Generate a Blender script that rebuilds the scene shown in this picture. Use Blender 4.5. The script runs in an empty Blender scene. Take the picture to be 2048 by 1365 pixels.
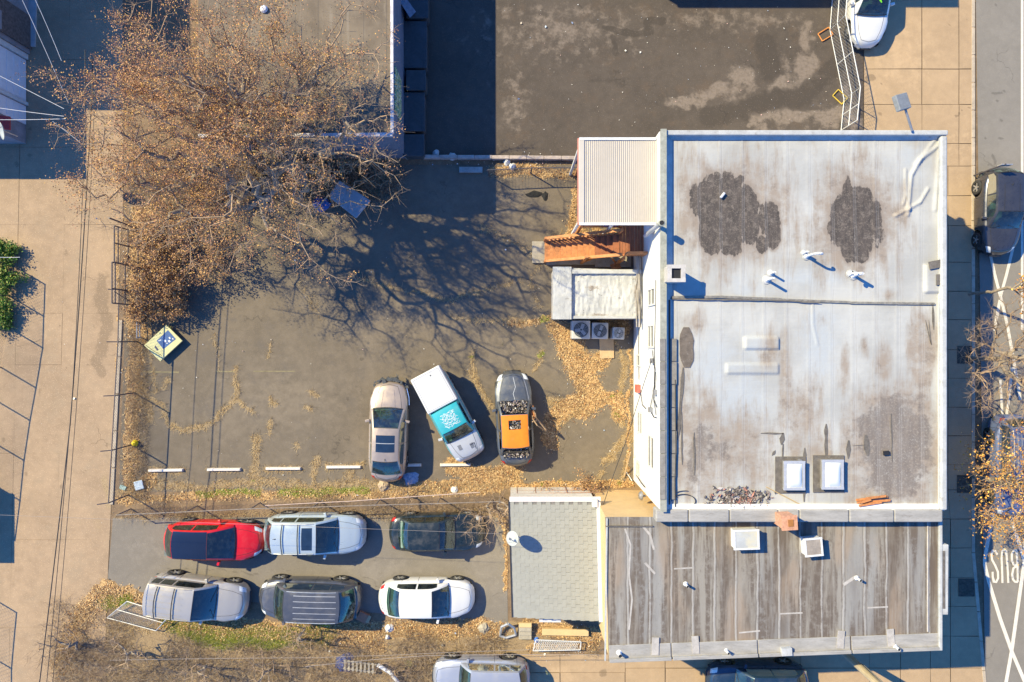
import bpy, math, random
import numpy as np
from mathutils import Vector
random.seed(7); RNG = np.random.default_rng(11)
scene = bpy.context.scene
# ------------------------------------------------------------------ camera, sky, sun, exposure
CAM_H = 33.0; S = 42.0
cam_data = bpy.data.cameras.new('camera'); cam = bpy.data.objects.new('camera', cam_data)
scene.collection.objects.link(cam)
cam.location = (0, 0, CAM_H); cam.rotation_euler = (0, 0, 0)
cam_data.sensor_width = 36; cam_data.lens = 36 * S * CAM_H / 2048.0
cam_data.clip_start = 0.5; cam_data.clip_end = 2000
scene.camera = cam
SUN = Vector((-1.0, 0.59, 1.0)).normalized()          # direction towards the sun
sun_d = bpy.data.lights.new('sun', 'SUN'); sun_d.energy = 5.0; sun_d.angle = math.radians(0.5)
sun_d.color = (1.0, 0.865, 0.51)
sun = bpy.data.objects.new('sun', sun_d); scene.collection.objects.link(sun)
sun.location = (-30, 18, 40); sun.rotation_euler = SUN.to_track_quat('Z', 'Y').to_euler()
world = bpy.data.worlds.new('World'); scene.world = world; world.use_nodes = True
wn = world.node_tree; wn.nodes.clear()
sky = wn.nodes.new('ShaderNodeTexSky'); sky.sky_type = 'NISHITA'; sky.sun_disc = False
sky.sun_elevation = math.asin(SUN.z); sky.sun_rotation = math.atan2(SUN.x, SUN.y)
sky.air_density = 1.0; sky.dust_density = 0.3; sky.ozone_density = 3.0
bg = wn.nodes.new('ShaderNodeBackground'); bg.inputs['Strength'].default_value = 0.084
wo = wn.nodes.new('ShaderNodeOutputWorld')
tint = wn.nodes.new('ShaderNodeMix'); tint.data_type = 'RGBA'; tint.blend_type = 'MULTIPLY'; tint.inputs[0].default_value = 1.0
tint.inputs[7].default_value = (0.44, 1.14, 2.05, 1)          # the photograph's clear deep blue skylight
wn.links.new(sky.outputs[0], tint.inputs[6]); wn.links.new(tint.outputs[2], bg.inputs['Color']); wn.links.new(bg.outputs[0], wo.inputs[0])
scene.view_settings.view_transform = 'Standard'; scene.view_settings.look = 'None'
scene.view_settings.gamma = 1.0; scene.view_settings.use_curve_mapping = False
scene.view_settings.exposure = 0.84

# ------------------------------------------------------------------ helpers
COL = scene.collection
def G(px, py, h=0.0):
    "world point whose image falls on photo pixel px,py when it stands h metres above the ground"
    k = (CAM_H - h) / (CAM_H * S)
    return ((px - 1024) * k, (682.5 - py) * k, h)
def XY(px, py): return ((px - 1024) / S, (682.5 - py) / S)
def tag(o, label=None, cat=None, group=None, kind=None):
    if label: o['label'] = label
    if cat: o['category'] = cat
    if group: o['group'] = group
    if kind: o['kind'] = kind
    return o
def thing(name, label, cat, loc=(0, 0, 0), rz=0.0, group=None):
    o = bpy.data.objects.new(name, None); COL.objects.link(o)
    o.empty_display_size = 0.3
    o.location = loc; o.rotation_euler = (0, 0, rz)
    return tag(o, label, cat, group)
def root_loc(p):
    v = Vector((0, 0, 0))
    while p is not None:
        v += p.location; p = p.parent
    return v
def mesh_np(name, V, F, mat=None, parent=None, smooth=False, local=False, attrs=None):
    V = np.asarray(V, dtype=np.float64).reshape(-1, 3)
    if parent is not None and not local:
        V = V - np.array(root_loc(parent))
    me = bpy.data.meshes.new(name)
    if isinstance(F, np.ndarray):
        nf, k = F.shape
        me.vertices.add(len(V)); me.vertices.foreach_set('co', V.astype(np.float32).ravel())
        me.loops.add(nf * k); me.loops.foreach_set('vertex_index', F.astype(np.int32).ravel())
        me.polygons.add(nf)
        me.polygons.foreach_set('loop_start', np.arange(0, nf * k, k, dtype=np.int32))
        me.update(calc_edges=True)
    else:
        me.from_pydata([tuple(v) for v in V], [], F)
        me.update()
    if smooth: me.polygons.foreach_set('use_smooth', np.ones(len(me.polygons), dtype=bool))
    if attrs:
        for k_, a in attrs.items():
            at = me.attributes.new(k_, 'FLOAT', 'POINT'); at.data.foreach_set('value', np.asarray(a, dtype=np.float32).ravel())
    if mat: me.materials.append(mat)
    o = bpy.data.objects.new(name, me); COL.objects.link(o)
    if parent is not None: o.parent = parent
    return o
class MB:
    "collects simple solids and links them as one mesh object"
    def __init__(s): s.v = []; s.f = []
    def add(s, V, F):
        n = len(s.v); s.v += [tuple(v) for v in V]; s.f += [tuple(i + n for i in f) for f in F]; return s
    def box(s, c, d, rz=0.0, tilt=None):
        cx, cy, cz = c; dx, dy, dz = [q / 2 for q in d]
        V = [(x, y, z) for z in (-dz, dz) for y in (-dy, dy) for x in (-dx, dx)]
        if tilt is not None: V = [tuple(tilt @ Vector(v)) for v in V]
        ca, sa = math.cos(rz), math.sin(rz)
        V = [(cx + x * ca - y * sa, cy + x * sa + y * ca, cz + z) for x, y, z in V]
        return s.add(V, [(0, 2, 3, 1), (4, 5, 7, 6), (0, 1, 5, 4), (2, 6, 7, 3), (0, 4, 6, 2), (1, 3, 7, 5)])
    def prism(s, pts, z0, z1):
        "polygon footprint pts (ccw) from z0 to z1"
        n = len(pts); V = [(x, y, z0) for x, y in pts] + [(x, y, z1) for x, y in pts]
        F = [tuple(range(n - 1, -1, -1)), tuple(range(n, 2 * n))] + [(i, (i + 1) % n, n + (i + 1) % n, n + i) for i in range(n)]
        return s.add(V, F)
    def tube(s, p0, p1, r, n=6, r1=None):
        p0 = Vector(p0); p1 = Vector(p1); d = (p1 - p0).normalized()
        a = d.orthogonal().normalized(); b = d.cross(a); r1 = r if r1 is None else r1
        V = []
        for p, q in ((p0, r), (p1, r1)):
            for i in range(n):
                t = 2 * math.pi * i / n; V.append(tuple(p + a * (q * math.cos(t)) + b * (q * math.sin(t))))
        F = [(i, (i + 1) % n, n + (i + 1) % n, n + i) for i in range(n)] + [tuple(range(n - 1, -1, -1)), tuple(range(n, 2 * n))]
        return s.add(V, F)
    def path(s, pts, r, n=5):
        for a, b in zip(pts[:-1], pts[1:]): s.tube(a, b, r, n)
        return s
    def lathe(s, prof, c=(0, 0, 0), axis='z', n=24, cap=True):
        V = []; cx, cy, cz = c
        for r, h in prof:
            for i in range(n):
                t = 2 * math.pi * i / n
                if axis == 'z': V.append((cx + r * math.cos(t), cy + r * math.sin(t), cz + h))
                elif axis == 'y': V.append((cx + r * math.cos(t), cy + h, cz + r * math.sin(t)))
                else: V.append((cx + h, cy + r * math.cos(t), cz + r * math.sin(t)))
        F = []
        for k in range(len(prof) - 1):
            for i in range(n): F.append((k * n + i, k * n + (i + 1) % n, (k + 1) * n + (i + 1) % n, (k + 1) * n + i))
        if cap: F += [tuple(range(n - 1, -1, -1)), tuple(range((len(prof) - 1) * n, len(prof) * n))]
        return s.add(V, F)
    def ribbon(s, pts, w, z):
        n = len(pts); V = []
        for i in range(n):
            a = Vector(pts[max(i - 1, 0)]); b = Vector(pts[min(i + 1, n - 1)]); d = (b - a).normalized()
            nx, ny = -d.y, d.x; k = 1.0
            if 0 < i < n - 1:
                d1 = (Vector(pts[i]) - a).normalized(); k = 1 / max(0.5, abs(d1.x * ny * -1 * -1 - 0) if False else max(0.5, d1.dot(d)))
            x, y = pts[i]; V += [(x + nx * w / 2 * k, y + ny * w / 2 * k, z), (x - nx * w / 2 * k, y - ny * w / 2 * k, z)]
        return s.add(V, [(2 * i, 2 * i + 1, 2 * i + 3, 2 * i + 2) for i in range(n - 1)])
    def obj(s, name, mat, parent=None, smooth=False, local=False, bevel=0.0, seg=2):
        o = mesh_np(name, s.v, s.f, mat, parent, smooth, local)
        if bevel:
            m = o.modifiers.new('bevel', 'BEVEL'); m.width = bevel; m.segments = seg; m.limit_method = 'ANGLE'
        return o
def segs(P0, P1, R0, R1, n=4):
    "many thin tapered prisms at once -> V, F"
    P0 = np.asarray(P0, float); P1 = np.asarray(P1, float); N = len(P0)
    R0 = np.broadcast_to(np.asarray(R0, float), (N,)); R1 = np.broadcast_to(np.asarray(R1, float), (N,))
    d = P1 - P0; L = np.linalg.norm(d, axis=1, keepdims=True); d = d / np.maximum(L, 1e-6)
    ref = np.where(np.abs(d[:, 2:3]) < 0.9, np.array([[0, 0, 1.0]]), np.array([[1.0, 0, 0]]))
    a = np.cross(d, ref); a /= np.maximum(np.linalg.norm(a, axis=1, keepdims=True), 1e-6); b = np.cross(d, a)
    t = np.arange(n) * 2 * np.pi / n
    c = np.cos(t)[None, :, None]; s_ = np.sin(t)[None, :, None]
    off = a[:, None, :] * c + b[:, None, :] * s_
    V = np.concatenate([P0[:, None, :] + off * R0[:, None, None], P1[:, None, :] + off * R1[:, None, None]], axis=1)
    i = np.arange(n); j = (i + 1) % n
    f = np.stack([i, j, j + n, i + n], axis=1)
    F = (f[None] + (np.arange(N) * 2 * n)[:, None, None]).reshape(-1, 4)
    return V.reshape(-1, 3), F
def quads(C, sz, asp=0.6, flat=0.0):
    "random small quads around centres C"
    C = np.asarray(C, float); N = len(C)
    a = RNG.normal(size=(N, 3)); a[:, 2] *= (1 - flat); a /= np.linalg.norm(a, axis=1, keepdims=True)
    b = RNG.normal(size=(N, 3)); b[:, 2] *= (1 - flat); b -= a * (a * b).sum(1, keepdims=True); b /= np.maximum(np.linalg.norm(b, axis=1, keepdims=True), 1e-6)
    s_ = (np.asarray(sz) * RNG.uniform(0.6, 1.3, N))[:, None]
    a = a * s_ * 0.5; b = b * s_ * 0.5 * asp
    V = np.stack([C - a - b * .4, C + b - a * .1, C + a + b * .1, C - b + a * .2], axis=1).reshape(-1, 3)
    return V, np.arange(4 * N).reshape(N, 4)
def qgrid(name, c4, z, res, mat, parent=None, fields=None, smooth=False, zf=None, attrpx='ground'):
    "grid over the quad c4 (four world xy corners: tl, tr, br, bl), with float attributes from fields(px,py)"
    c4 = [np.array(c, float) for c in c4]
    w = max(np.linalg.norm(c4[1] - c4[0]), np.linalg.norm(c4[2] - c4[3])); h = max(np.linalg.norm(c4[3] - c4[0]), np.linalg.norm(c4[2] - c4[1]))
    nx = max(1, int(math.ceil(w / res))); ny = max(1, int(math.ceil(h / res)))
    u, v = np.meshgrid(np.linspace(0, 1, nx + 1), np.linspace(0, 1, ny + 1))
    P = (c4[0] * ((1 - u) * (1 - v))[..., None] + c4[1] * (u * (1 - v))[..., None] + c4[2] * (u * v)[..., None] + c4[3] * ((1 - u) * v)[..., None])
    X = P[..., 0].ravel(); Y = P[..., 1].ravel()
    k = CAM_H * S / (CAM_H - z)
    px = 1024 + X * k; py = 682.5 - Y * k
    Z = np.full(X.shape, z) + (zf(px, py) if zf else 0)
    i = np.arange(nx)[None, :] + np.arange(ny)[:, None] * (nx + 1); i = i.ravel()
    F = np.stack([i, i + nx + 1, i + nx + 2, i + 1], axis=1)
    at = fields(px, py) if fields else None
    return mesh_np(name, np.stack([X, Y, Z], 1), F, mat, parent, smooth, attrs=at)

# ---- fields in photo pixels
def dpoly(px, py, pts):
    d = np.full(px.shape, 1e9)
    if len(pts) == 1: return np.hypot(px - pts[0][0], py - pts[0][1])
    for (x0, y0), (x1, y1) in zip(pts[:-1], pts[1:]):
        dx, dy = x1 - x0, y1 - y0; t = np.clip(((px - x0) * dx + (py - y0) * dy) / (dx * dx + dy * dy + 1e-9), 0, 1)
        d = np.minimum(d, np.hypot(px - x0 - t * dx, py - y0 - t * dy))
    return d
def vnoise(x, y, sc, seed):
    "smooth value noise in -1..1"
    T = np.random.default_rng(seed).uniform(-1, 1, (256, 256)); x = x / sc; y = y / sc
    xi = np.floor(x).astype(int); yi = np.floor(y).astype(int); fx = x - xi; fy = y - yi; fx = fx * fx * (3 - 2 * fx); fy = fy * fy * (3 - 2 * fy)
    g = lambda a, b: T[a % 256, b % 256]
    return (g(xi, yi) * (1 - fx) + g(xi + 1, yi) * fx) * (1 - fy) + (g(xi, yi + 1) * (1 - fx) + g(xi + 1, yi + 1) * fx) * fy
def pf(px, py, items):
    n1 = vnoise(px, py, 22, 1) * 5 + vnoise(px, py, 7, 2) * 2.6; n2 = vnoise(px, py, 22, 3) * 5 + vnoise(px, py, 7, 4) * 2.6
    return pf0(px + n1, py + n2, items)
def pf0(px, py, items):
    "max over items (points, halfwidth[, strength]): 1 on the line, 0.5 at the halfwidth, 0 at twice"
    f = np.zeros(px.shape)
    for it in items:
        st = it[2] if len(it) > 2 else 1.0
        f = np.maximum(f, st * np.clip(1 - 0.5 * dpoly(px, py, it[0]) / it[1], 0, 1))
    return f
def ell(px, py, items):
    f = np.zeros(px.shape)
    for it in items:
        cx, cy, rx, ry = it[:4]; st = it[4] if len(it) > 4 else 1.0
        f = np.maximum(f, st * np.clip(1 - 0.5 * np.hypot((px - cx) / rx, (py - cy) / ry), 0, 1))
    return f

# ------------------------------------------------------------------ materials
class NT:
    def __init__(s, name):
        s.m = bpy.data.materials.new(name); s.m.use_nodes = True; s.t = s.m.node_tree; s.t.nodes.clear()
        s.out = s.t.nodes.new('ShaderNodeOutputMaterial'); s._c = {}
    def n(s, typ, **k):
        nd = s.t.nodes.new(typ)
        for a, b in k.items(): setattr(nd, a, b)
        return nd
    def set(s, sock, v):
        if isinstance(v, bpy.types.NodeSocket): s.t.links.new(v, sock)
        elif isinstance(v, (tuple, list)) and len(v) == 3 and sock.type == 'RGBA': sock.default_value = (*v, 1)
        else: sock.default_value = v
    def co(s, kind='pos'):
        if kind not in s._c:
            if kind == 'pos': s._c[kind] = s.n('ShaderNodeNewGeometry').outputs['Position']
            else: s._c[kind] = s.n('ShaderNodeTexCoord').outputs['Object']
        return s._c[kind]
    def scaled(s, vec, sc):
        nd = s.n('ShaderNodeMapping'); s.set(nd.inputs['Vector'], vec); nd.inputs['Scale'].default_value = sc; return nd.outputs[0]
    def noise(s, scale, detail=4, rough=0.55, vec=None, dist=0.0):
        nd = s.n('ShaderNodeTexNoise'); s.set(nd.inputs['Vector'], vec if vec is not None else s.co())
        nd.inputs['Scale'].default_value = scale; nd.inputs['Detail'].default_value = detail
        nd.inputs['Roughness'].default_value = rough; nd.inputs['Distortion'].default_value = dist
        return nd.outputs['Fac']
    def vor(s, scale, vec=None, feature='F1', out='Distance'):
        nd = s.n('ShaderNodeTexVoronoi', feature=feature); s.set(nd.inputs['Vector'], vec if vec is not None else s.co())
        nd.inputs['Scale'].default_value = scale; return nd.outputs[out]
    def math(s, op, a, b=0.0, c=None):
        nd = s.n('ShaderNodeMath', operation=op); s.set(nd.inputs[0], a); s.set(nd.inputs[1], b)
        if c is not None: s.set(nd.inputs[2], c)
        return nd.outputs[0]
    def ss(s, v, lo, hi, a=0.0, b=1.0):
        nd = s.n('ShaderNodeMapRange'); nd.interpolation_type = 'SMOOTHSTEP'
        s.set(nd.inputs['Value'], v); nd.inputs['From Min'].default_value = lo; nd.inputs['From Max'].default_value = hi
        nd.inputs['To Min'].default_value = a; nd.inputs['To Max'].default_value = b; return nd.outputs[0]
    def mix(s, f, a, b, blend='MIX'):
        nd = s.n('ShaderNodeMix', data_type='RGBA', blend_type=blend); s.set(nd.inputs[0], f); s.set(nd.inputs[6], a); s.set(nd.inputs[7], b)
        return nd.outputs[2]
    def attr(s, name):
        nd = s.n('ShaderNodeAttribute', attribute_name=name); return nd.outputs['Fac']
    def mask(s, name, scale=6.0, amp=0.5, w=0.06, detail=5, vec=None, thr=0.5):
        "attribute field broken up by noise -> crisp irregular mask"
        nz = s.noise(scale, detail, 0.65, vec)
        v = s.math('ADD', s.attr(name), s.math('MULTIPLY', s.math('SUBTRACT', nz, 0.5), amp))
        return s.ss(v, thr - w, thr + w)
    def bsdf(s, col, rough=0.85, metal=0.0, bump=None, bs=0.3, bd=0.02, spec=None, coat=0.0, alpha=None):
        b = s.n('ShaderNodeBsdfPrincipled'); s.set(b.inputs['Base Color'], col); s.set(b.inputs['Roughness'], rough)
        s.set(b.inputs['Metallic'], metal)
        if spec is not None: s.set(b.inputs['Specular IOR Level'], spec)
        if coat: b.inputs['Coat Weight'].default_value = coat; b.inputs['Coat Roughness'].default_value = 0.04
        if alpha is not None: s.set(b.inputs['Alpha'], alpha)
        if bump is not None:
            bn = s.n('ShaderNodeBump'); bn.inputs['Strength'].default_value = bs; bn.inputs['Distance'].default_value = bd
            s.set(bn.inputs['Height'], bump); s.t.links.new(bn.outputs[0], b.inputs['Normal'])
        s.t.links.new(b.outputs[0], s.out.inputs[0]); return s.m
def mul(c, k): return tuple(min(1, x * k) for x in c)
_M = {}
def gm(name, col, rough=0.8, var=0.25, scale=4.0, metal=0.0, bump=0.25, coat=0.0, col2=None, dirt=None, spec=None, coord='obj', stretch=None):
    "general surface: base colour with two octaves of tone variation, optional second colour in patches, optional dirt specks"
    if name in _M: return _M[name]
    t = NT(name); v = t.co(coord)
    if stretch: v = t.scaled(v, stretch)
    n1 = t.noise(scale, 5, 0.6, v); n2 = t.noise(scale * 7, 3, 0.6, v)
    f = t.math('ADD', t.math('MULTIPLY', n1, 0.7), t.math('MULTIPLY', n2, 0.3))
    c = t.mix(t.ss(f, 0.3, 0.7), mul(col, 1 - var), mul(col, 1 + var))
    if col2: c = t.mix(t.ss(t.noise(scale * 0.6, 6, 0.7, v), 0.5, 0.66), c, col2)
    if dirt: c = t.mix(t.ss(t.noise(scale * 2.3, 6, 0.75, v, 0.3), 0.56, 0.72, 0, 0.75), c, dirt)
    _M[name] = t.bsdf(c, rough, metal, n2 if bump else None, bump, 0.01, spec, coat)
    return _M[name]
def paint(name, col, rough=0.28, metal=0.35, dust=0.18):
    if name in _M: return _M[name]
    t = NT(name); v = t.co('obj')
    n = t.noise(2.2, 6, 0.7, v); n2 = t.noise(60, 2, 0.5, v)
    c = t.mix(t.ss(n, 0.42, 0.75, 0, dust * 1.6), col, (0.35, 0.30, 0.24))
    c = t.mix(t.ss(n2, 0.55, 0.8, 0, dust), c, (0.5, 0.45, 0.38))
    _M[name] = t.bsdf(c, t.ss(n, 0.3, 0.8, rough, rough + 0.25), metal, coat=0.6); return _M[name]
def glass_mat(name='car_glass', tint=(0.42, 0.66, 0.60), refl=0.07):
    if name in _M: return _M[name]
    t = NT(name)
    tr = t.n('ShaderNodeBsdfTransparent'); t.set(tr.inputs[0], tint)
    gl = t.n('ShaderNodeBsdfGlossy'); gl.inputs['Roughness'].default_value = 0.06; t.set(gl.inputs[0], (0.75, 0.85, 0.85))
    df = t.n('ShaderNodeBsdfDiffuse'); t.set(df.inputs[0], (0.25, 0.3, 0.28))
    fr = t.n('ShaderNodeFresnel'); fr.inputs[0].default_value = 1.5
    mx = t.n('ShaderNodeMixShader'); t.set(mx.inputs[0], t.math('ADD', fr.outputs[0], refl))
    t.t.links.new(tr.outputs[0], mx.inputs[1]); t.t.links.new(gl.outputs[0], mx.inputs[2])
    m2 = t.n('ShaderNodeMixShader'); t.set(m2.inputs[0], t.ss(t.noise(5, 5, 0.7, t.co('obj')), 0.4, 0.8, 0.03, 0.16))
    t.t.links.new(mx.outputs[0], m2.inputs[1]); t.t.links.new(df.outputs[0], m2.inputs[2])
    t.t.links.new(m2.outputs[0], t.out.inputs[0]); _M[name] = t.m; return t.m
# ------------------------------------------------------------------ ground fields (photo pixels at ground level)
def lot_fields(px, py):
    f = {}
    leaf = pf(px, py, [
        ([(1135, 672), (1148, 715), (1165, 745), (1178, 780), (1168, 812)], 27), ([(1175, 735), (1205, 720)], 16),
        ([(1170, 805), (1135, 812), (1103, 838), (1104, 885)], 17), ([(1175, 812), (1210, 798), (1238, 803), (1236, 832)], 15),
        ([(1112, 632), (1085, 640), (1050, 648), (1020, 648)], 9, .8), ([(1110, 655), (1135, 680)], 14),
        ([(1150, 448), (1160, 470), (1140, 478)], 17), ([(1190, 462), (1250, 470)], 12, .7),
        ([(905, 932), (950, 948), (1000, 952), (1030, 945)], 17), ([(870, 970), (960, 966), (1040, 968)], 9),
        ([(285, 430), (282, 560), (276, 660)], 26), ([(276, 660), (268, 760), (262, 860), (262, 985)], 15),
        ([(330, 500), (340, 620)], 24), ([(300, 960), (260, 1000)], 12),
        ([(240, 1000), (500, 990), (740, 988), (1000, 980)], 11, .75), ([(1030, 972), (1190, 968), (1262, 966)], 7),
        ([(985, 345), (1060, 342), (1155, 350)], 14, .8), ([(1140, 445), (1152, 380)], 6),
        ([(1262, 700), (1258, 820), (1255, 960)], 5, .7), ([(1215, 640), (1240, 655)], 18), ([(820, 972), (860, 965)], 9, .8)])
    dry = pf(px, py, [
        ([(295, 795), (325, 812), (338, 850), (372, 862), (418, 852), (448, 822), (474, 795), (468, 762), (472, 738)], 4.5),
        ([(474, 795), (508, 826)], 3.5), ([(380, 858), (412, 856)], 6.5), ([(515, 878), (511, 925), (503, 965)], 7),
        ([(513, 940), (520, 975)], 8), ([(634, 915), (628, 965)], 5), ([(540, 800), (548, 812)], 5), ([(622, 785), (632, 792)], 4),
        ([(538, 842), (536, 868)], 3.5), ([(612, 818), (622, 822)], 3.5), ([(593, 885), (598, 893)], 4), ([(545, 690), (540, 720)], 2.5),
        ([(945, 700), (948, 735), (958, 772), (972, 800), (988, 812)], 4), ([(1085, 700), (1070, 745)], 4), ([(940, 745), (955, 775)], 3.5),
        ([(1270, 845), (1246, 880), (1222, 915), (1208, 925)], 6), ([(1252, 720), (1243, 760), (1240, 800)], 5), ([(1120, 810), (1100, 800)], 9),
        ([(1170, 815), (1148, 828), (1128, 845)], 4), ([(1225, 830), (1245, 850)], 5), ([(1235, 690), (1250, 730)], 4),
        ([(1265, 870), (1240, 965)], 4, .8), ([(1190, 965), (1200, 945)], 5, .8), ([(1030, 965), (1045, 945)], 3),
        ([(240, 985), (300, 968), (420, 975), (520, 962), (620, 975), (700, 965), (760, 972), (880, 975), (1000, 966)], 10, .8),
        ([(520, 965), (545, 962)], 10, .8), ([(700, 945), (690, 968)], 8, .7), ([(285, 760), (300, 835)], 9, .8), ([(300, 690), (310, 790)], 6, .6),
        ([(430, 670), (437, 740)], 3, .6), ([(340, 760), (330, 778)], 4), ([(900, 640), (1060, 640)], 4, .75), ([(720, 560), (900, 600), (1040, 560)], 5, .62),
        ([(560, 470), (640, 640)], 8, .45), ([(960, 450), (1080, 520)], 6, .6), ([(1120, 460), (1060, 560), (1080, 620)], 6, .55),
        ([(300, 942), (365, 942)], 6, .7), ([(414, 940), (484, 940)], 5, .7), ([(532, 937), (604, 937)], 6, .85), ([(652, 934), (723, 934)], 5, .7), ([(702, 930), (724, 926)], 4)])
    green = pf(px, py, [([(1083, 707)], 6), ([(945, 712)], 4.5), ([(1241, 790)], 4), ([(1232, 833)], 5), ([(1222, 795)], 4), ([(1088, 640)], 9, .8),
        ([(400, 990), (520, 985)], 8, .8), ([(560, 985), (730, 982)], 9, .85), ([(1085, 969)], 3), ([(1240, 963)], 4), ([(1120, 966)], 3, .8), ([(505, 960)], 5, .7), ([(340, 655)], 6, .8)])
    dark = pf(px, py, [([(700, 797)], 3.5, 1.1), ([(205, 565), (207, 640)], 14, .75), ([(206, 650), (195, 745)], 13, .6), ([(730, 830), (745, 832)], 4, .6),
        ([(320, 835), (325, 842)], 5, .5), ([(1170, 870)], 40, .45)])
    rs_ = np.random.default_rng(77); dark = np.maximum(dark, ell(px + vnoise(px, py, 5, 8) * 2, py, [(rs_.uniform(300, 1240), rs_.uniform(450, 950), rs_.uniform(1.5, 6), rs_.uniform(1.5, 5), rs_.uniform(.6, .85)) for _ in range(46)]))
    light = ell(px, py, [(820, 640, 150, 60, .5), (560, 800, 170, 80, .6), (1000, 700, 130, 40, .5), (1020, 400, 60, 60, .6)])
    f.update(leaf=leaf, dry=dry, green=green, dark=dark, light=light); return f
def back_fields(px, py):
    qx = px + vnoise(px, py, 30, 41) * 16 + vnoise(px, py, 11, 42) * 8; qy = py + vnoise(px, py, 30, 43) * 14 + vnoise(px, py, 11, 44) * 7
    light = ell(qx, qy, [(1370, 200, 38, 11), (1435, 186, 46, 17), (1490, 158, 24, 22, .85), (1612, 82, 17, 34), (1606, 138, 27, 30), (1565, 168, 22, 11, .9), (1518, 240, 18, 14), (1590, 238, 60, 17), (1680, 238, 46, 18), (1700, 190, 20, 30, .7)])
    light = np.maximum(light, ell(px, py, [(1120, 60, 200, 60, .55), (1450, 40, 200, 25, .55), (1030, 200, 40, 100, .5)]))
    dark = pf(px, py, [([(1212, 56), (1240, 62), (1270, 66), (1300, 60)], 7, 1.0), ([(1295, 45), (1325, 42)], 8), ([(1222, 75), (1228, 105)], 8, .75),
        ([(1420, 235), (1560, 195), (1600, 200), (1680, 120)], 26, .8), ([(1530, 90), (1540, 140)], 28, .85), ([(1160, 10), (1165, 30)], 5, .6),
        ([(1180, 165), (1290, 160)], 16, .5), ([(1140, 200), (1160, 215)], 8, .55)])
    dry = pf(px, py, [([(850, 330), (1150, 325)], 5, .6)])
    z = np.zeros(px.shape)
    return dict(leaf=z, dry=dry, green=z, dark=dark, light=light)
def alley_fields(px, py):
    f = lot_fields(px, py)
    f['dark'] = np.maximum(f['dark'], pf(px, py, [([(205, 560), (204, 590)], 16, .7), ([(200, 600), (215, 640), (205, 700)], 18, .8), ([(190, 720), (205, 745)], 15, .75),
        ([(172, 727), (228, 732)], 2, .85), ([(30, 330), (33, 332)], 6, .8), ([(60, 258)], 5, .9), ([(58, 312)], 4, .9), ([(150, 700), (160, 800)], 20, .45), ([(120, 1180), (100, 1290)], 12, .4)]))
    rs_ = np.random.default_rng(78); f['dark'] = np.maximum(f['dark'], ell(px + vnoise(px, py, 5, 8) * 2, py, [(rs_.uniform(0, 230), rs_.uniform(370, 1340), rs_.uniform(1.5, 8), rs_.uniform(1.5, 12), rs_.uniform(.5, .72)) for _ in range(60)]))
    f['light'] = ell(px, py, [(200, 500, 50, 60, .6), (80, 420, 70, 60, .4), (30, 1200, 60, 130, .55)])
    f['leaf'] = pf(px, py, [([(238, 470), (240, 640), (235, 800), (225, 1010)], 6, .75), ([(160, 1240), (190, 1190), (210, 1175)], 22, .75), ([(120, 1330), (150, 1250)], 22, .7)])
    f['dry'] = pf(px, py, [([(212, 960), (215, 1010)], 7, .8), ([(190, 1035), (200, 1060)], 12, .5)])
    f['green'] = np.zeros(px.shape); return f
def walk_fields(px, py):
    z = np.zeros(px.shape)
    dark = pf(px, py, [([(1735, 160), (1747, 158)], 7, .9), ([(1762, 227)], 5, .9), ([(1908, 235), (1925, 222)], 3, .8), ([(1762, 170)], 2, 1), ([(1824, 167)], 2, 1), ([(1925, 220), (1948, 217)], 2, .9), ([(1935, 40), (1945, 30)], 2, .8),
        ([(1885, 45), (1900, 55)], 4, .6), ([(1760, 215)], 2, .9), ([(1934, 1058)], 3, 1.2), ([(1920, 1235)], 2, .9), ([(1205, 1345)], 9, .8), ([(1860, 1240)], 4, .8)])
    light = ell(px, py, [(1800, 120, 80, 80, .6), (1920, 300, 30, 80, .5), (1100, 1345, 90, 30, .6)])
    return dict(leaf=z, dry=z, green=z, dark=dark, light=light)
def lower_fields(px, py):
    z = np.zeros(px.shape)
    leaf = pf(px, py, [([(215, 1175), (260, 1185), (300, 1215), (420, 1262), (560, 1268)], 13), ([(560, 1268), (700, 1262), (800, 1250), (960, 1250), (1010, 1262)], 13), ([(1010, 1050), (1013, 1180)], 5), ([(340, 1232), (480, 1258)], 8), ([(1000, 1030), (1015, 1060)], 8)])
    green = pf(px, py, [([(215, 1215), (240, 1205)], 8), ([(330, 1235), (400, 1270), (500, 1270), (640, 1262)], 9)])
    dry = pf(px, py, [([(225, 1032), (480, 1030), (700, 1028), (1000, 1025)], 8, .7), ([(225, 1255), (1000, 1275)], 12, .8)])
    dark = pf(px, py, [([(330, 1140), (520, 1145)], 2, .7), ([(500, 1148), (760, 1120)], 2, .6), ([(240, 1040), (330, 1100)], 2, .5)])
    light = ell(px, py, [(300, 1100, 90, 50, .5), (750, 1140, 130, 30, .6), (960, 1160, 40, 80, .6)])
    return dict(leaf=leaf, dry=dry, green=green, dark=dark, light=light)
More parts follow.
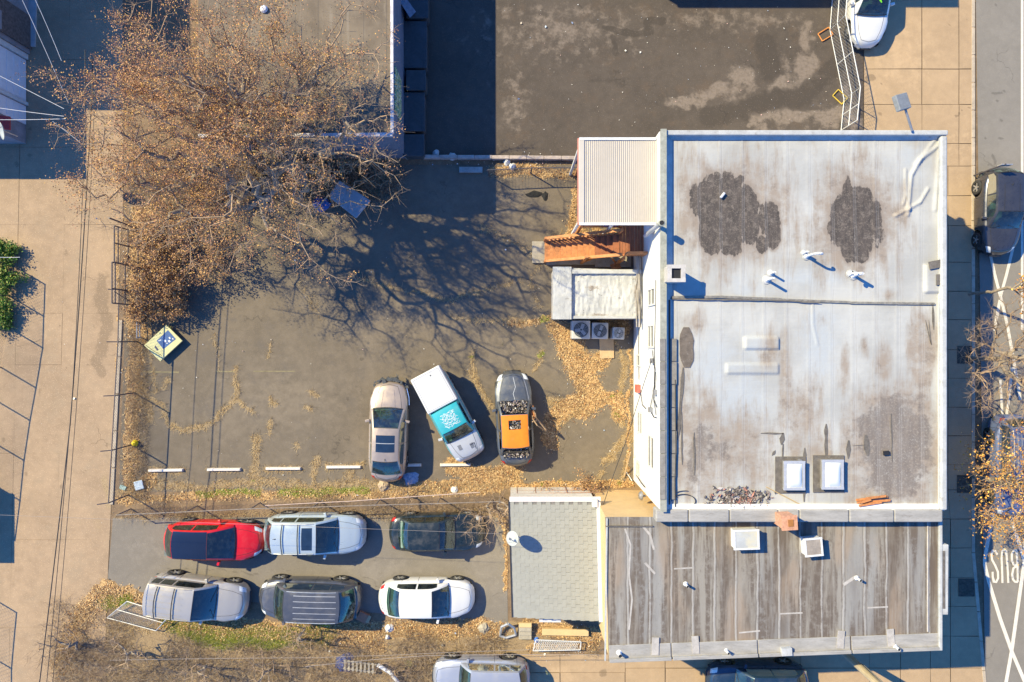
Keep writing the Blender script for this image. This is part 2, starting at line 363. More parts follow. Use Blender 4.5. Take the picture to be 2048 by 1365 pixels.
def dirt_fields(px, py):
    f = lot_fields(px, py); z = np.zeros(px.shape)
    inb = ((py > 1240) & (px < 1100)).astype(float)
    f['green'] = np.maximum(f['green'], pf(px, py, [([(215, 1208), (250, 1200)], 12), ([(345, 1240), (420, 1275), (520, 1275), (650, 1268)], 17), ([(430, 1275), (540, 1290)], 12, .8), ([(1095, 1060), (1098, 1150)], 1, .4), ([(30, 520), (35, 640)], 14), ([(820, 1330)], 12, .7)]))
    f['leaf'] = np.maximum(f['leaf'], pf(px, py, [([(120, 1330), (160, 1240), (215, 1185), (300, 1215)], 25, .9), ([(330, 1240), (640, 1262), (980, 1262)], 15), ([(560, 1270), (760, 1290)], 18, .8), ([(1050, 1250), (1190, 1270)], 14, 1), ([(1060, 1295), (1190, 1290)], 10, .9), ([(10, 500), (10, 680)], 20, .8)]))
    f['dry'] = np.maximum(f['dry'], .62 * inb); return f

def surf_mat(name, base, var, speck, spscale, grain=0.0, rough=0.9, lighter=1.45, darker=0.6, crack=False, blotch=None):
    t = NT(name); v = t.co('pos')
    n1 = t.noise(0.35, 6, 0.62); n2 = t.noise(2.6, 6, 0.65); n3 = t.noise(38, 3, 0.6)
    f = t.math('ADD', t.math('MULTIPLY', n1, 0.45), t.math('ADD', t.math('MULTIPLY', n2, 0.33), t.math('MULTIPLY', n3, 0.22)))
    c = t.mix(t.ss(f, 0.34, 0.68), mul(base, 1 - var), mul(base, 1 + var))
    if blotch: c = t.mix(t.ss(t.noise(0.8, 7, 0.7), 0.5, 0.68, 0, 0.7), c, blotch)
    c = t.mix(t.math('MULTIPLY', t.mask('light', 2.0, 1.5, 0.2, 8), t.ss(t.noise(7, 6, .7), .3, .6, .45, 1)), c, mul(base, lighter))
    c = t.mix(t.math('MULTIPLY', t.mask('dark', 3.5, 0.4, 0.08), 0.72), c, mul(base, darker))
    # aggregate
    vv = t.vor(spscale); c = t.mix(t.ss(vv, 0.12, 0.22, speck, 0), c, mul(base, 2.2))
    c = t.mix(t.ss(t.noise(70, 2, 0.5), 0.62, 0.78, 0, 0.55), c, mul(base, 0.45))
    if crack:
        w = t.n('ShaderNodeVectorMath', operation='ADD'); t.set(w.inputs[0], v)
        nz = t.n('ShaderNodeTexNoise'); t.set(nz.inputs['Vector'], v); nz.inputs['Scale'].default_value = 1.6; nz.inputs['Detail'].default_value = 6
        sc = t.n('ShaderNodeVectorMath', operation='SCALE'); t.set(sc.inputs[0], nz.outputs['Color']); sc.inputs['Scale'].default_value = 0.9
        t.set(w.inputs[1], sc.outputs[0])
        e = t.vor(0.22, w.outputs[0], 'DISTANCE_TO_EDGE'); br = t.ss(t.noise(0.5, 3, 0.5), 0.54, 0.62)
        c = t.mix(t.math('MULTIPLY', t.ss(e, 0.001, 0.006, 0.42, 0), br), c, mul(base, 0.3))
    dryn = t.noise(30, 4, 0.7)
    dcol = t.mix(t.ss(dryn, 0.35, 0.65), (0.17, 0.115, 0.06), (0.46, 0.34, 0.19))
    c = t.mix(t.math('MULTIPLY', t.mask('dry', 12, 1.15, 0.14), 0.7), c, dcol)
    ln = t.vor(17, None, 'F1', 'Color'); sep = t.n('ShaderNodeSeparateColor'); t.set(sep.inputs[0], ln)
    lcol = t.mix(sep.outputs[0], (0.20, 0.11, 0.045), (0.58, 0.38, 0.17))
    lcol = t.mix(t.ss(t.noise(1.7, 4, 0.6), 0.45, 0.65, 0, 0.6), lcol, (0.10, 0.065, 0.035))
    lm = t.mask('leaf', 7, 0.8, 0.05)
    c = t.mix(lm, c, lcol)
    gcol = t.mix(t.ss(dryn, 0.3, 0.7), (0.10, 0.13, 0.015), (0.32, 0.34, 0.06))
    c = t.mix(t.math('MULTIPLY', t.mask('green', 11, 0.8, 0.08), 0.9), c, gcol)
    h = t.math('ADD', t.math('MULTIPLY', n3, 0.5), t.math('MULTIPLY', lm, t.math('MULTIPLY', sep.outputs[1], 1.2)))
    return t.bsdf(c, rough, 0, h, 0.5, 0.02)
M_lot = surf_mat('lot_asphalt', (0.150, 0.120, 0.086), 0.24, 0.5, 22, lighter=1.28, crack=True, blotch=(0.122, 0.102, 0.082))
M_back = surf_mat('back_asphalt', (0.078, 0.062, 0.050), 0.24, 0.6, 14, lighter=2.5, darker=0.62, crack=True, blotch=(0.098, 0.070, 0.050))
M_lower = surf_mat('lower_asphalt', (0.185, 0.162, 0.135), 0.12, 0.5, 20, lighter=1.18, crack=True)
M_road = surf_mat('road_asphalt', (0.20, 0.18, 0.155), 0.12, 0.3, 20, lighter=1.15, darker=0.6, crack=True)
M_conc = surf_mat('concrete', (0.375, 0.262, 0.156), 0.14, 0.25, 24, lighter=1.2, darker=0.55)
M_alley = surf_mat('alley_concrete', (0.33, 0.232, 0.146), 0.2, 0.6, 16, lighter=1.14, darker=0.62, blotch=(0.30, 0.222, 0.145), crack=True)
M_dirt = surf_mat('dirt', (0.20, 0.135, 0.08), 0.4, 0.6, 12, lighter=1.3, blotch=(0.11, 0.08, 0.05))
M_kerb = gm('kerb_stone', (0.40, 0.33, 0.25), 0.85, 0.2, 2, coord='pos', dirt=(0.2, 0.16, 0.12))

# far ground sheet, fine dirt sheet on it
zf = dict(leaf=[0], dry=[0], green=[0], dark=[0], light=[0])
e = 320
o = mesh_np('ground', [(-e, -e, -0.03), (e, -e, -0.03), (e, e, -0.03), (-e, e, -0.03)], [(0, 1, 2, 3)], M_dirt); tag(o, kind='structure')
def sheet(name, c4px, z, res, mat, fields, zfn=None):
    o = qgrid(name, [XY(*p) for p in c4px], z, res, mat, fields=lambda a, b: fields(a, b), zf=zfn)
    return tag(o, kind='structure')
sheet('dirt_strip', [(-120, -90), (1320, -90), (1320, 1480), (-120, 1480)], 0.0, 0.11, M_dirt, dirt_fields)
sheet('parking_lot', [(262, 330), (1268, 330), (1268, 972), (238, 985)], 0.006, 0.075, M_lot, lot_fields)
sheet('back_lot', [(815, -90), (1727, -90), (1727, 318), (815, 318)], 0.010, 0.085, M_back, back_fields)
sheet('lower_lot', [(226, 1036), (1012, 1032), (1016, 1250), (214, 1178)], 0.010, 0.085, M_lower, lower_fields)
sheet('road', [(1950, -120), (2330, -120), (2330, 1500), (1972, 1500)], 0.004, 0.12, M_road, lambda a, b: dict(leaf=a * 0, dry=a * 0, green=a * 0,
      dark=pf(a, b, [([(1985, 190), (2010, 182)], 4, .8), ([(1995, 205)], 5, .9), ([(2000, 240)], 5, .8), ([(1972, 275)], 4, 1), ([(2000, 277)], 5, 1), ([(1985, 310), (1990, 330)], 4, .8), ([(1990, 10)], 5, .8), ([(2018, 105)], 3, .9), ([(1985, 118)], 3, .9)]),
      light=ell(a, b, [(2010, 60, 40, 60, .5)])))

# concrete slabs, each a piece of its setting
def slabs(parent_name, name, xs_fn, ys, mat, fields, z=0.035, gap=0.5, res=0.14):
    root = bpy.data.objects.new(parent_name, None); COL.objects.link(root); tag(root, kind='structure')
    for j in range(len(ys) - 1):
        y0, y1 = ys[j] + gap, ys[j + 1] - gap
        X0, X1 = xs_fn(y0), xs_fn(y1)
        for i in range(len(X0) - 1):
            if X0[i] is None: continue
            dz = RNG.uniform(-0.006, 0.006)
            q = [(X0[i] + gap, y0), (X0[i + 1] - gap, y0), (X1[i + 1] - gap, y1), (X1[i] + gap, y1)]
            q = [XY(a + RNG.uniform(-.4, .4), b + RNG.uniform(-.4, .4)) for a, b in q]
            o = qgrid(name, q, z + dz, res, mat, fields=fields)
            o.parent = root
    return root
lp = lambda y, a, b, y0=-100, y1=1480: a + (b - a) * (y - y0) / (y1 - y0)
slabs('alley', 'concrete_slab', lambda y: [-110, lp(y, 46, 18, 0, 1365), lp(y, 140, 108, 0, 1365), (246 if y < 450 else lp(y, 243, 224, 450, 1010) if y < 1010 else lp(y, 224, 212, 1010, 1190) if y < 1190 else 212)],
      [-110, 40, 120, 295, 450, 627, 730, 907, 1080, 1255, 1400], M_alley, alley_fields, z=0.012, gap=0.13, res=0.12)
kerbx = lambda y: 1949 if y < 1110 else lp(y, 1949, 1976, 1110, 1400)
slabs('sidewalk', 'concrete_slab', lambda y: [1727, 1843, 1917, 1948], [-110, 0, 139, 210, 288, 333], M_conc, walk_fields)
slabs('sidewalk', 'concrete_slab', lambda y: [1738, 1800, 1860, 1895 + (y > 1000) * 5, kerbx(y) - 6], [333, 392, 452, 525, 583, 640, 700, 757, 815, 872, 930, 980, 1038, 1096, 1155, 1213, 1272, 1336, 1400], M_conc, walk_fields)
slabs('driveway', 'concrete_slab', lambda y: [1250, 1330, 1460, 1600, 1738], [1200, 1268, 1336, 1400], M_conc, walk_fields)
slabs('driveway', 'concrete_slab', lambda y: [1006, 1120, 1250], [1308, 1345, 1400], M_conc, walk_fields)
def kerb(pts, step=55):
    root = bpy.data.objects.new('kerb', None); COL.objects.link(root); tag(root, kind='structure')
    for a, b in zip(pts[:-1], pts[1:]):
        d = math.hypot(b[0] - a[0], b[1] - a[1]); n = max(1, round(d / step))
        for i in range(n):
            p = [(a[0] + (b[0] - a[0]) * t, a[1] + (b[1] - a[1]) * t) for t in ((i + .01) / n, (i + .99) / n)]
            (x0, y0), (x1, y1) = [XY(*q) for q in p]
            MB().prism([(x0 - .09, y0), (x1 - .09, y1), (x1 + .07, y1), (x0 + .07, y0)], -0.02, 0.05 + RNG.uniform(0, .008)).obj('kerb_stone', M_kerb, root, bevel=0.015)
kerb([(1946, -110), (1946, 1105), (1972, 1400)])
# alley edge line along the lot
kerb([(243, 640), (224, 1010)], 80)

# ------------------------------------------------------------------ road markings
M_mark = gm('road_paint', (0.62, 0.57, 0.49), 0.7, 0.1, 6, coord='pos', dirt=(0.33, 0.29, 0.24))
rt = bpy.data.objects.new('road_marking', None); COL.objects.link(rt); tag(rt, kind='structure')
MK = [0]
def mark(pts, w=0.13, nm='painted_line'):
    MK[0] += 1
    MB().ribbon([XY(*p) for p in pts], w, 0.010 + .002 * MK[0]).obj(nm, M_mark, rt)
mark([(2044, -100), (2044, 660)], .12)
mark([(1987, 1000), (1983, 1045), (1976, 1081), (1969, 1118), (1969, 1130), (1977, 1163), (2000, 1238), (2024, 1305), (2054, 1375)], .17)
mark([(2052, 1060), (2048, 1125), (2037, 1202), (2023, 1301), (2009, 1380)], .17)
mark([(2012, 985), (2029, 1060), (2044, 1108), (2056, 1150)], .17)
mark([(2025, 498), (2013, 548), (2001, 591), (1988, 662)], .14)
mark([(1979, 505), (1989, 550), (2001, 596), (2014, 650), (2030, 740), (2040, 800)], .14)
mark([(2024, 735), (2010, 850), (1990, 1000)], .14); mark([(2000, 760), (2012, 985)], .12)
mark([(1960, 455), (1963, 480)], .13)
# the word BUS, read from the far side of the street, each letter a painted ribbon
def letter(pts, w=0.10):
    MK[0] += 1
    MB().ribbon([XY(*p) for p in pts], w, 0.010 + .002 * MK[0]).obj('painted_letter', M_mark, rt)
Z = lambda x, y: (1900 + x / 3.96, 1020 + y / 3.96)
letter([Z(372, 355), Z(355, 325), Z(335, 322), Z(325, 350), Z(330, 395), Z(355, 440), Z(376, 490), Z(378, 540), Z(362, 572), Z(345, 568), Z(335, 530), Z(334, 490)])
letter([Z(412, 578), Z(410, 500), Z(405, 380), Z(410, 325), Z(425, 312), Z(440, 325), Z(448, 400), Z(455, 500), Z(458, 578)])
letter([Z(522, 318), Z(528, 400), Z(532, 480), Z(532, 570)])
letter([Z(528, 318), Z(500, 322), Z(485, 350), Z(486, 400), Z(500, 432), Z(528, 438)])
letter([Z(526, 440), Z(498, 462), Z(488, 510), Z(495, 550), Z(510, 568), Z(534, 570)])
# yellow stall lines worn into the lot
M_yel = gm('worn_yellow', (0.21, 0.175, 0.095), 0.9, 0.3, 5, coord='pos', dirt=(0.15, 0.12, 0.086))
MB().ribbon([XY(285, 744), XY(358, 745)], 0.07, 0.0075).obj('stall_line', M_yel, rt)
MB().ribbon([XY(432, 743), XY(470, 744)], 0.06, 0.0075).obj('stall_line', M_yel, rt)
MB().ribbon([XY(507, 743), XY(590, 743)], 0.05, 0.0075).obj('stall_line', M_yel, rt)
# tree pits in the sidewalk
M_soil = gm('pit_soil', (0.07, 0.06, 0.045), 0.95, 0.5, 9, coord='pos', dirt=(0.2, 0.14, 0.08))
for cx, cy in ((1932, 1175), (1929, 710), (1929, 968)):
    x, y = XY(cx, cy); o = MB().prism([(x - .38, y - .42), (x + .38, y - .42), (x + .38, y + .42), (x - .38, y + .42)], 0.0, 0.052).obj('tree_pit', M_soil); tag(o, kind='structure')

# ------------------------------------------------------------------ loose cover: leaves, straw, litter
def rand_in(n, x0, x1, y0, y1): return RNG.uniform(x0, x1, n), RNG.uniform(y0, y1, n)
def leaf_mat(name, cols, rough=0.8):
    t = NT(name); g = t.n('ShaderNodeNewGeometry').outputs['Random Per Island']
    r = t.n('ShaderNodeValToRGB'); r.color_ramp.interpolation = 'CONSTANT'; t.set(r.inputs[0], g)
    for i, c in enumerate(cols):
        p = i / len(cols)
        el = r.color_ramp.elements[i] if i < 2 else r.color_ramp.elements.new(p)
        el.position = p; el.color = (*c, 1)
    b = t.n('ShaderNodeBsdfPrincipled'); t.set(b.inputs['Base Color'], r.outputs[0]); b.inputs['Roughness'].default_value = rough
    t.t.links.new(b.outputs[0], t.out.inputs[0]); return t.m
M_leafgr = leaf_mat('leaf_litter', [(0.46, 0.23, 0.08), (0.60, 0.38, 0.16), (0.32, 0.15, 0.06), (0.70, 0.50, 0.26), (0.52, 0.34, 0.16), (0.22, 0.12, 0.06), (0.62, 0.45, 0.24), (0.40, 0.27, 0.13)])
M_straw = leaf_mat('dry_straw', [(0.58, 0.43, 0.22), (0.70, 0.52, 0.28), (0.44, 0.31, 0.15), (0.34, 0.22, 0.10)])
M_green = leaf_mat('green_weeds', [(0.18, 0.24, 0.02), (0.32, 0.36, 0.04), (0.42, 0.38, 0.08), (0.10, 0.15, 0.02)])
def scatter(fieldfn, key, n, box, thr, pw=1.0):
    px, py = rand_in(n, *box); f = fieldfn(px, py)[key]; k = f > thr + RNG.normal(0, .12, n)
    return px[k], py[k]
P = []
for fn, bx, n in ((lot_fields, (235, 1268, 300, 1010), 230000), (lower_fields, (212, 1016, 1030, 1290), 70000), (dirt_fields, (100, 1200, 1240, 1400), 45000), (dirt_fields, (100, 240, 1170, 1260), 9000)):
    P.append(np.stack(scatter(fn, 'leaf', n, bx, 0.5), 1))
P = np.concatenate(P); C = np.stack([(P[:, 0] - 1024) / S, (682.5 - P[:, 1]) / S, RNG.uniform(0.012, 0.06, len(P))], 1)
V, F = quads(C, RNG.choice([.035, .05, .07, .09], len(C), p=[.35, .35, .2, .1]), 0.55, 0.7); tag(mesh_np('leaf_litter', V, F, M_leafgr), 'orange brown fallen leaves piled on the cracked asphalt', 'fallen leaves', kind='stuff')
def straw(name, fn, key, n, box, thr, length, mat, lab, cat):
    px, py = scatter(fn, key, n, box, thr); N = len(px)
    p0 = np.stack([(px - 1024) / S, (682.5 - py) / S, np.full(N, 0.008)], 1)
    a = RNG.uniform(0, 2 * np.pi, N); L = RNG.uniform(.5, 1.3, N) * length
    p1 = p0 + np.stack([np.cos(a) * L, np.sin(a) * L, RNG.uniform(.02, .5, N) * L], 1)
    V, F = segs(p0, p1, 0.007, 0.002, 3); tag(mesh_np(name, V, F, mat), lab, cat, kind='stuff')
straw('dry_grass', lot_fields, 'dry', 150000, (235, 1268, 300, 1010), 0.46, 0.20, M_straw, 'pale dry grass growing out of the cracks in the parking lot', 'dry grass')
straw('weeds', lot_fields, 'green', 90000, (235, 1268, 600, 1010), 0.5, 0.12, M_green, 'green weeds along the edge of the parking lot and in its cracks', 'weeds')
straw('grass', dirt_fields, 'green', 60000, (100, 1200, 1190, 1300), 0.42, 0.15, M_green, 'green grass patches beside the lower parking lot', 'grass')
straw('straw_grass', lower_fields, 'dry', 30000, (212, 1016, 1015, 1290), 0.5, 0.2, M_straw, 'dry straw along the edges of the lower parking lot', 'dry grass')
# specks of litter
M_lit = leaf_mat('litter_paper', [(0.75, 0.74, 0.72), (0.6, 0.58, 0.55), (0.35, 0.42, 0.55), (0.8, 0.78, 0.7), (0.5, 0.42, 0.34), (0.7, 0.45, 0.42)])
L_ = []
for bx, n in (((1000, 1700, 10, 315), 170), ((1460, 1720, 20, 250), 50), ((300, 1260, 460, 960), 150), ((240, 300, 480, 1000), 60), ((1110, 1260, 600, 960), 60), ((240, 1260, 960, 1010), 60), ((640, 1180, 1240, 1330), 140), ((850, 1155, 305, 335), 60), ((1065, 1190, 1270, 1310), 60), ((60, 240, 380, 1340), 25)):
    a, b = rand_in(n, *bx); L_.append(np.stack([a, b], 1))
L_ = np.concatenate(L_); C = np.stack([(L_[:, 0] - 1024) / S, (682.5 - L_[:, 1]) / S, np.full(len(L_), 0.055)], 1)
V, F = quads(C, RNG.choice([0.025, 0.035, 0.055, 0.11], len(L_), p=[.5, .3, .16, .04]), 0.8, 0.8)
tag(mesh_np('paper_litter', V, F, M_lit), 'pale scraps of paper litter strewn over the lots', 'litter', kind='stuff')

# parking bumpers
M_bump = gm('bumper_concrete', (0.62, 0.57, 0.52), 0.85, 0.12, 5, dirt=(0.32, 0.27, 0.22))
bl = ['white concrete parking bumper nearest the alley fence', 'white concrete parking bumper second from the alley fence', 'white concrete parking bumper third from the alley fence',
      'white concrete parking bumper just left of the gold sedan', 'white concrete parking bumper behind the gold sedan in its shadow', 'white concrete parking bumper half buried in leaves under the pickup nose']
for (x0, x1, y), lb in zip(((298, 368, 941), (415, 483, 939.5), (532, 603, 937.5), (653, 723, 934.5), (790, 843, 931), (880, 942, 930)), bl):
    ax, ay = XY(x0, y); bx, by = XY(x1, y - .8); b = MB(); L = math.hypot(bx - ax, by - ay)
    b.add([(-L / 2, -.075, 0), (L / 2, -.075, 0), (L / 2, .075, 0), (-L / 2, .075, 0), (-L / 2 + .03, -.05, .13), (L / 2 - .03, -.05, .13), (L / 2 - .03, .05, .13), (-L / 2 + .03, .05, .13)],
          [(0, 3, 2, 1), (4, 5, 6, 7), (0, 1, 5, 4), (1, 2, 6, 5), (2, 3, 7, 6), (3, 0, 4, 7)])
    o = b.obj('parking_bumper', M_bump, local=True, bevel=0.012); o.location = ((ax + bx) / 2, (ay + by) / 2, 0.01)
    o.rotation_euler.z = math.atan2(by - ay, bx - ax) + RNG.uniform(-.01, .01); tag(o, lb, 'parking bumper', 'parking bumpers at the foot of the lot')
# ------------------------------------------------------------------ MAIN BUILDING (white membrane roof)
def rxy(px, py, h): g = G(px, py, h); return (g[0], g[1])
M_wallw = gm('white_stucco', (0.70, 0.69, 0.66), 0.85, 0.08, 1.4, coord='pos', dirt=(0.42, 0.38, 0.33), bump=0.5)
M_cap = gm('parapet_cap', (0.30, 0.30, 0.25), 0.8, 0.25, 5, coord='pos', dirt=(0.15, 0.15, 0.12))
M_memb_trim = gm('membrane_trim', (0.40, 0.40, 0.39), 0.7, 0.18, 2, coord='pos', dirt=(0.24, 0.215, 0.185))
M_tar = gm('roof_tar', (0.12, 0.105, 0.09), 0.8, 0.3, 5, coord='pos', dirt=(0.24, 0.22, 0.2))
M_black = gm('dark_opening', (0.012, 0.012, 0.014), 0.7, 0.1, 3)
M_win = gm('window_pane', (0.05, 0.055, 0.06), 0.12, 0.2, 2, bump=0)
M_frame = gm('window_frame', (0.62, 0.60, 0.55), 0.6, 0.1, 4)
M_metal = gm('grey_metal', (0.30, 0.30, 0.31), 0.5, 0.15, 6, metal=0.6)
M_galv = gm('galvanised', (0.45, 0.45, 0.45), 0.45, 0.15, 8, metal=0.5)
M_cable = gm('black_cable', (0.03, 0.028, 0.03), 0.6, 0.2, 5)
M_wire = gm('pale_wire', (0.55, 0.55, 0.58), 0.5, 0.1, 5)
RZ = 5.72
def roof_main(px, py):
    dark = ell(px, py, [(1405, 400, 28, 38), (1432, 410, 40, 62), (1460, 425, 30, 72), (1425, 465, 30, 45), (1465, 470, 22, 44), (1490, 415, 26, 44), (1500, 450, 20, 38), (1538, 440, 22, 36), (1546, 468, 16, 30), (1525, 490, 12, 18),
        (1696, 395, 12, 40), (1715, 410, 38, 36), (1685, 430, 26, 40), (1712, 460, 54, 46), (1745, 440, 20, 44), (1705, 495, 24, 30), (1722, 510, 16, 16), (1668, 458, 14, 22)])
    dark = np.maximum(dark, .97 * pf(px, py, [([(1452, 350), (1452, 505)], 7), ([(1435, 352), (1425, 500)], 8), ([(1478, 360), (1478, 500)], 8)]))
    dark *= np.where(np.abs(((px - 1024) / 44.0) % 1 - .45) < .05, 0.86, 1.0)
    halo = ell(px, py, [(1470, 430, 135, 120, .95), (1712, 440, 100, 120, .95), (1430, 350, 60, 25, .8), (1535, 390, 40, 60, .8), (1800, 430, 24, 60, .7), (1545, 560, 25, 20, .6), (1640, 480, 20, 60, .6), (1775, 590, 40, 20, .6),
        (1400, 900, 60, 120, .95), (1360, 820, 20, 180, .8), (1480, 880, 60, 80, .75), (1570, 730, 16, 110, .8), (1620, 800, 20, 80, .7), (1845, 700, 30, 80, 1.05), (1845, 760, 20, 60, .9), (1768, 730, 24, 50, .8),
        (1730, 690, 12, 40, .7), (1690, 750, 14, 70, .75), (1790, 900, 120, 140, 1.0), (1460, 900, 130, 90, .78), (1600, 830, 60, 90, .72), (1540, 700, 30, 60, .7), (1390, 640, 40, 40, .7), (1640, 900, 40, 40, .75), (1590, 890, 30, 60, .75), (1420, 990, 60, 20, .6), (1520, 940, 60, 60, .65), (1645, 640, 30, 30, .5)])
    mott = ell(px, py, [(1790, 890, 62, 92, 1.0), (1780, 840, 45, 50, .95), (1840, 880, 26, 80, .85), (1740, 860, 36, 40, .85), (1790, 960, 60, 40, .9), (1405, 890, 26, 60, .75), (1385, 930, 16, 60, .75), (1440, 900, 30, 30, .65), (1660, 935, 10, 10, .5)])
    blue = ell(px, py, [(1480, 800, 60, 60, .8), (1430, 720, 80, 90, .7), (1640, 680, 40, 90, .8), (1600, 560, 160, 30, .6), (1500, 580, 80, 30, .6), (1820, 320, 50, 50, .6), (1700, 960, 30, 40, .6), (1500, 700, 60, 30, .6)])
    return dict(dark=dark, halo=halo, mott=mott, blue=blue)
def roof_z(px, py):
    z = np.zeros(px.shape)
    # wrinkled membrane lumps and creases
    def lump(x0, y0, x1, y1, h):
        e = 3.0
        a = np.clip(np.minimum(px - x0, x1 - px) / e + .5, 0, 1) * np.clip(np.minimum(py - y0, y1 - py) / e + .5, 0, 1)
        return h * a
    z = np.maximum(z, lump(1488, 675, 1557, 699, .10)); z = np.maximum(z, lump(1452, 728, 1557, 748, .07)); z = np.maximum(z, lump(1848, 530, 1880, 586, .12))
    for pts, h, w in (([(1885, 285), (1840, 320), (1822, 352), (1815, 430)], .10, 5), ([(1875, 272), (1855, 300), (1830, 330)], .06, 4), ([(1856, 378), (1840, 405), (1810, 422), (1790, 432)], .09, 4), ([(1811, 340), (1812, 392), (1806, 410)], .07, 3),
                      ([(1335, 300), (1880, 283)], .0, 4), ([(1880, 300), (1870, 420)], .06, 6), ([(1625, 605), (1626, 650), (1635, 690)], .03, 3)):
        z = z + h * np.clip(1 - dpoly(px, py, pts) / w, 0, 1)
    z = z + 0.03 * np.clip(1 - np.abs(((px - 1024) / 44.2 + .1) % 1 - .5) * 2 * 10, 0, 1) * 0.4
    return z
t = NT('white_membrane'); v = t.co('pos'); st = t.scaled(v, (3.0, 0.5, 1.0)); st2 = t.scaled(v, (9.0, 1.2, 1.0)); stx = t.scaled(v, (0.5, 3.2, 1.0))
c = t.mix(t.ss(t.noise(0.5, 5, 0.6), 0.35, 0.65), (0.34, 0.335, 0.315), (0.425, 0.42, 0.395))
c = t.mix(t.math('MULTIPLY', t.mask('blue', 1.5, 0.8, 0.2), 0.8), c, (0.38, 0.40, 0.41))
c = t.mix(t.ss(t.noise(1.0, 6, 0.7, st), 0.52, 0.70, 0, 0.42), c, (0.32, 0.275, 0.225))
hm = t.math('MULTIPLY', t.mask('halo', 1.0, 0.8, 0.16, vec=st), t.ss(t.noise(1.6, 6, 0.72), 0.3, 0.62, 0.35, 1.0))
c = t.mix(t.math('MULTIPLY', hm, 0.9), c, (0.27, 0.215, 0.165)); c = t.mix(t.math('MULTIPLY', t.math('MULTIPLY', hm, t.ss(t.noise(2.2, 7, .75), .5, .66)), .6), c, (.17, .14, .115))
mm = t.math('MULTIPLY', t.mask('mott', 3.0, 1.0, 0.1, 8), t.ss(t.noise(1.1, 5, 0.6, st), 0.3, 0.6, 0.5, 1))
mm = t.math('MULTIPLY', mm, t.ss(t.noise(14, 5, 0.75), 0.36, 0.5, 0.25, 1))
c = t.mix(t.math('MULTIPLY', mm, 0.9), c, (0.155, 0.13, 0.11))
ring = t.math('MULTIPLY', t.mask('dark', 2.0, 0.42, 0.10, 7, t.scaled(v, (2.2, 1.1, 1.0)), thr=.40), .75); c = t.mix(ring, c, (.235, .19, .15))
dk = t.mask('dark', 2.0, 0.42, 0.02, 7, t.scaled(v, (2.2, 1.1, 1.0)))
dcol = t.mix(t.ss(t.noise(3, 5, 0.7, st), 0.35, 0.65), (0.046, 0.037, 0.029), (0.085, 0.067, 0.054))
dk = t.math('MULTIPLY', dk, t.math('MULTIPLY', t.ss(t.noise(20, 5, 0.8), 0.36, 0.46, 0.3, 1), t.ss(t.noise(3.5, 5, .75), .36, .5, .62, 1)))
c = t.mix(t.math('MULTIPLY', dk, 0.97), c, dcol)
c = t.mix(t.ss(t.noise(55, 3, 0.6), 0.66, 0.76, 0, 0.7), c, (0.16, 0.14, 0.12))
# welded seams between membrane sheets
sx = t.n('ShaderNodeSeparateXYZ'); t.set(sx.inputs[0], v)
fr = t.math('ABSOLUTE', t.math('SUBTRACT', t.math('FRACT', t.math('ADD', t.math('MULTIPLY', sx.outputs[0], 1 / 0.88), t.math('MULTIPLY', t.noise(0.4, 2, 0.5), 0.25))), 0.5))
c = t.mix(t.ss(fr, 0.0, 0.022, 0.22, 0), c, (0.24, 0.22, 0.2)); c = t.mix(t.ss(t.math('ABSOLUTE', t.math('SUBTRACT', fr, 0.05)), 0.0, 0.015, 0.2, 0), c, (0.55, 0.56, 0.58))
M_memb = t.bsdf(c, 0.62, 0, t.math('ADD', t.noise(2.2, 5, 0.6, stx), t.math('MULTIPLY', t.noise(9, 4, 0.6), .5)), 0.35, 0.03)

# world extents
x0, yb = rxy(1318, 1013, 5.9); x1, yt = rxy(1893, 262, 5.9); x0 = 5.79
ym0 = -6.62; mb = thing('flat_roofed_building', 'white flat roofed building with two stained membrane roof sections and white rear wall', 'building', ((x0 + x1) / 2, (ym0 + yt) / 2, 0))
b = MB(); b.box((x0 + .11, (ym0 + yt) / 2, 2.9), (.22, yt - ym0, 5.8)); b.obj('rear_wall', M_wallw, mb)
b = MB(); b.box(((x0 + x1) / 2 + .1, yt - .11, 2.9), (x1 - x0 - .24, .22, 5.8)); b.box((x1 - .11, (ym0 + yt) / 2 - .11, 2.9), (.22, yt - ym0 - .23, 5.8)); b.box(((x0 + x1) / 2 , ym0 + .11, 2.9), (x1 - x0 - .46, .22, 5.8)); b.obj('wall', M_wallw, mb)
def RM(px, py): return rxy(px, py, RZ)
roof = qgrid('roof', [RM(1322, 272), RM(1892, 266), RM(1889, 1022), RM(1320, 1024)], RZ, 0.055, M_memb, mb, fields=roof_main, smooth=True, zf=roof_z)
# parapets
yS = ym0
b = MB(); b.box((x0 + .10, (yS + yt) / 2, 5.925), (.2, yt - yS, .25)); w_p = b.obj('parapet', M_memb_trim, mb, bevel=.03)
b = MB(); b.box((x0 + .10, (yS + yt) / 2, 6.07), (.235, yt - yS + .04, .035)); b.obj('parapet_cap', M_cap, mb)
b = MB(); b.box(((x0 + x1) / 2 + .11, yt - .10, 5.90), (x1 - x0 - .22, .2, .22)); b.obj('parapet', M_memb_trim, mb, bevel=.04)
b = MB(); b.box((x1 - .13, (yS + yt) / 2 - .1, 5.87), (.26, yt - yS - .22, .22)); b.obj('parapet', M_memb_trim, mb, bevel=.07, seg=3)
# cant strips
b = MB(); b.add([(x0 + .2, yS, 5.93), (x0 + .2, yt - .2, 5.93), (x0 + .52, yt - .2, RZ + .03), (x0 + .52, yS, RZ + .03)], [(0, 1, 2, 3)]); b.add([(x0 + .2, yt - .2, 5.84), (x1 - .3, yt - .2, 5.84), (x1 - .3, yt - .32, RZ + .03), (x0 + .2, yt - .32, RZ + .03)], [(3, 2, 1, 0)])
b.obj('cant_strip', M_memb_trim, mb)
